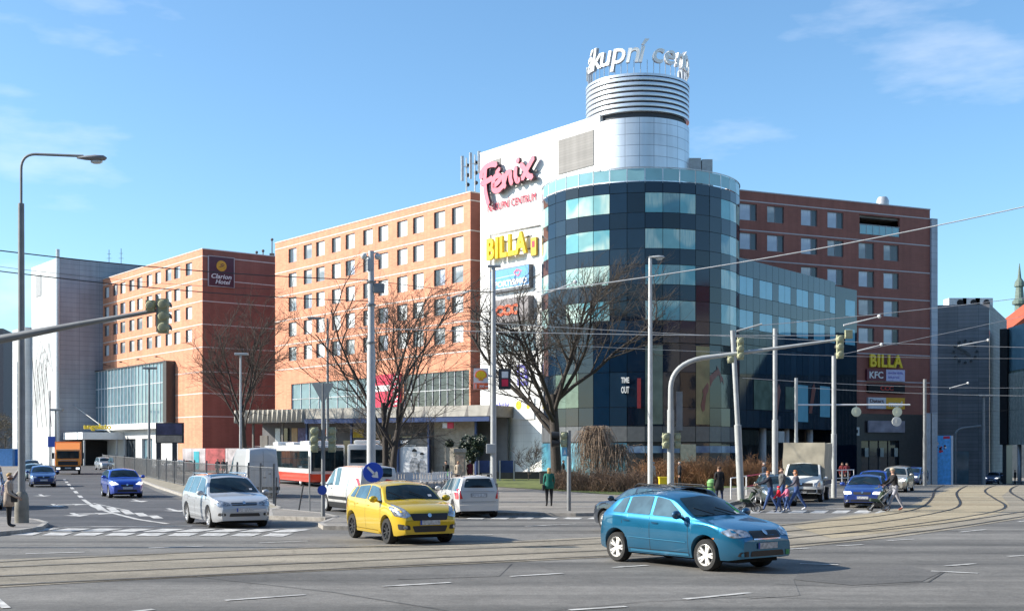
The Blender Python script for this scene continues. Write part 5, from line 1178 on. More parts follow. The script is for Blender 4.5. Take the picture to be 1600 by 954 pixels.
def ex_yellow(c):
    front_face(c, [(.47, .70), (.62, .66), (.80, .70), (.84, .90), (.74, .98), (.58, .86)], [(-.44, .60), (.44, .60), (.50, .76), (-.50, .76)], [(-.40, .32), (.40, .32), (.46, .47), (-.46, .47)], .545, fog=[(.50, .38), (.74, .38), (.76, .52), (.52, .48)])
    d, rp, L = c['decal'], c['roundpoly'], c['L']
    d('bumper_lip', [(-.62, .27), (.62, .27), (.66, .30), (-.66, .30)], 'F', MATS['paint_yellow'], .02, .1)
    d('toll_sticker', rp([(-.52, 1.12), (-.42, 1.12), (-.42, 1.17), (-.52, 1.17)], .01), 'F', M_redw, .013, .1)
    for v in 'LR':
        d('sill_skirt', [(1.2-L/2, .235), (2.8-L/2, .235), (2.8-L/2, .30), (1.2-L/2, .30)], v, MATS['paint_yellow'], .03, .3)
        d('tail_light', rp([(3.58-L/2, .80), (3.82-L/2, .78), (3.80-L/2, 1.03), (3.66-L/2, 1.03)], .03), v, M_tl, .008, .06)
        d('black_pillar', rp([(1.12-L/2, 1.0), (1.20-L/2, 1.0), (1.62-L/2, 1.36), (1.56-L/2, 1.38)], .01), v, M_blkp, .006, .1)
P_yel = paint('paint_yellow', (.66, .45, .006), .25, .3)
car('yellow_hatchback', 'small bright yellow hatchback with black wheels driving towards the tram tracks', 'car', 'mini', P_yel, P=G(609, 848.5), hv=(.46, -.888), rim='multi', mrim=M_aluk, extras=ex_yellow, k=1.06)
def ex_silver(c):
    front_face(c, [(.44, .74), (.80, .70), (.90, .84), (.84, .93), (.50, .84)], [(-.40, .74), (.40, .74), (.42, .83), (-.42, .83)], [(-.50, .40), (.50, .40), (.46, .50), (-.46, .50)], .60, fog=[(.60, .42), (.82, .42), (.80, .52), (.60, .50)], frame=[(-.42, .78), (.42, .78), (.42, .792), (-.42, .792)])
    d, rp, L = c['decal'], c['roundpoly'], c['L']
    q = MB()
    for y in (-1, 1): q.tube([(2.1-L/2, y*.62, 1.63), (2.3-L/2, y*.63, 1.72), (4.2-L/2, y*.63, 1.71), (4.35-L/2, y*.62, 1.62)], .02, 6)
    q.build('roof_rail', M_chr, c['root'], smooth=True)
    d('toll_sticker', rp([(-.62, 1.18), (-.52, 1.18), (-.52, 1.23), (-.62, 1.23)], .01), 'F', M_redw, .013, .1)
    d('roof_panel', rp([(2.1-L/2, -.5), (3.4-L/2, -.5), (3.4-L/2, .5), (2.1-L/2, .5)], .06), 'T', M_cg, .004, .15)
car('silver_people_carrier', 'white silver people carrier with its lit side turning out of the side road', 'car', 'mpv', paint('paint_silver_white', (.43, .45, .475), .15, .32), P=G(330, 823.5), hv=(.47, -.883), rim='double', extras=ex_silver)
def ex_dark(c):
    for s_ in (-1, 1):
        c['decal']('tail_light', c['roundpoly']([(s_*.55, .68), (s_*.86, .68), (s_*.86, .90), (s_*.62, .88)], .03), 'B', M_tl, .008, .06)
        c['decal']('headlight', c['roundpoly']([(s_*.45, .60), (s_*.82, .60), (s_*.84, .72), (s_*.48, .72)], .03), 'F', M_hl, .008, .06)
    q = MB(); L = c['L']; q.box(L/2-.5, L/2-.22, -.55, .55, 1.39, 1.42); q.build('spoiler', M_blkp, c['root'], bevel=.01)
    q = MB()
    for y in (-1, 1): q.tube([(2.1-L/2, y*.56, 1.38), (2.3-L/2, y*.57, 1.46), (3.9-L/2, y*.57, 1.45), (4.1-L/2, y*.56, 1.37)], .018, 6)
    q.build('roof_rail', M_blkp, c['root'], smooth=True)
car('dark_estate_car', 'dark navy estate car heading away half hidden behind the blue hatchback', 'car', 'estate', paint('paint_navy', (.02, .03, .05), .3, .25), P=G(948, 829), hv=(-.47, .883), near='left', rim='double', mrim=M_aluw, extras=ex_dark)
def rear_face(c, tl, plate=None, extra=None):
    d, rp = c['decal'], c['roundpoly']
    for s_ in (-1, 1): d('tail_light', rp([(s_*a, b) for a, b in tl], .03), 'B', M_tl, .012, .06)
    if plate: d('number_plate', [(-.26, plate-.055), (.26, plate-.055), (.26, plate+.055), (-.26, plate+.055)], 'B', M_pl, .014, .2)
    if extra: extra(c)
def ex_room(c):
    rear_face(c, [(.62, .74), (.84, .72), (.84, 1.2), (.74, 1.25), (.70, .98)], .86)
    d, rp, L = c['decal'], c['roundpoly'], c['L']
    d('tailgate_seam', [[(-.66, .62), (.66, .62), (.66, .63), (-.66, .63)], [(-.64, 1.0), (.64, 1.0), (.64, 1.008), (-.64, 1.008)]], 'B', M_seam, .006, .2)
    d('plate_recess', rp([(-.32, .79), (.32, .79), (.32, .94), (-.32, .94)], .02), 'B', pm('paint_shadow_grey', (.3, .3, .3), .5), .008, .2)  # flat patch; the shade of the plate recess is painted grey
    q = MB(); add_text(q, 'www.auto.cz', -.3, .48, w=.55, h=.05, depth=.01) if False else q.box(0, .001, 0, .001, 0, .001)
    q = MB()
    for y in (-1, 1): q.tube([(2.0-L/2, y*.58, 1.5), (2.2-L/2, y*.6, 1.62), (3.7-L/2, y*.6, 1.64), (3.85-L/2, y*.58, 1.56)], .02, 6)
    q.build('roof_rail', M_blkp, c['root'], smooth=True)
P_wh = paint('paint_white', (.55, .55, .54), .0, .3)
car('white_estate_car', 'white high roofed car seen from behind with tall red tail lights beside the lamp post', 'car', 'roomster', P_wh, px=729, Y=47.5, hv=(-.26, .966), rim='five', extras=ex_room)
def ex_jumpy(c):
    rear_face(c, [(.80, .85), (.93, .85), (.90, 1.45), (.80, 1.45)], 0.95)
    d, rp, L = c['decal'], c['roundpoly'], c['L']
    d('rear_door_seam', [[(-.006, .5), (.006, .5), (.006, 1.85), (-.006, 1.85)]], 'B', M_seam, .006, .2)
    d('rear_bumper', rp([(-.9, .36), (.9, .36), (.9, .58), (-.9, .58)], .03), 'B', M_blkp, .02, .1)
    for v in 'LR':
        d('side_moulding', rp([(1.35-L/2, .55), (3.55-L/2, .55), (3.55-L/2, .68), (1.35-L/2, .68)], .02), v, M_blkp, .012, .3)
        d('side_glass', rp([(2.1-L/2, 1.22), (2.55-L/2, 1.22), (2.55-L/2, 1.7), (2.1-L/2, 1.7)], .03), v, M_cgb, .009, .15)
    d('rear_print', rp([(.18, 1.2), (.7, 1.2), (.7, 1.34), (.3, 1.42)], .03), 'B', M_red, .014, .1)
car('white_panel_van', 'small white panel van seen from behind its left side next to the round blue sign', 'van', 'van', P_wh, px=560, Y=50.5, hv=(-.46, .888), rim='cover', extras=ex_jumpy, lower=M_blkp)
def ex_sprinter(c):
    d, rp, L, W = c['decal'], c['roundpoly'], c['L'], c['W']
    rear_face(c, [(.86, .8), (.95, .8), (.95, 1.1), (.86, 1.1)], .75)
    d('rear_door_seam', [[(-.007, .5), (.007, .5), (.007, 2.55), (-.007, 2.55)], [(-.88, 1.5), (.88, 1.5), (.88, 1.51), (-.88, 1.51)], [(-.88, 1.95), (.88, 1.95), (.88, 1.957), (-.88, 1.957)]], 'B', M_seam, .006, .2)
    d('door_latch', [(-.2, 1.72), (.0, 1.72), (.0, 1.76), (-.2, 1.76)], 'B', M_blkp, .02, .2)
    d('door_latch', [(.28, 1.28), (.42, 1.28), (.42, 1.33), (.28, 1.33)], 'B', M_blkp, .02, .2); d('door_latch', [(-.02, 1.08), (.16, 1.08), (.16, 1.13), (-.02, 1.13)], 'B', M_blkp, .02, .2)
    d('rear_bumper', rp([(-.92, .42), (.92, .42), (.92, .60), (-.92, .60)], .03), 'B', M_blkp, .03, .1)
    d('roof_vent', rp([(3-L/2, -.4), (4-L/2, -.4), (4-L/2, .4), (3-L/2, .4)], .1), 'T', P_wh, .08, .2)
car('white_high_roof_van', 'tall white high roof van showing its shaded rear doors beyond the fence', 'van', 'highvan', paint('paint_van_white', (.50, .51, .52), 0, .4), px=394, Y=68, hv=(-.40, .917), rim='cover', extras=ex_sprinter)
# ---- farther cars
def std_front(lit=False):
    return lambda c: front_face(c, [(.42, .62), (.76, .60), (.80, .73), (.46, .72)], [(-.36, .60), (.36, .60), (.38, .71), (-.38, .71)], [(-.5, .30), (.5, .30), (.46, .38), (-.46, .38)], .47, hlm=M_hlon if lit else None, fog=[(.52, .30), (.72, .30), (.72, .38), (.52, .38)])
def mpv_front(lit=False):
    return lambda c: front_face(c, [(.40, .70), (.74, .66), (.82, .82), (.60, .84)], [(-.30, .60), (.30, .60), (.32, .70), (-.32, .70)], [(-.5, .32), (.5, .32), (.46, .44), (-.46, .44)], .52, hlm=M_hlon if lit else None)
P_royal = paint('paint_royal_blue', (.01, .06, .42), .3, .3); P_navyb = paint('paint_dark_blue', (.01, .05, .20), .35, .3); P_sil = paint('paint_silver', (.40, .41, .42), .5, .35); P_beige = paint('paint_champagne', (.42, .40, .34), .4, .35)
P_dk = paint('paint_graphite', (.04, .045, .055), .35, .3); P_grn = paint('paint_green_grey', (.16, .22, .22), .4, .35)
GR = 'cars coming down the side road'
car('blue_compact_car', 'royal blue tall compact car with lit headlights beside the kerb on the side road', 'car', 'mini', P_royal, px=190, Y=67, hv=(.44, -.898), extras=mpv_front(True), lod=1, k=1.05, group=GR)
car('blue_saloon_car', 'dark blue car with tiny fog lamps lit leading the queue on the side road', 'car', 'hatch', P_navyb, px=66, Y=86, hv=(.40, -.916), extras=std_front(), lod=1, k=1.04, group=GR)
car('grey_green_car', 'grey green car right behind the dark blue one on the side road', 'car', 'estate', P_grn, px=53, Y=103, hv=(.40, -.916), extras=std_front(), lod=2, group=GR)
car('far_car', 'dark car farthest back in the queue near the pale annex', 'car', 'hatch', P_dk, px=49, Y=128, hv=(.42, -.907), lod=2, extras=std_front(), group=GR)
car('parked_car', 'silver car parked side on behind the fence under the billboard', 'car', 'estate', P_sil, px=272, Y=136, hv=(-.93, .36), lod=2)
car('parked_car', 'pale parked car left of the dark one behind the far end of the fence', 'car', 'roomster', P_sil, px=163, Y=150, hv=(.5, -.87), lod=2, group='cars parked by the entrance')
car('parked_car', 'dark green parked car by the grey entrance behind the far end of the fence', 'car', 'roomster', P_dk, px=184, Y=147, hv=(.5, -.87), lod=2, group='cars parked by the entrance')
car('white_service_van', 'white van with blue and orange stripes cut by the left picture edge', 'van', 'van', P_wh, px=-30, Y=54, hv=(.36, -.93), lod=1, extras=lambda c: (front_face(c, [(.50, .80), (.84, .78), (.88, .98), (.6, .96)], [(-.4, .72), (.4, .72), (.42, .86), (-.42, .86)], None, .55), [c['decal']('stripe', [(.3-2.4, .62), (4.6-2.4, .62), (4.6-2.4, .78), (.3-2.4, .78)], v, M_ind, .01, .3) for v in 'LR'], [c['decal']('blue_stripe', [(.5-2.4, .80), (4.6-2.4, .80), (4.6-2.4, .98), (.5-2.4, .98)], v, M_plb, .01, .3) for v in 'LR']))
RG = 'cars waiting at the right hand crossing'
car('blue_fastback_car', 'deep blue car with lit headlights waiting first behind the man with the pushchair', 'car', 'hatch', paint('paint_cobalt', (.012, .05, .26), .35, .3), px=1353, Y=55.5, hv=(-.36, -.933), extras=std_front(True), lod=1, k=1.03, group=RG)
car('blue_car_behind', 'bright blue car waiting second directly behind the deep blue one', 'car', 'mini', P_royal, px=1366, Y=66, hv=(-.40, -.917), extras=mpv_front(), lod=2, group=RG)
car('beige_estate_car', 'champagne beige car right of the man with the pushchair with one bright headlight', 'car', 'roomster', P_beige, px=1401, Y=76, hv=(-.44, -.9), extras=mpv_front(True), lod=1, group=RG)
car('dark_blue_far_car', 'dark blue car farthest back in the right hand queue before the brick block', 'car', 'estate', P_navyb, px=1426, Y=98, hv=(-.5, -.87), extras=std_front(True), lod=2, group=RG)
car('silver_blue_far_car', 'silver blue car far off on the right road before the slate building', 'car', 'mini', paint('paint_silver_blue', (.16, .22, .36), .4, .35), px=1555, Y=150, hv=(-.6, -.8), extras=mpv_front(True), lod=2)
car('green_grey_hatchback', 'dark grey green hatchback with silver headlight behind the crossing pedestrians', 'car', 'hatch', paint('paint_dark_teal', (.06, .085, .09), .35, .3), px=1212, Y=57.5, hv=(-.1, -.99), extras=std_front(), lod=1)
# ---- trucks and buses
def ex_cabfront(c):
    front_face(c, [(.62, .78), (.88, .78), (.88, .98), (.62, .98)], [(-.55, .80), (.55, .80), (.55, .96), (-.55, .96)], None, .52)
    d = c['decal']; d('indicator', [(.80, .80), (.93, .80), (.93, .96), (.80, .96)], 'F', M_ind, .014, .1); d('bumper', [(-.93, .30), (.93, .30), (.93, .66), (-.93, .66)], 'F', M_blkp, .02, .1)
tt = car('tarpaulin_truck', 'white light truck with beige tarpaulin box waiting behind the pedestrians', 'truck', 'cab', paint('paint_truck_white', (.60, .61, .58), 0, .4), px=1256, Y=61, hv=(-.34, -.94), extras=ex_cabfront, lod=1, zs=.4)
q = MB(); q.box(-.05, 3.9, -1.02, 1.02, 1.05, 2.95); M_tarp = pm('tarpaulin_beige', (.42, .38, .29), .75, var=.2, scale=1.6, bump=1.0)
tb = q.mesh('tarpaulin', M_tarp); bm = bmesh.new(); bm.from_mesh(tb); bmesh.ops.subdivide_edges(bm, edges=bm.edges[:], cuts=7, use_grid_fill=True)
for v in bm.verts: v.co += Vector((math.sin(v.co.z*7+v.co.y*3), math.sin(v.co.x*5+v.co.z*4), 0))*.022+Vector((0, 0, -.04*math.sin(max(0, v.co.x)*.8) if v.co.z > 2.9 else 0))
for f in bm.faces: f.smooth = True
for e in bm.edges:
    if len(e.link_faces) == 2 and e.calc_face_angle(0) > .8: e.smooth = False
bm.to_mesh(tb); bm.free(); obj('tarpaulin', tb, tt)
q = MB(); q.box(.0, 3.9, -1.0, 1.0, .82, 1.04); q.box(-.9, 3.9, -.45, .45, .5, .8); q.build('flatbed', M_blkp, tt)
for y in (-.86, .86): add_wheel(tt, 2.6, y, .34, 'cover', M_alu)
M_trk = paint('paint_truck_orange', (.95, .29, .02), .05, .35)
ot = thing('orange_truck', 'orange box truck driving down the side road towards the crossing', 'truck', At(107, 126), math.atan2(-.94, .33)+math.pi)
q = MB(); q.box(-3.4, -1.5, -1.2, 1.2, .55, 2.55); q.build('cab', M_trk, ot, bevel=.12, smooth=.6)
q = MB(); q.box(-1.4, 3.6, -1.28, 1.28, 1.0, 3.35); q.build('box_body', M_trk, ot, bevel=.04)
q = MB(); q.prism([(-3.2, 2.55), (-1.5, 2.55), (-1.5, 3.25), (-2.0, 3.2)], -1.15, 1.15); q.build('roof_fairing', M_trk, ot, bevel=.03)
q = MB(); q.box(-3.43, -3.40, -1.05, 1.05, 1.62, 2.38); q.build('windscreen', M_cg, ot, bevel=.01)
q = MB(); q.box(-3.44, -3.40, -.95, .95, .95, 1.35); q.box(-3.5, -3.3, -1.22, 1.22, .4, .85); q.build('grille', M_blkp, ot, bevel=.01)
q = MB(); q.box(-3.45, -3.41, -.8, .8, 1.42, 1.5); q.build('grille_bar', pm('pale_stripe', (.55, .35, .25), .5), ot)
for y in (-1, 1):
    q = MB(); y0, y1 = sorted((y*.75, y*1.1)); q.box(-3.53, -3.5, y0, y1, .52, .72); q.build('headlight', M_hlon, ot)
    q = MB(); y0, y1 = sorted((y*1.3, y*1.5)); q.box(-3.35, -3.2, y0, y1, 1.6, 2.2); q.build('door_mirror', M_blkp, ot)
    q = MB(); y0, y1 = sorted((y*1.201, y*1.21)); q.box(-3.1, -2.2, y0, y1, 1.65, 2.3); q.build('side_window', M_cgb, ot)
q = MB(); q.box(-3.53, -3.505, -.3, .3, .6, .72); q.build('number_plate', M_pl, ot)
q = MB(); q.box(-3.2, 3.5, -.5, .5, .5, .95); q.build('chassis', M_blkp, ot)
for x in (-2.4, 2.2):
    for y in (-1.05, 1.05): add_wheel(ot, x, y, .46, 'cover', M_alu)
M_busw = paint('paint_bus_white', (.66, .66, .64), 0, .35); M_busr = paint('paint_bus_red', (.66, .05, .015), 0, .35)
def bus(label, x, y, hv, L=12.0, group='city buses at the stop'):
    t = thing('city_bus', label, 'bus', (x, y, gz(x, y)), math.atan2(hv[1], hv[0])+math.pi, group)
    q = MB(); q.box(-L/2, L/2, -1.25, 1.25, .85, 2.95); q.build('body', M_busw, t, bevel=.12, smooth=.6)
    q = MB(); q.box(-L/2+.02, L/2-.02, -1.262, 1.262, .34, .95); q.build('red_skirt', M_busr, t, bevel=.03)
    for s_ in (-1, 1):
        n = 8
        for i in range(n):
            a = -L/2+.5+i*(L-.9)/n; y0, y1 = sorted((s_*1.24, s_*1.275)); q = MB(); door = i in (1, 4, 6) and s_ < 0
            q.box(a, a+(L-.9)/n-.08, y0, y1, (.5 if door else 1.28), 2.52); q.build('door' if door else 'side_window', M_cg, t)
    q = MB(); q.box(L/2-.02, L/2+.02, -1.08, 1.08, 1.75, 2.6); q.build('rear_window', M_cg, t, bevel=.01); q = MB(); q.box(-L/2-.02, -L/2+.02, -1.15, 1.15, 1.1, 2.75); q.build('windscreen', M_cg, t, bevel=.01)
    for s_ in (-1, 1): y0, y1 = sorted((s_*1.0, s_*1.18)); q = MB(); q.box(L/2, L/2+.02, y0, y1, 1.0, 1.5); q.build('tail_light', M_tl, t)
    for a, b, h in ((-L*.36, -L*.18, .30), (-.05*L, .12*L, .22), (.3*L, .42*L, .28)): q = MB(); q.box(a, b, -.85, .85, 2.94, 2.94+h); q.build('roof_unit', M_busw, t, bevel=.12, smooth=.6)
    for x_ in (-L/2+2.7, L/2-3.4):
        for y_ in (-1.14, 1.14): add_wheel(t, x_, y_, .48, 'cover', M_alu)
    q = MB(); q.box(-L/2+.3, L/2-.3, -.9, .9, .25, .4); q.build('underbody', M_under, t)
p0, p1 = At(437, 98), At(512, 85); m_ = (p0+p1)/2; dv = (p1-p0).normalized()
bus('white and red city bus showing its long side left of the signal post', m_.x, m_.y, (dv.x, dv.y), (p1-p0).length)
p = At(556, 78); bus('white city bus showing its dark rear window behind the small panel van', p.x, p.y+6, (-.12, .99))
# ================================================================== canopy in front of the orange block
fcn = Fac(At(366, 135), At(766, 118)); cz1, cz0 = Zof(632, 118), Zof(655, 118)
cn = fcn.thing('concrete_canopy', 'long pleated concrete canopy with blue band over the passage shops', 'canopy')
q = MB(); L_ = fcn.L; s1 = fcn.s_(478)
n_ = 15
for i in range(n_):
    a, b = s1*i/n_, s1*(i+1)/n_; m = (a+b)/2
    q.face([(a, -.0, cz1), (b, -.0, cz1), (b, .1, cz0), (m, -.45, cz0+.1), (a, .1, cz0)]) if False else None
    q.face([(a, 0, cz1), (m, -.12, cz1), (m, -.40, cz0), (a, .12, cz0)]); q.face([(m, -.12, cz1), (b, 0, cz1), (b, .12, cz0), (m, -.40, cz0)])
q.face([(0, 0, cz1), (0, .12, cz0), (0, 9, cz0), (0, 9, cz1)]); q.build('pleated_fascia', M_conc, cn, recalc=False)
q = MB(); n_ = 9
for i in range(n_):
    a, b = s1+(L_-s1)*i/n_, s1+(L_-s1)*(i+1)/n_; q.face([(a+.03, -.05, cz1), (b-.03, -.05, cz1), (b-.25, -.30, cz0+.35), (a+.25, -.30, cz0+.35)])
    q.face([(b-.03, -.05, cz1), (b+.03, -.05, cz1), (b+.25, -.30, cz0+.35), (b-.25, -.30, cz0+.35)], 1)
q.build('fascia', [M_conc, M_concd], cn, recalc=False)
q = MB(); q.box(.05, L_, .13, 13, cz0+.3, cz1-.02); q.build('roof_slab', M_concd, cn)
M_bband = pm('blue_band', (.010, .035, .13), .5, var=.15); q = MB(); q.box(s1, L_, -.24, .12, cz0-.15, cz0+.34); q.build('blue_band', M_bband, cn)
for px in (386, 432, 470, 497, 540, 613, 661, 735):
    x = fcn.s_(px); q = MB(); q.box(x-.1, x+.1, .9, 1.1, -.5, cz0+.3); q.build('column', M_bband if px > 460 else M_concd, cn)
# passage shops behind the canopy
ps = fcn.thing('passage_shops', 'row of dim shop fronts in the shade under the concrete canopy', 'shop fronts', off=-4.0)
q = MB(); q.box(.5, L_-.5, 0, .3, -.5, cz0+.3); q.build('wall', pm('dim_wall', (.14, .14, .15), .8, var=.3, scale=.5), ps)
for px0, px1, z0, z1, m_, nm_ in ((368, 380, 0, 4, M_concd, 'shop_panel'), (392, 400, 0, 4.8, M_steel, 'door'), (406, 414, 0, 4.8, M_gshop, 'shop_window'), (418, 427, 0, 4.8, pm('shop_panel_peach', (.6, .40, .22), .6), 'shop_panel'),
        (428, 440, 0, 4.8, pm('shop_panel_mauve', (.16, .14, .28), .6, var=.4), 'shop_panel'), (446, 455, 0, 4.8, M_steel, 'door'), (470, 484, .2, 3.6, M_gfoyer, 'shop_window'), (500, 530, .2, 3.4, M_gshop, 'shop_window'), (536, 575, 0, 4.0, pm('advert_autumn', (.20, .15, .09), .7, var=.7, scale=1.2), 'advert_panel'), (580, 608, 0, 3.8, M_gshop, 'shop_window')):
    a, b = fcn.s_(px0), fcn.s_(px1); q = MB(); q.box(a, b, -.06, -.001, z0-.3, z1); q.build(nm_, m_, ps)
q = MB(); a, b = fcn.s_(468), fcn.s_(482); add_text(q, 'CCC', a, 3.9, w=b-a, h=.9, y=-.1, depth=.1, bold=.05); q.build('shop_lettering', MATS['sign_orange_red'], ps)
q = MB(); a, b = fcn.s_(512), fcn.s_(532); q.box(a, b, -.1, -.062, 3.7, 4.6); q.build('shop_sign', pm('shop_sign_yellow', (.5, .36, .02), .6, var=.3), ps)
pw = fcn.thing('beige_wall', 'plain beige rendered wall at the right end under the canopy', 'wall', off=-2.0, px=661)
q = MB(); q.box(0, fcn.s_(724)-fcn.s_(661), 0, .4, -.5, cz0+.1); q.build('wall_slab', pm('beige_render', (.34, .30, .24), .8, var=.2), pw)
po = fcn.thing('street_poster', 'big black and white poster of two people in shirts under the canopy', 'poster', off=-1.2, px=612)
w_ = fcn.s_(661)-fcn.s_(612); zp0, zp1 = fcn.z_(636, 742), fcn.z_(636, 683); q = MB(); q.box(0, w_, 0, .3, zp0, zp1); q.build('frame', M_frame, po)
q = MB(); q.box(.08, w_-.08, -.03, -.001, zp0+.1, zp0+(zp1-zp0)*.76); q.build('print', pm('poster_grey_white', (.52, .53, .55), .5, var=.1), po)
q = MB(); M_pg1 = pm('poster_shirt_grey', (.22, .23, .25), .6, var=.5, scale=4); hh = zp1-zp0
for cxp, sc_, mi in ((w_*.52, 1, 0), (w_*.76, .86, 0)):
    y_ = -.05 if mi == 0 else -.05; zb_ = zp0+.1
    q.face([(cxp-.62*sc_, y_, zb_), (cxp+.62*sc_, y_, zb_), (cxp+.60*sc_, y_, zb_+hh*.30*sc_), (cxp+.25*sc_, y_, zb_+hh*.44*sc_), (cxp-.25*sc_, y_, zb_+hh*.44*sc_), (cxp-.60*sc_, y_, zb_+hh*.30*sc_)])
    q.lathe([(0, y_-.012), (.27*sc_, y_-.012)], (cxp, 0, zb_+hh*.54*sc_), 14, 'y', 1); q.lathe([(0, y_-.02), (.29*sc_, y_-.02)], (cxp, 0, zb_+hh*.60*sc_), 14, 'y', 2, 0, math.pi)
q.build('figures', [M_pg1, pm('poster_face_grey', (.36, .36, .36), .6), M_blk], po)
q = MB(); add_text(q, 'K+C', .3, zp0+hh*.84, w=.9, h=hh*.09, y=-.01, depth=.05, bold=.03); add_text(q, 'oblečení', .7, zp0+hh*.775, w=1.5, h=hh*.035, y=-.01, depth=.05, bold=.0); q.build('lettering', M_redw, po)
t = fcn.thing('pharmacy_sign', 'small white and red double sign hanging under the canopy', 'sign', off=-.6, px=686)
q = MB(); q.box(0, .55, 0, .1, cz0-.75, cz0-.25); q.box(.1, .15, 0, .05, cz0-.25, cz0+.2); q.build('panel', M_redw, t); q = MB(); q.box(.58, 1.3, 0, .1, cz0-.8, cz0-.2); q.build('red_panel', M_red, t)
# entrance hoarding and terrace glass at the hotel side wall
hb = Fac(At(285, 138), At(436, 132))
h_ = hb.thing('advert_hoarding', 'low hoarding of red and white advert sheets in front of the hotel wall', 'hoarding')
segs = [(285, 300, 'w'), (300, 321, 'w'), (321, 352, 'r'), (352, 356, 'w'), (356, 374, 'w'), (374, 392, 'r'), (392, 412, 'w'), (412, 436, 'w')]
for i, (a, b, c_) in enumerate(segs):
    x0, x1 = hb.s_(a), hb.s_(b); q = MB(); q.box(x0+.03, x1-.03, 0, .1, 0.1, Zof(700, 135)); q.build('advert_sheet', pm('advert_red_print', (.40, .08, .08), .6, var=.7, scale=1.0) if c_ == 'r' else pm('advert_pale_print', (.55, .50, .50), .6, var=.35, scale=1.1), h_)
q = MB(); q.box(hb.s_(303), hb.s_(311), -.03, -.001, .2, 2.2); q.build('cyan_sheet', pm('advert_cyan', (.05, .45, .52), .6), h_)
tb_ = hb.thing('hotel_terrace', 'dark terrace box with railing against the shaded hotel wall', 'terrace', off=-14)
q = MB(); q.box(hb.s_(330), hb.s_(368), 0, 3, 0, 3.0); q.build('terrace_base', pm('terrace_brown', (.10, .05, .045), .7), tb_)
q = MB(); a, b = hb.s_(330), hb.s_(368)
for i in range(26): q.box(a+(b-a)*i/25-.03, a+(b-a)*i/25+.03, -.05, 0, 3.0, 4.9)
q.box(a, b, -.06, .0, 4.9, 5.0); q.build('terrace_railing', M_frame, tb_)
q = MB(); q.box(hb.s_(385)-1, hb.s_(385)+2.5, -.1, .1, 2.95, 3.6); q.build('yellow_board', M_yel, tb_)
# ================================================================== poles, lamps, signals
def arc(p0, p1, p2, n=8):
    p0, p1, p2 = map(Vector, (p0, p1, p2)); return [p0*(1-t/n)**2+p1*2*(t/n)*(1-t/n)+p2*(t/n)**2 for t in range(n+1)]
def lamp_head(parent, x, z, s=1, flat=False, m=None):
    q = MB()
    if flat: q.box(x-.35*s, x+.45*s, -.16*s, .16*s, z-.06*s, z+.07*s); q.build('lamp_head', m or M_poleg, parent, bevel=.03*s)
    else:
        q.lathe([(.05*s, -.45*s), (.13*s, -.2*s), (.19*s, .15*s), (.16*s, .42*s), (.05*s, .5*s)], (x, 0, z), 12, 'x'); q.v = [(a_, b_, z+(c_-z)*.5) for a_, b_, c_ in q.v]; o = q.build('lamp_head', m or M_poleg, parent, smooth=True)
        q = MB(); q.ball((x+.18*s, 0, z-.12*s), .16*s, 10, 0, (1.3, .7, .5)); q.build('lamp_bowl', pm('lamp_bowl_glass', (.62, .62, .58), .15, var=.1), parent, smooth=True)
L1 = G(34, 822); t = thing('street_lamp', 'tall grey street lamp with a long arm and round concrete foot on the left corner', 'street lamp', L1)
zt_ = Zof(241, L1.y)-L1.z; kk = L1.y/F
q = MB(); q.lathe([(10.5*kk, 0), (10.8*kk, 20*kk), (10.2*kk, 44*kk), (8*kk, 52*kk), (4.5*kk, 56*kk), (0, 56*kk)], n=20); q.build('concrete_foot', pm('foot_concrete', (.22, .21, .18), .9, var=.3, scale=2.5, bump=.4), t, smooth=.7)
q = MB(); q.tube([(0, 0, 50*kk), (-.02, 0, zt_-1.6)], [5.6*kk, 4.6*kk], 14); q.tube([(0, 0, zt_*.5), (-.0, 0, zt_-72*kk)], [5*kk, 4.2*kk], 12) if False else None
q.build('pole', M_poleg, t, smooth=.7)
q = MB(); q.tube([(-.02, 0, zt_-1.7)]+[tuple(v) for v in arc((-.02, 0, zt_-.5), (-.02, 0, zt_), (.45, 0, zt_))]+[(2.0, 0, zt_-.06)], .045, 8); q.build('arm', M_poleg, t, smooth=.7)
lamp_head(t, 2.25, zt_-.12, 1.0)
def simple_lamp(px, Y, pytop, label, wpx=8, head='flat', m=None, armx=.0, pybase=None, group=None, headm=None):
    p = At(px, Y); k = Y/F; z = Zof(pytop, Y)-p.z; t = thing('street_lamp', label, 'street lamp', p, 0, group); m = m or M_polew
    q = MB(); q.tube([(0, 0, 0), (0, 0, z*.45), (0, 0, z)], [wpx*.55*k, wpx*.5*k, wpx*.36*k], 14); q.build('pole', m, t, smooth=.7)
    if head == 'flat': lamp_head(t, armx, z, 34*k/1.0*.9 if False else 1.0*26*k, True, headm or m)
    elif head == 'round': lamp_head(t, armx, z+.05, 26*k, False, headm or m)
    return t
t = simple_lamp(771, 57.4, 416, 'tall pale street lamp with flat head and a box sign beside the yellow shell sign', 9)
q = MB(); q.tube([(0, 0, 0), (0, 0, 1.0)], .21, 14); q.build('pole_foot', M_concd, t, smooth=.7)
q = MB(); q.box(-.34, .12, -.2, .2, Zof(708, 57.4)+.2, Zof(693, 57.4)+.2); q.build('control_box', M_polew, t, bevel=.03)
simple_lamp(1016, 62, 403, 'tall white street lamp with a rounded head before the glass drum', 7.5, 'round', armx=.3, m=pm('pole_white', (.50, .51, .50), .5))
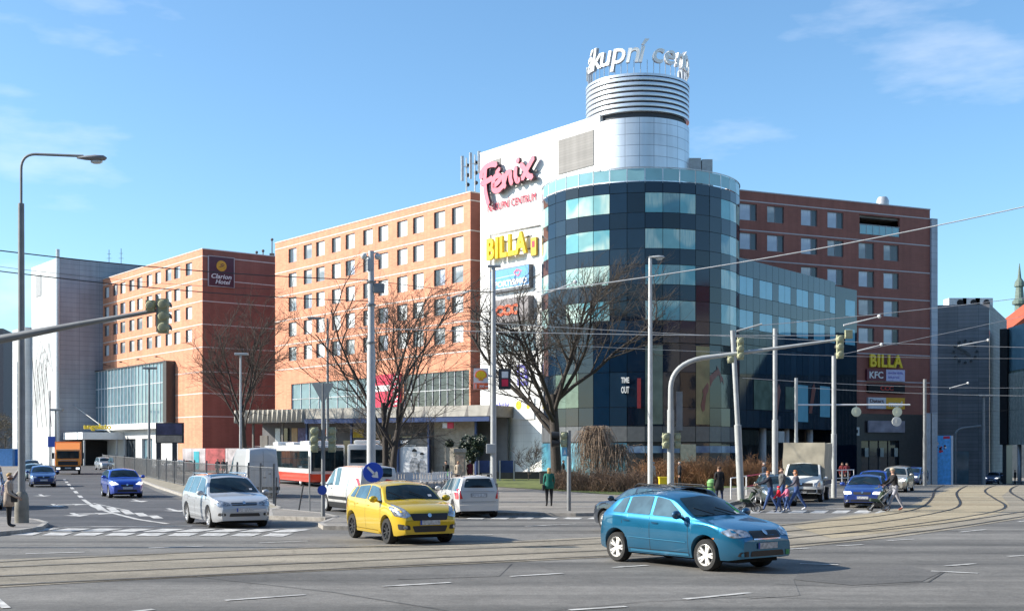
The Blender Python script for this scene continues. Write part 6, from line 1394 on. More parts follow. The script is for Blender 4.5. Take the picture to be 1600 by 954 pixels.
# mast with camera gear, far left of centre
M1 = At(580, 58); t = thing('camera_mast', 'thick white tram mast topped with cameras in front of the bare tree', 'mast', M1); z = Zof(392, 58)-M1.z; k = 58/F
q = MB(); q.tube([(0, 0, 0), (0, 0, z*.6), (0, 0, z*.62), (0, 0, z)], [7*k, 6.6*k, 5.4*k, 4.4*k], 16); q.build('mast_tube', pm('pole_white2', (.46, .47, .47), .5, var=.1), t, smooth=.7)
q = MB(); q.ball((-.35, 0, z-.25), .16, 10); q.ball((.3, .1, z-.25), .16, 10); q.tube([(-.4, 0, z-.1), (.35, 0, z-.1)], .03, 6); q.build('camera_dome', MATS['lamp_bowl_glass'], t, smooth=True)
q = MB(); q.box(-.18, .12, -.14, .1, z-.95, z-.4); q.build('camera_box', M_polew, t, bevel=.03)
q = MB(); q.box(.12, .62, -.15, .15, z-2.0, z-1.55); q.build('antenna_box', M_poleg, t, bevel=.03)
for zz in (z-1.5, z-2.6, z-4.4): q = MB(); q.tube([(0, 0, zz), (0, 0, zz+.07)], 7.6*k, 16); q.build('clamp_ring', M_poleg, t, smooth=.7)
M_sig = pm('signal_olive', (.34, .35, .22), .6, var=.15, scale=6); M_sigd = pm('signal_hood_black', (.02, .02, .02), .5)
def signal(parent, x, z, n=3, s=1.0, back=True, y=0, side=None):
    """traffic signal head seen from behind (back) or from the side"""
    q = MB(); r = .15*s
    q.box(x-.13*s, x+.13*s, y-.08*s, y+.10*s, z, z+n*.32*s)
    for i in range(n): q.lathe([(0, -.15*s), (r*.7, -.13*s), (r, -.05*s), (r*1.02, .1*s)], (x, y, z+.16*s+i*.32*s), 14, 'y')
    o = q.build('signal_head', M_sig, parent, smooth=.5)
    q = MB()
    for i in range(n): q.lathe([(r*.9, .1*s), (r*.95, .38*s)], (x, y, z+.16*s+i*.32*s), 12, 'y', 0, -math.pi*.1, math.pi*1.1)
    q.build('signal_hood', M_sigd, o)
# left gantry: pole off frame, arm crosses the sky
GY = 30.0; t = thing('signal_gantry', 'dark signal gantry arm reaching in from the left edge with two signal heads', 'traffic signal', At(-75, GY)); gx = At(-75, GY).x; gz0 = At(-75, GY).z
def rel(px, py, Y, p0): v = At(px, Y, Zof(py, Y)); return v-Vector((p0.x, p0.y, p0.z))
p0 = At(-75, GY)
q = MB(); q.tube([(0, 0, 0), (0, 0, Zof(600, GY)-gz0)]+[tuple(v) for v in arc((0, 0, Zof(590, GY)-gz0), (0, 0, Zof(545, GY)-gz0), tuple(rel(0, 530, GY, p0)))]+[tuple(rel(120, 507, GY, p0)), tuple(rel(255, 483, GY, p0))], [.13]*2+[.11]*9+[.075, .045], 12); q.build('arm', M_poleg, t, smooth=.7)
v = rel(237, 486, GY, p0); signal(t, v.x, v.z, 1, .8, y=-.1); v = rel(257, 521, GY, p0); signal(t, v.x, v.z, 3, .88, y=-.1)
q = MB(); v = rel(247, 500, GY, p0); q.box(v.x-.02, v.x+.02, -.1, 0, v.z-.3, v.z+.6); q.build('bracket', M_poleg, t)
# right gantry
GY = 50; p0 = At(1048, GY); t = thing('signal_gantry', 'curved pale signal gantry with a long arm and olive signal heads right of centre', 'traffic signal', p0); k = GY/F
q = MB(); q.tube([(0, 0, 0), (0, 0, rel(1048, 640, GY, p0).z)], 5.4*k, 14); q.build('lower_pole', pm('pole_white3', (.40, .415, .41), .5), t, smooth=.7)
q = MB(); q.tube([tuple(rel(1048, 640, GY, p0)), tuple(rel(1048, 610, GY, p0))]+[tuple(v) for v in arc(rel(1048, 605, GY, p0), rel(1050, 568, GY, p0), rel(1098, 559, GY, p0))]+[tuple(rel(1160, 551, GY, p0)), tuple(rel(1306, 531, GY, p0))], [4.4*k, 4.0*k]+[3.8*k]*9+[3.0*k, 1.9*k], 12); q.build('arm', MATS['pole_white3'], t, smooth=.7)
v = rel(1156, 562, GY, p0); signal(t, v.x, v.z, 3, .95, y=-.15); v = rel(1141, 567, GY, p0); signal(t, v.x, v.z, 1, .9, y=-.15); v = rel(1311, 560, GY, p0); signal(t, v.x, v.z, 3, 1.0, y=-.15)
v = rel(1326, 522, GY, p0); q = MB(); q.box(v.x-.15, v.x+.15, -.08, .08, v.z-.18, v.z+.18); q.build('signal_box', M_sig, t, bevel=.02)
v = rel(1040, 700, GY, p0); signal(t, v.x, v.z, 2, 1.0, y=-.1); v = rel(1057, 700, GY, p0); signal(t, v.x+.05, v.z, 2, 1.0, y=.1); q = MB(); v = rel(1058, 672, GY, p0); q.box(v.x-.03, v.x+.22, -.04, .04, v.z, v.z+1.6); q.build('sign_plate', M_poleg, t)
# thin pedestrian signal pole
p0 = G(889, 802); t = thing('pedestrian_signal', 'thin grey pedestrian signal pole on the pavement edge by the woman in green', 'traffic signal', p0); k = p0.y/F
q = MB(); q.tube([(0, 0, 0), (0, 0, 130*k)], 3.2*k, 12); q.build('pole', M_poleg, t, smooth=.7)
v = rel(880, 694, p0.y, p0); signal(t, -8*k, v.z-.1, 2, .95)
q = MB()
for i in range(2): q.lathe([(.14, 0), (.16, -.32)], (-13*k-.05, 0, v.z+.06+i*.3), 12, 'x', 0) ; 
q.build('side_hood', M_sigd, t)
q = MB(); v = rel(878, 698, p0.y, p0); q.box(-11*k, -2*k, -.03, .03, Zof(712, p0.y)-p0.z, Zof(698, p0.y)-p0.z); q.build('blue_plate', pm('sign_blue_pale', (.16, .42, .62), .5), t)
q = MB(); zz = Zof(709, p0.y)-p0.z; q.prism([(-9*k, zz), (-4*k, zz), (-6.5*k, zz+8*k)], -.035, -.031); q.build('plate_symbol', M_redw, t)
def plainpole(px, Y, pytop, w0, w1, label, lean=0, m=None, bracket=None, group='tram poles'):
    p = At(px, Y); k = Y/F; z = Zof(pytop, Y)-p.z; t = thing('tram_pole', label, 'pole', p, 0, group); m = m or MATS['pole_white3']
    q = MB(); q.tube([(0, 0, 0), (lean*.4, 0, z*.45), (lean*.41, 0, z*.452), (lean, 0, z)], [w0*k*.42, w0*k*.42, w1*k*.42, w1*k*.42], 14); q.build('pole_tube', m, t, smooth=.7)
    if bracket: q = MB(); q.tube([(lean, 0, z-.1), (lean+bracket[0]*k, 0, z+bracket[1]*k)], .045, 8); q.build('bracket_arm', m, t, smooth=.7)
    return t
plainpole(1158, 60, 516, 13, 9, 'leaning white tram pole with a short bracket left of the other tram poles', lean=-.42, bracket=(46, 10))
plainpole(1211, 70, 513, 11, 8, 'straight tall white tram pole between the leaning pole and the truck')
plainpole(1244, 86, 590, 7, 6, 'shorter thin pole carrying the arm with two white discs')
plainpole(1303, 66, 556, 10, 8, 'white tram pole rising right behind the tarpaulin truck')
plainpole(1445, 92, 592, 7, 6, 'grey pole in front of the corner of the brown brick block', m=M_poleg)
plainpole(78, 150, 610, 3, 2.6, 'distant thin pole before the pale annex', m=M_poleg)
simple_lamp(1537, 120, 618, 'grey lamp pole with flat head in front of the slate building', 5, 'flat', m=M_poleg)
simple_lamp(233, 118, 575, 'thin grey lamp before the hotel foyer', 4, 'flat', m=M_poleg)
simple_lamp(376, 100, 553, 'thin white lamp by the far bare tree and canopy', 4, 'flat', m=M_polew)
simple_lamp(512, 105, 497, 'thin dark lamp rising behind the yield sign', 4.5, 'flat', m=M_poleg, armx=-1.2)
simple_lamp(87, 185, 640, 'small far lamp beside the grey block entrance', 3.5, 'flat', m=M_poleg)
p = At(1493, 140); t = thing('street_lamp', 'far curved lamp pole bending right over the blue banner', 'street lamp', p); k = 140/F
q = MB(); z = Zof(672, 140)-p.z; q.tube([(0, 0, 0), (0, 0, z-.8)]+[tuple(v) for v in arc((0, 0, z-.6), (0, 0, z+.2), (1.2, 0, z+.3))]+[(2.9, 0, z+.5)], 2*k, 8); q.build('pole', M_poleg, t, smooth=.7); lamp_head(t, 3.0, z+.5, .8, True, M_poleg)
# arm with two white discs
p0 = At(1338, 86); t = thing('disc_arm', 'horizontal white arm with round signal discs before the brown brick block', 'signal arm', (p0.x, p0.y, Zof(632, 86))); k = 86/F
q = MB(); q.tube([(-94*k, 0, 0), (84*k, 0, 0)], .055, 8); q.build('arm', M_redw, t)
M_disc = pm('disc_cream', (.66, .67, .50), .5)
for dx, dz, m_ in ((0, -11, M_disc), (64, -11, M_disc), (63, -26, MATS['lamp_bowl_glass'])):
    q = MB(); q.lathe([(0, -.06), (.33, -.05), (.35, 0), (.33, .05), (0, .06)], (dx*k, 0, dz*k), 20, 'y'); q.tube([(dx*k, 0, dz*k+.3), (dx*k, 0, 0)], .03, 6); q.box(dx*k-.05, dx*k+.03, -.08, -.06, dz*k-.1, dz*k+.15); q.build('disc', m_, t, smooth=.7)
# signs near the side road
p0 = G(505, 812); t = thing('yield_sign', 'back of a grey triangular yield sign on a tall post with olive signal heads', 'road sign', p0); k = p0.y/F
q = MB(); q.tube([(0, 0, 0), (0, 0, 214*k)], 3.1*k, 10); q.build('post', M_poleg, t, smooth=.7)
z = Zof(598, p0.y)-p0.z; q = MB(); q.prism([(-16*k, z), (16*k, z), (17*k, z-2*k), (2*k, z-30*k), (-2*k, z-30*k), (-17*k, z-2*k)], -.06, -.03); q.build('sign_plate', pm('sign_back_grey', (.50, .50, .46), .5, .2), t)
z = Zof(706, p0.y)-p0.z; signal(t, -14*k, z, 3, .95); signal(t, 13*k, z, 3, .95, y=.1)
q = MB(); q.box(-14*k, 14*k, -.03, .03, z+.5, z+.56); q.build('bracket', M_poleg, t)
q = MB(); zz = Zof(765, p0.y)-p0.z; q.lathe([(0, -.10), (.17, -.10), (.17, -.07)], (-1*k, 0, zz), 20, 'y'); q.build('small_blue_disc', M_plb, t)
p0 = At(583, 42); t = thing('direction_sign', 'round blue keep right sign with white diagonal arrow behind the yellow car', 'road sign', p0); k = 42/F; z = Zof(737.5, 42)-p0.z
q = MB(); q.tube([(0, 0, 0), (0, 0, z+.2)], .035, 10); q.build('post', M_poleg, t, smooth=.7)
q = MB(); q.lathe([(0, -.06), (15.5*k, -.06), (15.8*k, -.04), (15.8*k, -.035)], (0, 0, z), 32, 'y'); q.build('sign_plate', pm('sign_royal_blue', (.01, .07, .50), .35, var=.05), t)
q = MB(); a = -math.pi/4
def rot(x, y): return (x*math.cos(a)-y*math.sin(a), z+x*math.sin(a)+y*math.cos(a))
sh = [(-12*k, 1.8*k), (4*k, 1.8*k), (2.5*k, 5.5*k), (5*k, 5.5*k), (12*k, 0), (5*k, -5.5*k), (2.5*k, -5.5*k), (4*k, -1.8*k), (-12*k, -1.8*k)]
P = [rot(*s_) for s_ in sh]; y_ = -.066
q.face([(P[0][0], y_, P[0][1]), (P[1][0], y_, P[1][1]), (P[7][0], y_, P[7][1]), (P[8][0], y_, P[8][1])]); q.face([(P[2][0], y_, P[2][1]), (P[3][0], y_, P[3][1]), (P[4][0], y_, P[4][1]), (P[5][0], y_, P[5][1]), (P[6][0], y_, P[6][1])]); 
q.build('arrow', M_redw, t, recalc=False)
for i, (pb, ptop) in enumerate((((430, 795), (432, 745)), ((466, 801), (474, 757)), ((484, 802), (483, 712)))):
    p0 = G(*pb); k = p0.y/F; q = MB(); q.tube([(0, 0, 0), ((ptop[0]-pb[0])*k, 0, (pb[1]-ptop[1])*k)], .03, 8)
    tag(q.build('bollard_post', M_frame if i < 2 else M_poleg, None, loc=p0), ['short thin post at the left end of the traffic island', 'leaning thin dark post on the traffic island', 'tall thin post on the traffic island before the bus'][i], 'post', 'thin posts on the traffic island')
# shell shaped fuel sign and small sign on the lamp
Yp = 57.0; t = thing('fuel_sign', 'square fuel sign with yellow shell over a red panel on the street lamp', 'sign', At(752, Yp, Zof(608, Yp)-.0)); k = Yp/F
q = MB(); q.box(-12*k, 11*k, 0, .12, 0, 33*k); q.box(11*k, 17*k, .03, .08, 20*k, 22*k); q.build('panel', M_redw, t)
q = MB(); q.box(-11*k, 10.5*k, -.02, -.001, .5*k, 10*k); q.build('red_panel', MATS['sign_orange_red'], t)
q = MB(); add_text(q, '1', -9*k, 1.5*k, h=7*k, y=-.02, depth=.02, bold=.03); add_text(q, '300 m', -3*k, 3*k, h=4*k, y=-.02, depth=.02, bold=.02); q.build('lettering', M_redw, t)
def shellpoly(r, cx_, cz, n=9):
    pts = [(cx_-r*.35, cz-r*.9), (cx_-r*.45, cz-r*.55), (cx_-r*.95, cz-r*.35)]
    for i in range(n+1): a_ = math.pi*(1.02-1.04*i/n); pts.append((cx_+r*math.cos(a_)*1.02, cz+r*math.sin(a_)*.9))
    return pts+[(cx_+r*.95, cz-r*.35), (cx_+r*.45, cz-r*.55), (cx_+r*.35, cz-r*.9)]
q = MB(); q.prism(shellpoly(9*k, -.5*k, 22*k), -.03, -.001); q.build('shell_border', MATS['sign_orange_red'], t)
q = MB(); q.prism(shellpoly(7.6*k, -.5*k, 22*k), -.05, -.032); q.build('shell_emblem', M_yel, t)
q = MB()
for a_ in (-50, -25, 0, 25, 50):
    r_ = math.radians(a_); x0_, z0_ = -.5*k, 16*k; q.face([(x0_-.006, -.053, z0_), (x0_+.006, -.053, z0_), (x0_+11*k*math.sin(r_)+.008, -.053, z0_+11*k*math.cos(r_)*.95), (x0_+11*k*math.sin(r_)-.008, -.053, z0_+11*k*math.cos(r_)*.95)])
q.build('shell_rays', MATS['sign_orange_red'], t, recalc=False)
t = thing('small_box_sign', 'small dark sign box with white and red squares right of the street lamp', 'sign', At(788, Yp, Zof(608, Yp))); q = MB(); q.box(-9*k, 10*k, 0, .15, 0, 32*k); q.box(-14*k, -9*k, .05, .09, 18*k, 20*k); q.build('panel', M_frame, t)
q = MB(); q.box(-4*k, 6*k, -.02, -.001, 18*k, 28*k); q.build('white_square', M_redw, t); q = MB(); q.box(-4*k, 6*k, -.02, -.001, 5*k, 16*k); q.build('red_square', M_red, t)
# billboard, blue road sign, fence
p0 = At(265, 112); k = 112/F; t = thing('billboard', 'dark framed billboard on two posts before the hotel ground floor', 'billboard', p0)
q = MB(); zz0, zz1 = Zof(692, 112)-p0.z, Zof(660, 112)-p0.z; q.box(-21*k, 22*k, -.15, .15, zz0, zz1); q.build('panel', M_frame, t)
q = MB(); q.box(-19*k, 20*k, -.18, -.151, zz0+(zz1-zz0)*.42, zz1-1.5*k); q.build('dark_print', pm('billboard_dark_print', (.05, .045, .09), .5, var=.7, scale=1.2), t)
q = MB(); q.box(-19*k, 20*k, -.18, -.151, zz0+1.5*k, zz0+(zz1-zz0)*.38); q.build('pale_print', pm('billboard_pale_print', (.30, .25, .20), .5, var=.3), t)
for x in (-17*k, 8*k): q = MB(); q.box(x-.2, x+.2, -.12, .12, 0, zz0); q.build('leg', M_frame, t)
p0 = At(81, 150); t = thing('road_sign', 'small square blue road sign left of the orange truck', 'road sign', p0); q = MB(); zz = Zof(684, 150)-p0.z; q.tube([(0, 0, 0), (0, 0, zz)], .06, 6); q.build('post', M_poleg, t); q = MB(); q.box(-.45, .45, -.1, -.06, zz-1.1, zz+.2); q.build('sign_plate', M_plb, t)
F0, F1 = G(160, 730.5), G(420, 795); n_f = 17; t = thing('bar_fence', 'grey steel bar fence along the verge of the side road', 'fence', F0); M_fen = pm('fence_steel', (.15, .155, .16), .6, .2, var=.2)
def fpt(s): # gently bent line
    a = Vector(G(160, 730.5)); b = Vector(G(245, 751)); c = Vector(G(330, 772)); d = Vector(G(428, 789))
    P = [a, b, c, d]; u = s*3; i = min(2, int(u)); return P[i]+(P[i+1]-P[i])*(u-i)
for i in range(n_f+1):
    p = fpt(i/n_f)-F0; q = MB(); q.box(p.x-.04, p.x+.04, p.y-.04, p.y+.04, p.z, p.z+1.95); q.build('fence_post', M_fen, t)
    if i < n_f:
        p2 = fpt((i+1)/n_f)-F0; q = MB(); nb = max(4, int((p2-p).length/.26))
        for j in range(1, nb):
            v = p+(p2-p)*j/nb; q.tube([(v.x, v.y, v.z+.15), (v.x, v.y, v.z+1.8)], .012, 4, cap=False)
        for hh in (.2, 1.75): q.tube([(p.x, p.y, p.z+hh), (p2.x, p2.y, p2.z+hh)], .022, 4, cap=False)
        q.build('fence_panel', M_fen, t)
# railing and red white barrier on the right
def railing(a, b, label, n, red=True, h=1.05):
    A, B = G(*a), G(*b); A.z += .12; B.z += .12; t = thing('railing', label, 'railing', A, 0, 'pedestrian railings'); D = B-A
    for i in range(n+1): v = D*i/n; q = MB(); q.tube([tuple(v), tuple(v+Vector((0, 0, h)))], .035, 8); q.build('railing_post', M_redw, t)
    for i in range(n):
        v, w = D*i/n, D*(i+1)/n; q = MB(); q.tube([tuple(v+Vector((0, 0, h))), tuple(w+Vector((0, 0, h)))], .035, 8); q.tube([tuple(v+Vector((0, 0, h*.45))), tuple(w+Vector((0, 0, h*.45)))], .025, 8)
        q.build('rail', M_red if red and i % 2 else M_redw, t)
railing((1142, 783), (1205, 767), 'white and red pedestrian railing behind the stroller', 3)
railing((1306, 760), (1334, 758), 'white railing between the truck and the blue cars', 3, False)
# blue tall banner
t = thing('advert_banner', 'tall bright blue advertising banner before the slate building', 'banner', At(1471, 128), 0); k = 128/F; z0_ = 0; z1_ = Zof(680, 128)-At(1471, 128).z
q = MB(); q.box(-14*k, 15*k, 0, .3, 0, z1_); q.build('panel', pm('banner_bright_blue', (.08, .40, .85), .5, var=.25), t)
q = MB(); q.box(15*k, 18*k, -.05, .35, 0, z1_); q.build('frame', M_redw, t)
q = MB(); q.box(3*k, 13*k, -.02, 0, z1_-5*k, z1_-1*k); q.build('red_tab', M_red, t)
q = MB(); rnd = random.Random(3)
for i in range(14): x, z = rnd.uniform(-12, 10)*k, z1_-rnd.uniform(9, 26)*k; q.lathe([(0, -.02), (rnd.uniform(1, 2.2)*k, -.02)], (x, 0, z), 8, 'y', rnd.randrange(3))
q.build('print', [M_red, M_redw, MATS['sign_maroon']], t, recalc=False)
for j, px in enumerate((1450, 1459)):
    q = MB(); pp = At(px, 127); hh = Zof(645, 127)-pp.z; q.box(-.35, .35, -.1, .1, 0, hh); tag(q.build('banner_column', pm('banner_column_pale', (.42, .44, .46), .5), None, loc=pp), ['pale narrow advertising column left of its twin by the blue banner', 'pale narrow advertising column touching the blue banner'][j], 'advert column', 'narrow columns by the blue banner')
# benches
def bench():
    t = thing('bench', 'x', 'bench', (0, 0, 0), 0, 'white benches on the plaza')
    q = MB()
    for i in range(5): q.box(-.75, .75, -.30+i*.11, -.21+i*.11, .43, .46)
    q.build('seat', M_redw, t); q = MB()
    for i in range(8): q.box(-.72+i*.19, -.60+i*.19, .24, .27, .5, 1.0)
    q.box(-.75, .75, .27, .29, .92, .97); q.box(-.75, .75, .27, .29, .52, .57); q.build('backrest', M_redw, t)
    for x in (-.65, .65):
        q = MB(); q.box(x-.03, x+.03, -.28, -.22, 0, .43); q.box(x-.03, x+.03, .2, .26, 0, .5); q.box(x-.03, x+.03, -.28, .26, .38, .42); q.build('leg', M_polew, t)
    return t
b0 = bench(); bl = ['white slatted bench furthest left under the black and white poster', 'white slatted bench second from the left by the poster', 'white slatted bench in the middle of the plaza row', 'white slatted bench nearest the person in green']
for i, (px, Y, a_) in enumerate(((628, 80, .25), (652, 79, .25), (675, 78, .25), (694, 82, .5))):
    p = At(px, Y); p.z += .12
    if i == 0: b0.location = p; b0.rotation_euler.z = a_; b0['label'] = bl[0]
    else: dup(b0, p, a_, bl[i])
# kiosk pillar, blue boards, low wall, bins
t = thing('advert_pillar', 'narrow beige advert pillar with a flat cap under the canopy edge', 'advert pillar', At(719, 88)); k = 88/F; q = MB(); q.box(-8*k, 8*k, -.4, .4, .1, Zof(706, 88)+.2); q.build('shaft', pm('pillar_beige', (.38, .33, .25), .7), t); q = MB(); q.box(-9.5*k, 9.5*k, -.5, .5, Zof(706, 88)+.2, Zof(700, 88)+.2); q.build('cap', M_conc, t); q = MB(); q.box(-6*k, 6*k, -.42, -.401, 1.0, 2.2); q.build('poster', pm('poster_autumn', (.55, .4, .28), .6, var=.6, scale=3), t)
for i, (px, w) in enumerate(((757, 11), (792, 13))):
    t = thing('information_board', ['dark blue information board touching the street lamp on the lawn edge', 'dark blue information board right of the street lamp on the lawn edge'][i], 'board', At(px, 96), 0, 'blue boards on the lawn'); k = 96/F
    q = MB(); q.box(-w*k, w*k, 0, .1, .8, 1.75); q.build('panel', M_bband, t)
    for s_ in (-1, 1): q = MB(); q.box(s_*(w-2)*k-.05, s_*(w-2)*k+.05, -.12, 0, 0, 1.75); q.build('leg', M_polew, t)
q = MB(); q.box(-3.6, 3.6, 0, .4, 0, .75); tag(q.build('low_wall', pm('low_wall_dark', (.06, .06, .065), .8), None, loc=At(828, 102)), 'low dark retaining wall behind the lawn at the white building', 'wall')
q = MB(); q.box(-.3, .3, -.3, .3, 0, .95); q.box(-.33, .33, -.33, .33, .95, 1.05); tag(q.build('litter_bin', M_concd, None, loc=At(850, 88)), 'square grey litter bin left of the thick tree trunk', 'bin')
q = MB(); q.lathe([(0, 0), (.2, 0), (.23, .8), (.25, .85), (.16, 1.0), (0, 1.05)], n=14); p = G(1112, 784); p.z += .12; tag(q.build('green_bin', pm('bin_green', (.16, .36, .12), .5), None, smooth=.6, loc=p), 'light green street bin by the man in black', 'bin')
q = MB(); q.box(-.35, .35, -.25, .25, 0, 1.2); q.box(-.38, .38, -.28, .28, 1.2, 1.26); tag(q.build('utility_cabinet', M_yel, None, loc=At(1041, 60)), 'small yellow utility cabinet at the foot of the right signal gantry', 'cabinet')
for i, (px, Y, c_) in enumerate(((12, 175, (.12, .3, .6)), (22, 176, (.02, .2, .6)))):
    q = MB(); q.box(-1.1, 1.1, -1, 1, 0, 2.4); q.box(-1.2, 1.2, -1.1, 1.1, 2.4, 2.6); tag(q.build('portable_cabin', pm('cabin_%d' % i, c_, .6), None, loc=At(px, Y)), ['pale blue site cabin at the left edge', 'bright blue site cabin next to the pale one'][i], 'cabin')
# ================================================================== overhead wires
M_wd = pm('wire_dark', (.03, .03, .03), .6); M_wl = pm('wire_bright', (.55, .56, .56), .5)
def wire(a, Ya, b, Yb, label, r=.016, m=None, sag=.25, n=14):
    A = At(a[0], Ya, Zof(a[1], Ya)); B = At(b[0], Yb, Zof(b[1], Yb)); q = MB(); pts = []
    for i in range(n+1): t = i/n; p = A+(B-A)*t; p.z -= sag*4*t*(1-t); pts.append(tuple(p-A))
    q.tube(pts, r, 5, cap=False); return tag(q.build('overhead_wire', m or M_wd, None, loc=A, smooth=True), label, 'overhead wire', 'overhead tram wires')
wire((-120, 376), 42, (576, 437), 58, 'upper dark wire from the left edge to the camera mast', .022)
wire((586, 438), 58, (772, 456), 57, 'dark wire from the camera mast to the street lamp under the lemon lettering', .016, sag=.1)
wire((-120, 408), 42, (576, 470), 58, 'lower dark wire from the left edge to the camera mast', .02)
wire((-120, 400), 50, (440, 452), 62, 'faint middle wire across the hotel front', .009)
wire((586, 470), 58, (1015, 506), 62, 'dark wire from the camera mast past the bare trees', .013, sag=.1)
wire((838, 456), 55, (1700, 300), 52, 'bright cable climbing right across the glass drum and brown block', .026, M_wl, .35)
wire((560, 512), 60, (1310, 524), 66, 'pale wire running level over the bare trees to the right gantry', .02, M_wl, .12)
wire((700, 500), 64, (1700, 545), 70, 'thin pale wire above the right signal arm', .014, M_wl, .2)
wire((900, 540), 64, (1600, 560), 75, 'thin pale wire just under the signal arm', .010, M_wl, .15)
wire((1190, 508), 60, (1700, 452), 75, 'bright wire from the leaning pole towards the right edge', .018, M_wl, .1)
wire((1300, 556), 66, (1700, 470), 80, 'wire from the pole behind the truck over the slate building', .013, M_wl, .1)
wire((1160, 590), 62, (1640, 605), 80, 'level wire across the lower brown brick wall', .012, M_wl, .2)
wire((1240, 604), 86, (1700, 618), 86, 'level wire just above the disc arm', .012, M_wl, .2)
wire((1330, 650), 86, (1700, 630), 95, 'low wire under the disc arm towards the glass office', .010, M_wd, .2)
for i, (a, b, Y, w_) in enumerate((((845, 462), (900, 440), 55, .05), ((735, 454), (700, 466), 58, .045), ((1318, 508), (1375, 494), 55, .05), ((1340, 548), (1378, 538), 60, .045), ((1497, 540), (1545, 531), 75, .05), ((1484, 606), (1513, 598), 80, .045))):
    A, B = At(a[0], Y, Zof(a[1], Y)), At(b[0], Y, Zof(b[1], Y)); q = MB(); q.tube([(0, 0, 0), tuple(B-A)], [w_, w_*.5], 6); q.ball(tuple((B-A)*.98), w_*2, 8)
    tag(q.build('wire_insulator', M_wl, None, loc=A), ['wire insulator at the edge of the glass drum above the bare tree', 'wire insulator before the orange block corner', 'wire insulator above the right gantry box', 'wire insulator below the right gantry box', 'wire insulator beside the clock dots', 'lowest wire insulator before the slate building'][i], 'insulator', 'overhead wire insulators')
# ================================================================== trees and shrubs
M_bark = pm('bark', (.055, .045, .038), .9, var=.35, scale=5, bump=1.2, aniso=(6, 6, 1.2)); M_twig = pm('twig_brown', (.062, .052, .044), .9, var=.25); M_leafd = pm('evergreen_leaf', (.02, .035, .014), .5, var=.4)
def bare_tree(name, label, loc, h, r0, seed, splith, nmain, spread, levels=4, tw=.014, group='bare winter trees', lean=0, dens=1.0, multi=1, reach=1.0):
    R = random.Random(seed); t = thing(name, label, 'tree', loc, 0, group); TRK, CRW = MB(), MB()
    def grow(p, d, length, r, lev, mb):
        seg = 5 if lev < 2 else (4 if lev < 3 else 3); pts = [p]; rs = [r]; dd = d.copy(); end_r = r*(.42 if lev else .7)
        for i in range(seg):
            w_ = .03 if lev == 0 else .15; dd = (dd+Vector((R.gauss(0, w_), R.gauss(0, w_), R.gauss(0, .08)+(.07 if lev < 3 else .03)))).normalized(); pts.append(pts[-1]+dd*length/seg); rs.append(r+(end_r-r)*(i+1)/seg)
        mb.tube([tuple(q_) for q_ in pts], rs, 9 if lev == 0 else (6 if lev < 2 else (4 if lev < 3 else 3)), cap=False)
        if lev >= levels: return
        n = {0: nmain, 1: int(9*dens), 2: int(8*dens), 3: int(6*dens)}.get(lev, 4)
        for i in range(n):
            f = (.50+.5*(i+R.random()*.5)/n) if lev == 0 and multi == 1 else .22+.78*(i+R.random()*.8)/n
            j = min(seg-1, int(f*seg)); b = pts[j]+(pts[j+1]-pts[j])*(f*seg-j); dl = (pts[min(j+1, seg)]-pts[j]).normalized()
            ax = dl.orthogonal().normalized(); ax.rotate(Matrix.Rotation(2*math.pi*(i/n+R.random()*.25), 3, dl)); an_ = {0: spread*(.55+.6*R.random()), 1: R.uniform(.55, 1.0), 2: R.uniform(.5, 1.0)}.get(lev, R.uniform(.4, 1.0))
            nd = (dl*math.cos(an_)+ax*math.sin(an_)).normalized(); nd.z = nd.z*.85+.12
            ln = {0: (h-splith)*reach*R.uniform(.80, 1.05), 1: length*R.uniform(.38, .62)*(1.15-.5*f), 2: length*R.uniform(.38, .6), 3: length*R.uniform(.45, .75)}[min(lev, 3)]
            rr = {0: r*.46*R.uniform(.75, 1.05), 1: r*.38, 2: max(tw, r*.42), 3: tw}[min(lev, 3)]
            grow(b, nd.normalized(), ln, max(rr, tw*.8), lev+1, CRW if lev >= 1 else TRK)
    TRK.lathe([(r0*1.5, -.2), (r0*1.2, .25), (r0, .8)], n=10) if multi == 1 else None
    for m in range(multi):
        a_ = m*2.3; off = Vector((math.cos(a_), math.sin(a_), 0))*(r0*1.1 if multi > 1 else 0)
        grow(off, Vector((lean+off.x*.18, off.y*.1, 1)).normalized(), splith, r0, 0, TRK)
    TRK.build('trunk', M_bark, t, smooth=True); CRW.build('crown', M_twig, t, smooth=True); return t
bare_tree('bare_tree', 'thick trunked bare tree with a wide crown before the glass drum', At(870, 88), 14.6, .42, 11, 6.6, 9, .95, tw=.012, dens=1.1, reach=1.22)
bare_tree('bare_tree', 'twin stemmed bare tree behind the camera mast before the orange block', At(606, 72), 13.4, .21, 24, 5.4, 6, .80, tw=.010, multi=2, dens=.88)
bare_tree('bare_tree', 'far bare tree in front of the shaded hotel wall', At(385, 125), 17.0, .30, 5, 7.4, 8, .55, tw=.014, dens=.95)
bare_tree('young_tree', 'small bare tree in the brown undergrowth before the white wall base', At(826, 100), 3.2, .04, 8, .6, 6, .8, levels=3, tw=.014)
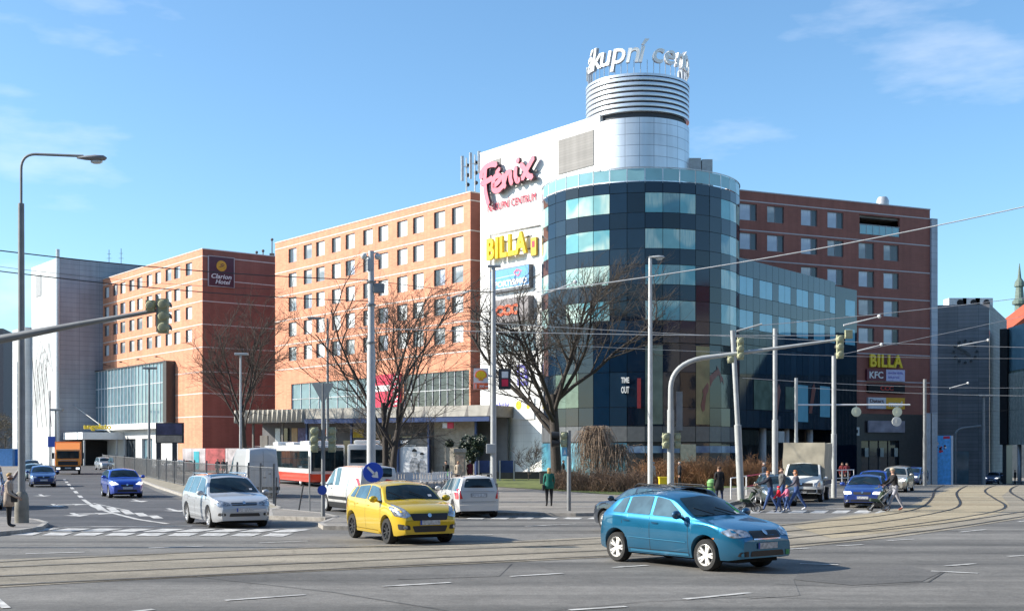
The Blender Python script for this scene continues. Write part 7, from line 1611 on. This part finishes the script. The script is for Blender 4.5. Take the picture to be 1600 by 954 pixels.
def shrub(name, label, pts, h, n, seed, m_, cat='hedge', r=.012, arch=0, kind=None):
    """many thin stems over a ground line"""
    R = random.Random(seed); q = MB(); A = pts[0]
    for i in range(n):
        u = R.random()*(len(pts)-1); j = min(int(u), len(pts)-2); p = pts[j]+(pts[j+1]-pts[j])*(u-j)+Vector((R.gauss(0, .35), R.gauss(0, .9), 0)); b = Vector((p.x-A.x, p.y-A.y, gz(p.x, p.y)-A.z)); hh = h*R.uniform(.45, 1.05)*(1-.25*abs(math.sin(p.x*1.7)))
        d = Vector((R.gauss(0, .32), R.gauss(0, .32), 1)); pp = [b]
        for k_ in range(3): d += Vector((R.gauss(0, .22), R.gauss(0, .22), -arch)); pp.append(pp[-1]+d.normalized()*hh/3)
        q.tube([tuple(v) for v in pp], [r*1.4, r, r*.8, r*.5], 3, cap=False)
        for s_ in range(3):
            c_ = pp[1+s_ % 3]; e = c_+Vector((R.gauss(0, .16), R.gauss(0, .16), R.uniform(.05, .25))); q.tube([tuple(c_), tuple(e)], [r*.8, r*.5], 3, cap=False)
    o = q.build(name, m_, None, loc=A, recalc=False); return tag(o, label, cat)
M_hb = pm('hedge_twigs', (.20, .13, .085), .9, var=.4, scale=1.5); M_ho = pm('hedge_twigs_russet', (.29, .15, .07), .9, var=.35, scale=1.2)
shrub('brown_hedge', 'brown leafless hedge behind the woman in green', [At(872, 76), At(940, 73), At(1010, 72)], 1.55, 2600, 4, M_hb)
shrub('russet_hedge', 'orange brown leafless hedge behind the right signal gantry', [At(1000, 84), At(1080, 84), At(1150, 84), At(1205, 86)], 2.3, 3200, 5, M_ho)
# weeping shrub: arching strands from a leaning stem
R = random.Random(9); t = thing('weeping_tree', 'small weeping leafless tree with hanging tangled branches behind the hedge', 'tree', At(938, 78)); q = MB(); q.tube([(0, 0, 0), (-.2, 0, 1.5), (-.35, 0, 3.3)], [.12, .1, .05], 7); q.build('trunk', M_bark, t, smooth=True)
q = MB()
for i in range(620):
    a_ = R.random()*6.283; top_ = Vector((-.35+R.gauss(0, .22), R.gauss(0, .22), 3.3+R.random()*.75)) if R.random() < .6 else Vector((.9+R.gauss(0, .5), R.gauss(0, .3), 2.3+R.random()*.6)); rad = R.uniform(.3, 1.7)*(1 if top_.z > 3 else 1.0)
    v = Vector((math.cos(a_), math.sin(a_), 0)); p1 = top_+v*rad*.5+Vector((0, 0, .12)); p2 = top_+v*rad*.85+Vector((0, 0, -.7)); p3 = Vector((top_.x+v.x*rad*R.uniform(.85, 1.1), v.y*rad, R.uniform(.2, 1.4)))
    q.tube([tuple(top_), tuple(p1), tuple(p2), tuple((p2+p3)/2+Vector((R.gauss(0, .1), R.gauss(0, .1), 0))), tuple(p3)], [.016, .014, .011, .009, .006], 3, cap=False)
q.build('crown', pm('weeping_twigs', (.26, .19, .135), .9, var=.3), t)
def leafy(name, label, loc, rx, rz, n, seed, m_, zc, ry=None):
    R = random.Random(seed); t = thing(name, label, 'bush', loc); q = MB(); q.tube([(0, 0, 0), (0, 0, zc)], .08, 6); q.build('trunk', M_bark, t); q = MB(); ry = ry or rx
    cl_ = [(Vector((R.gauss(0, .5)*rx, R.gauss(0, .5)*ry, zc+R.uniform(-1, 1)*rz*.75)), R.uniform(.3, .6)*rx) for _ in range(16)]
    for i in range(n):
        c_, r_ = R.choice(cl_); d = Vector((R.gauss(0, 1), R.gauss(0, 1), R.gauss(0, 1))).normalized()*r_*R.uniform(.6, 1); p = c_+d; a_ = Vector((R.gauss(0, 1), R.gauss(0, 1), R.gauss(0, 1))).normalized()*.09; b_ = a_.orthogonal().normalized()*.06
        q.face([tuple(p-a_), tuple(p+b_), tuple(p+a_), tuple(p-b_)])
    q.build('crown', m_, t, recalc=False); return t
leafy('evergreen_bush', 'dark evergreen bush at the corner of the canopy and white wall', At(738, 98), 1.0, 1.9, 4200, 2, M_leafd, 2.6)
leafy('low_thicket', 'dark brushy trees before the office block at the left edge', At(8, 215), 3.5, 4.5, 5000, 6, pm('thicket_brown', (.10, .085, .06), .9, var=.4), 5)
# ================================================================== unseen houses added for the glass to reflect and to cut sky fill
hcol = [((.50, .42, .26), 'cream rendered tenement reflected in the drum glass'), ((.34, .13, .09), 'red brown tenement reflected in the drum glass'), ((.46, .44, .38), 'pale grey tenement reflected in the drum glass'), ((.40, .33, .20), 'ochre tenement reflected in the drum glass'), ((.30, .28, .26), 'dark grey tenement reflected in the wing glass')]
wme = MB(); wme.box(0, 1.3, -.05, .02, 0, 2.1); wmesh = wme.mesh('window', M_gpane)
hcol += [((.30, .26, .20), 'brown tenement on the left of the crossing outside the frame'), ((.38, .36, .32), 'long grey tenement on the right of the crossing outside the frame'), ((.33, .25, .18), 'sand coloured tenement beyond the grey one on the right outside the frame')]
for i, (x, y, a_, w_, hgt) in enumerate(((-48, -24, 180, 42, 28), (-16, -25, 180, 31, 31), (14, -24, 180, 29, 28), (46, -24, 180, 31, 32), (95, -18, 180, 48, 29), (-82, -20, 90, 70, 24), (80, 30, -90, 46, 28), (80, 92, -90, 60, 25))):
    t = thing('tenement_house', hcol[i][1], 'building', (x, y, 0), math.radians(a_), 'street houses opposite')
    q = MB(); q.box(0, w_, 0, 12, -3, hgt-3); q.build('wall', pm('tenement_%d' % i, hcol[i][0], .8, var=.08), t)
    q = MB(); q.prism([(-.3, hgt-3), (w_+.3, hgt-3), (w_-2, hgt+1.5), (2, hgt+1.5)], -.3, 12.3); q.build('roof', pm('roof_dark_red', (.16, .06, .04), .8), t)
    for c_ in range(int(w_/3.4)):
        for r_ in range(5): obj('window', wmesh, t, (1.2+c_*3.4, 0, 1.4+r_*3.6))
# ================================================================== people
def cloth(name, c, var=.2): return pm('cloth_'+name, c, .9, var=var, scale=9, bump=.3)
M_skin = pm('skin', (.48, .29, .21), .6, var=.08); M_hair = {k: pm('hair_'+k, c, .7, var=.25, scale=20) for k, c in dict(blond=(.42, .27, .11), brown=(.10, .055, .03), black=(.02, .018, .016), grey=(.42, .41, .40), ginger=(.34, .12, .04)).items()}
def person(label, loc, face, h=1.72, top=None, legs=None, hair='brown', pose=None, coat=0, shoes=None, group=None, longhair=False, bag=None, hat=None, z=0):
    """standing figure; face = direction looked at (x, y). pose: stride, arms (left fwd, right fwd, elbow bend l, r), lean"""
    P = dict(stride=.0, la=.05, ra=-.05, le=.25, re=.25, lean=0, hd=0); P.update(pose or {}); s = h/1.75
    root = thing('person', label, 'person', (loc[0], loc[1], gz(loc[0], loc[1])+z), math.atan2(face[1], face[0]), group)  # local +x forward
    V = []; E = []; Rr = []; tagv = []
    def add(p, r, tg, par=None):
        V.append(Vector(p)*s); Rr.append(r*s); tagv.append(tg)
        if par is not None: E.append((par, len(V)-1))
        return len(V)-1
    ln = P['lean']; st = P['stride']
    pel = add((0, 0, .96), .135, 'leg'); bel = add((ln*.25, 0, 1.08), .125, 'top', pel); chs = add((ln*.6, 0, 1.30), .168, 'top', bel); ups = add((ln*.8, 0, 1.43), .105, 'top', chs)
    nk = add((ln*.9+.01, 0, 1.50), .052, 'skin', ups); hd = add((ln+.03, 0, 1.60), .088, 'skin', nk); add((ln+.035+P['hd']*.02, 0, 1.69), .082, 'skin', hd)
    for sd_, a in ((1, st), (-1, -st)):
        hp = add((0, sd_*.10, .90), .108, 'leg', pel); kn = add((a*.5+(.06 if a < 0 else .04)*abs(st) , sd_*.10, .50+abs(a)*.05), .072, 'leg', hp)
        an_ = add((a, sd_*.095, .10+(abs(a)*.16 if a < 0 else 0)), .043, 'leg', kn); ft = add((a+.06, sd_*.10, .055+(abs(a)*.08 if a < 0 else 0)), .045, 'shoe', an_); add((a+.19, sd_*.115, .04), .035, 'shoe', ft)
    hands = []
    for sd_, fa, el in ((1, P['la'], P['le']), (-1, P['ra'], P['re'])):
        sh = add((ln*.8, sd_*.185, 1.40), .076, 'top', ups); u = Vector((math.sin(fa), sd_*.10, -math.cos(fa))).normalized(); e = Vector((ln*.8, sd_*.19, 1.40))+u*.29
        eb = add(e, .056, 'top', sh); f = Vector((math.sin(fa+el), -sd_*.02, -math.cos(fa+el))).normalized(); w = e+f*.25; wr_ = add(w, .042, 'top', eb); hn = w+f*.075; add(hn, .034, 'skin', wr_); hands.append((hn*s, f, sd_))
    me = bpy.data.meshes.new('person'); me.from_pydata([tuple(v) for v in V], E, []); o = obj('body', me); md = o.modifiers.new('skin', 'SKIN')
    for i, sv in enumerate(me.skin_vertices[0].data): sv.radius = (Rr[i], Rr[i]); sv.use_root = (i == 0)
    # flatter, broader torso
    for i in (1, 2, 3): me.skin_vertices[0].data[i].radius = (Rr[i]*.82, Rr[i]*1.22) if False else (Rr[i], Rr[i])
    sb_ = o.modifiers.new('sub', 'SUBSURF'); sb_.levels = 1; sb_.render_levels = 1
    dg = bpy.context.evaluated_depsgraph_get(); dg.update(); m2 = bpy.data.meshes.new_from_object(o.evaluated_get(dg)); bpy.data.objects.remove(o)
    mats = [top, legs, M_skin, shoes or M_blkp]; m2.materials.clear(); [m2.materials.append(m_) for m_ in mats]; idx = dict(top=0, leg=1, skin=2, shoe=3)
    bm = bmesh.new(); bm.from_mesh(m2)
    for v in bm.verts:
        if 1.0*s < v.co.z < 1.47*s and abs(v.co.y) < .2*s: v.co.y *= 1.18
    for hn, f, sd_ in hands:  # five fingers per hand
        side = Vector((0, 1, 0)).cross(f).normalized() if abs(f.y) < .9 else Vector((1, 0, 0))
        for k in range(5):
            if k < 4: b = hn+f*.035*s+side*(k-1.5)*.019*s; dr_ = f; ln_ = (.055, .066, .07, .058)[k]*s
            else: b = hn+side*-.035*s; dr_ = (f*.6-side*.8).normalized(); ln_ = .05*s
            a_ = dr_.orthogonal().normalized()*.0095*s; c_ = dr_.cross(a_)
            bend = Vector((0, -sd_, 0))*.012*s; r0 = [bm.verts.new(b+a_*math.cos(t)+c_*math.sin(t)) for t in (0, 2.1, 4.2)]; r1 = [bm.verts.new(b+dr_*ln_+bend+(a_*math.cos(t)+c_*math.sin(t))*.7) for t in (0, 2.1, 4.2)]
            for q_ in range(3): bm.faces.new((r0[q_], r0[(q_+1) % 3], r1[(q_+1) % 3], r1[q_]))
            bm.faces.new(r1)
    # nose and ears
    hc = V[5]+Vector((0, 0, .02))*s
    for dv, r_ in ((Vector((.088, 0, .01)), .016), (Vector((-.005, .084, .01)), .02), (Vector((-.005, -.084, .01)), .02)):
        bmesh.ops.create_icosphere(bm, subdivisions=1, radius=r_*s, matrix=Matrix.Translation(hc+dv*s))
    for f_ in bm.faces:
        c_ = f_.calc_center_median(); best = min(range(len(V)), key=lambda i: (V[i]-c_).length-Rr[i]*.6)
        f_.material_index = idx[tagv[best]]; f_.smooth = True
        if (c_-hc).length < .15*s: f_.material_index = 2
    for hn, f, sd_ in hands:
        for f_ in bm.faces:
            if (f_.calc_center_median()-hn).length < .085*s and (f_.calc_center_median()-hn).dot(f) > -.035*s: f_.material_index = 2
    bm.to_mesh(m2); bm.free(); obj('body', m2, root)
    q = MB(); hz = hc+Vector((-.012, 0, .045))*s
    q.ball(tuple(hz), .104*s, 12, 0, (1.0, .92, .80)); q.v = [v for v in q.v]
    if longhair: q.ball((hz.x-.05*s, 0, hz.z-.14*s), .09*s, 10, 0, (.7, 1.1, 1.5))
    o = q.build('hair', M_hair[hair], root, smooth=True)
    for v in o.data.vertices:
        if v.co.x > hc.x+.03*s and v.co.z < hc.z+.075*s: v.co.x = hc.x-.01*s
    q = MB()
    for sd_ in (-1, 1): q.ball((hc.x+.080*s, sd_*.032*s, hc.z+.018*s), .009*s, 6)
    q.box(hc.x+.078*s, hc.x+.088*s, -.02*s, .02*s, hc.z-.045*s, hc.z-.038*s); q.build('face_features', M_hair['black'], root)
    if hat: q = MB(); q.ball((hz.x, 0, hz.z+.02*s), .112*s, 12, 0, (1, .95, .75)); q.build('hat', hat, root, smooth=True)
    if coat:  # coat skirt below the waist
        q = MB(); zlo = coat*s; prof = [(.185, 1.12*s), (.20, .95*s), (.215, zlo)]
        q.lathe([(r_*s*.92, z_) for r_, z_ in prof]+[(.19*s*.9, zlo+.01)], n=16); q.v = [(x*.86+ln*.2*s, y*1.12, z_) for x, y, z_ in q.v]; q.build('coat', top, root, smooth=True)
    if bag:
        q = MB(); q.box(-.12*s+bag[0]*s, .12*s+bag[0]*s, bag[1]*s-.05, bag[1]*s+.05, bag[2]*s, (bag[2]+.26)*s); q.build('bag', bag[3], root, bevel=.02)
        q = MB(); q.tube([(bag[0]*s, bag[1]*s, (bag[2]+.25)*s), (0, -bag[1]*.2*s, 1.42*s)], .012, 5); q.build('bag_strap', bag[3], root)
    return root
T = cloth
jeans = T('jeans', (.035, .075, .20)); blk = T('black', (.014, .014, .016)); 
L = G(14, 829); person('blond woman in a beige padded coat and black trousers waiting by the lamp foot', L, (.9, .2), 1.66, T('beige', (.36, .30, .25)), blk, 'blond', dict(la=.1, ra=.1, le=.8, re=.9), coat=.66, bag=(.16, -.12, .80, M_blkp), z=.12, longhair=False)
L = G(858, 795); person('woman in a bright green coat walking away on the pavement', L, (-.1, 1), 1.70, T('green', (.01, .13, .10)), blk, 'blond', dict(stride=.06, la=.1, ra=.1, le=.6, re=.6), coat=.80, bag=(0, .26, .72, M_blkp), z=.12, longhair=True)
L = G(1124, 790); person('man in a long black coat walking left of the tram pole', L, (-.3, .95), 1.72, blk, T('navy', (.02, .03, .07)), 'brown', dict(stride=.12), coat=.62, z=.12)
GRP = 'people crossing at the right hand crossing'
L = G(1204, 797.5); person('ginger haired woman in a dark jacket pushing the stroller to the left', L, (-1, .05), 1.70, T('darkjacket', (.02, .025, .04)), jeans, 'ginger', dict(stride=.30, la=.95, ra=.95, le=.35, re=.35, lean=.10), group=GRP)
L = G(1222, 793); person('dark haired man in a grey patterned jacket between the two women', L, (-1, -.2), 1.80, T('greycheck', (.10, .10, .10), .6), jeans, 'brown', dict(stride=.2, la=.3, ra=-.3), group=GRP)
L = G(1245, 797); person('brown haired woman in jeans striding left at the back of the group', L, (-1, .0), 1.74, T('greybluejacket', (.09, .085, .11), .4), jeans, 'ginger', dict(stride=.42, la=.55, ra=-.3, le=.5, re=.5, lean=.05), group=GRP, shoes=M_redw, longhair=True)
L = G(1217, 799.5); person('small child in a red jacket held between the adults', L, (-1, .1), 1.08, T('red', (.62, .01, .03)), jeans, 'brown', dict(stride=.18, la=.6, ra=.4), group=GRP, hat=T('redhat', (.6, .02, .04)))
L = G(1230, 799); person('small child in a pink jacket walking behind the red one', L, (-1, .0), 1.12, T('pink', (.62, .16, .26), .4), jeans, 'blond', dict(stride=.2, la=.5, ra=.7), group=GRP, shoes=M_redw)
cyc = G(1399, 797.5); person('man in a black jacket and pale grey trousers pushing a dark pushchair', cyc, (-1, -.1), 1.82, blk, T('palegrey', (.38, .38, .42)), 'blond', dict(stride=.36, la=.75, ra=.7, le=.3, re=.35, lean=.10), hat=T('beigecap', (.45, .38, .28)), shoes=pm('shoe_rust', (.30, .09, .05), .7))
for i, (px, Y, c_, lb, hr, f_) in enumerate(((340, 118, (.02, .02, .025), 'person in dark clothes left of the pair by the far white van', 'brown', (0, -1)), (349, 117, (.05, .045, .05), 'person in dark clothes right of the pair by the far white van', 'black', (.3, -1)),
        (697, 86, (.03, .03, .03), 'dark haired person with a green bag under the canopy', 'black', (-.3, -1)), (716, 84, (.5, .42, .32), 'person in a cream coat in front of the advert pillar', 'blond', (0, -1)), (734, 88, (.12, .015, .03), 'person in a dark red coat by the evergreen bush', 'grey', (.2, 1)),
        (880, 92, (.012, .012, .013), 'person in black right of the thick tree trunk', 'black', (1, 0)), (1021, 78, (.45, .40, .35), 'person in a pale coat beyond the brown hedge by the white lamp', 'grey', (-1, .2)), (1062, 80, (.03, .03, .035), 'person in dark clothes beyond the russet hedge', 'grey', (-1, 0)),
        (1194, 74, (.03, .04, .06), 'grey haired person in navy behind the crossing group', 'grey', (-1, -.3)), (1586, 140, (.015, .015, .015), 'person in black under the glass office', 'black', (-1, 0)), (1323, 92, (.16, .02, .03), 'person in dark red behind the white railing', 'black', (0, -1)), (1316, 93, (.20, .03, .03), 'person in brick red left behind the white railing', 'brown', (0, -1)))):
    p = At(px, Y); rt = person(lb, p, f_, 1.70, cloth('far%d' % i, c_), blk if i != 8 else jeans, hr, dict(stride=.1 if i % 2 else .02), coat=.75 if i in (3, 4, 6) else 0, z=.12 if 690 < px < 1200 else 0, bag=(.1, .22, .65, pm('bag_green', (.05, .45, .08), .6)) if i == 2 else None)
# stroller
p0 = G(1172, 799); t = thing('stroller', 'dark green stroller with silver wheels pushed across the crossing', 'stroller', p0, 0.05)
def spoked(parent, x, y, r, nsp=8, nm_='wheel', w=.025):
    o = obj(nm_, None, parent, (x, y, r)); q = MB(); bpy.data.objects.remove(o); q.lathe([(r-.03, -w), (r, -w*.6), (r, w*.6), (r-.03, w), (r-.03, -w)], (x, y, r), 20, 'y')
    for i in range(nsp): a_ = 2*math.pi*i/nsp; q.tube([(x, y, r), (x+math.cos(a_)*(r-.03), y, r+math.sin(a_)*(r-.03))], .007, 4, 1, cap=False)
    return q.build(nm_, [M_rub, M_alu], parent, smooth=.8)
for x, y, r in ((.25, -.27, .15), (.25, .27, .15), (-.38, -.1, .11), (-.38, .1, .11)): spoked(t, x, y, r)
q = MB(); 
for y in (-.22, .22): q.tube([(.25, y*1.2, .15), (-.05, y, .5), (.55, y, 1.02)], .018, 6); q.tube([(-.38, y*.5, .11), (.12, y, .68)], .018, 6)
q.tube([(.55, -.22, 1.02), (.55, .22, 1.02)], .018, 6); q.build('frame', M_poleg, t)
q = MB(); q.prism([(-.40, .42), (.05, .38), (.22, .80), (.10, .86), (-.05, .52), (-.38, .55)], -.2, .2); q.build('seat', T('strollerfabric', (.03, .05, .03)), t, bevel=.03)
q = MB(); q.lathe([(.30, -.21), (.30, .21)], (-.0, 0, .70), 14, 'y', 0, .3, 2.2); q.build('hood', T('strollerhood', (.05, .08, .04)), t); q = MB(); q.box(-.25, .2, -.18, .18, .2, .38); q.build('basket', M_blkp, t, bevel=.03)
# a second pushchair, before the man at the edge of the tracks
sb0 = t; sb0['group'] = 'strollers on the crossing'
dup(sb0, G(1374, 798), -.12, 'dark pushchair in front of the man in the black jacket')
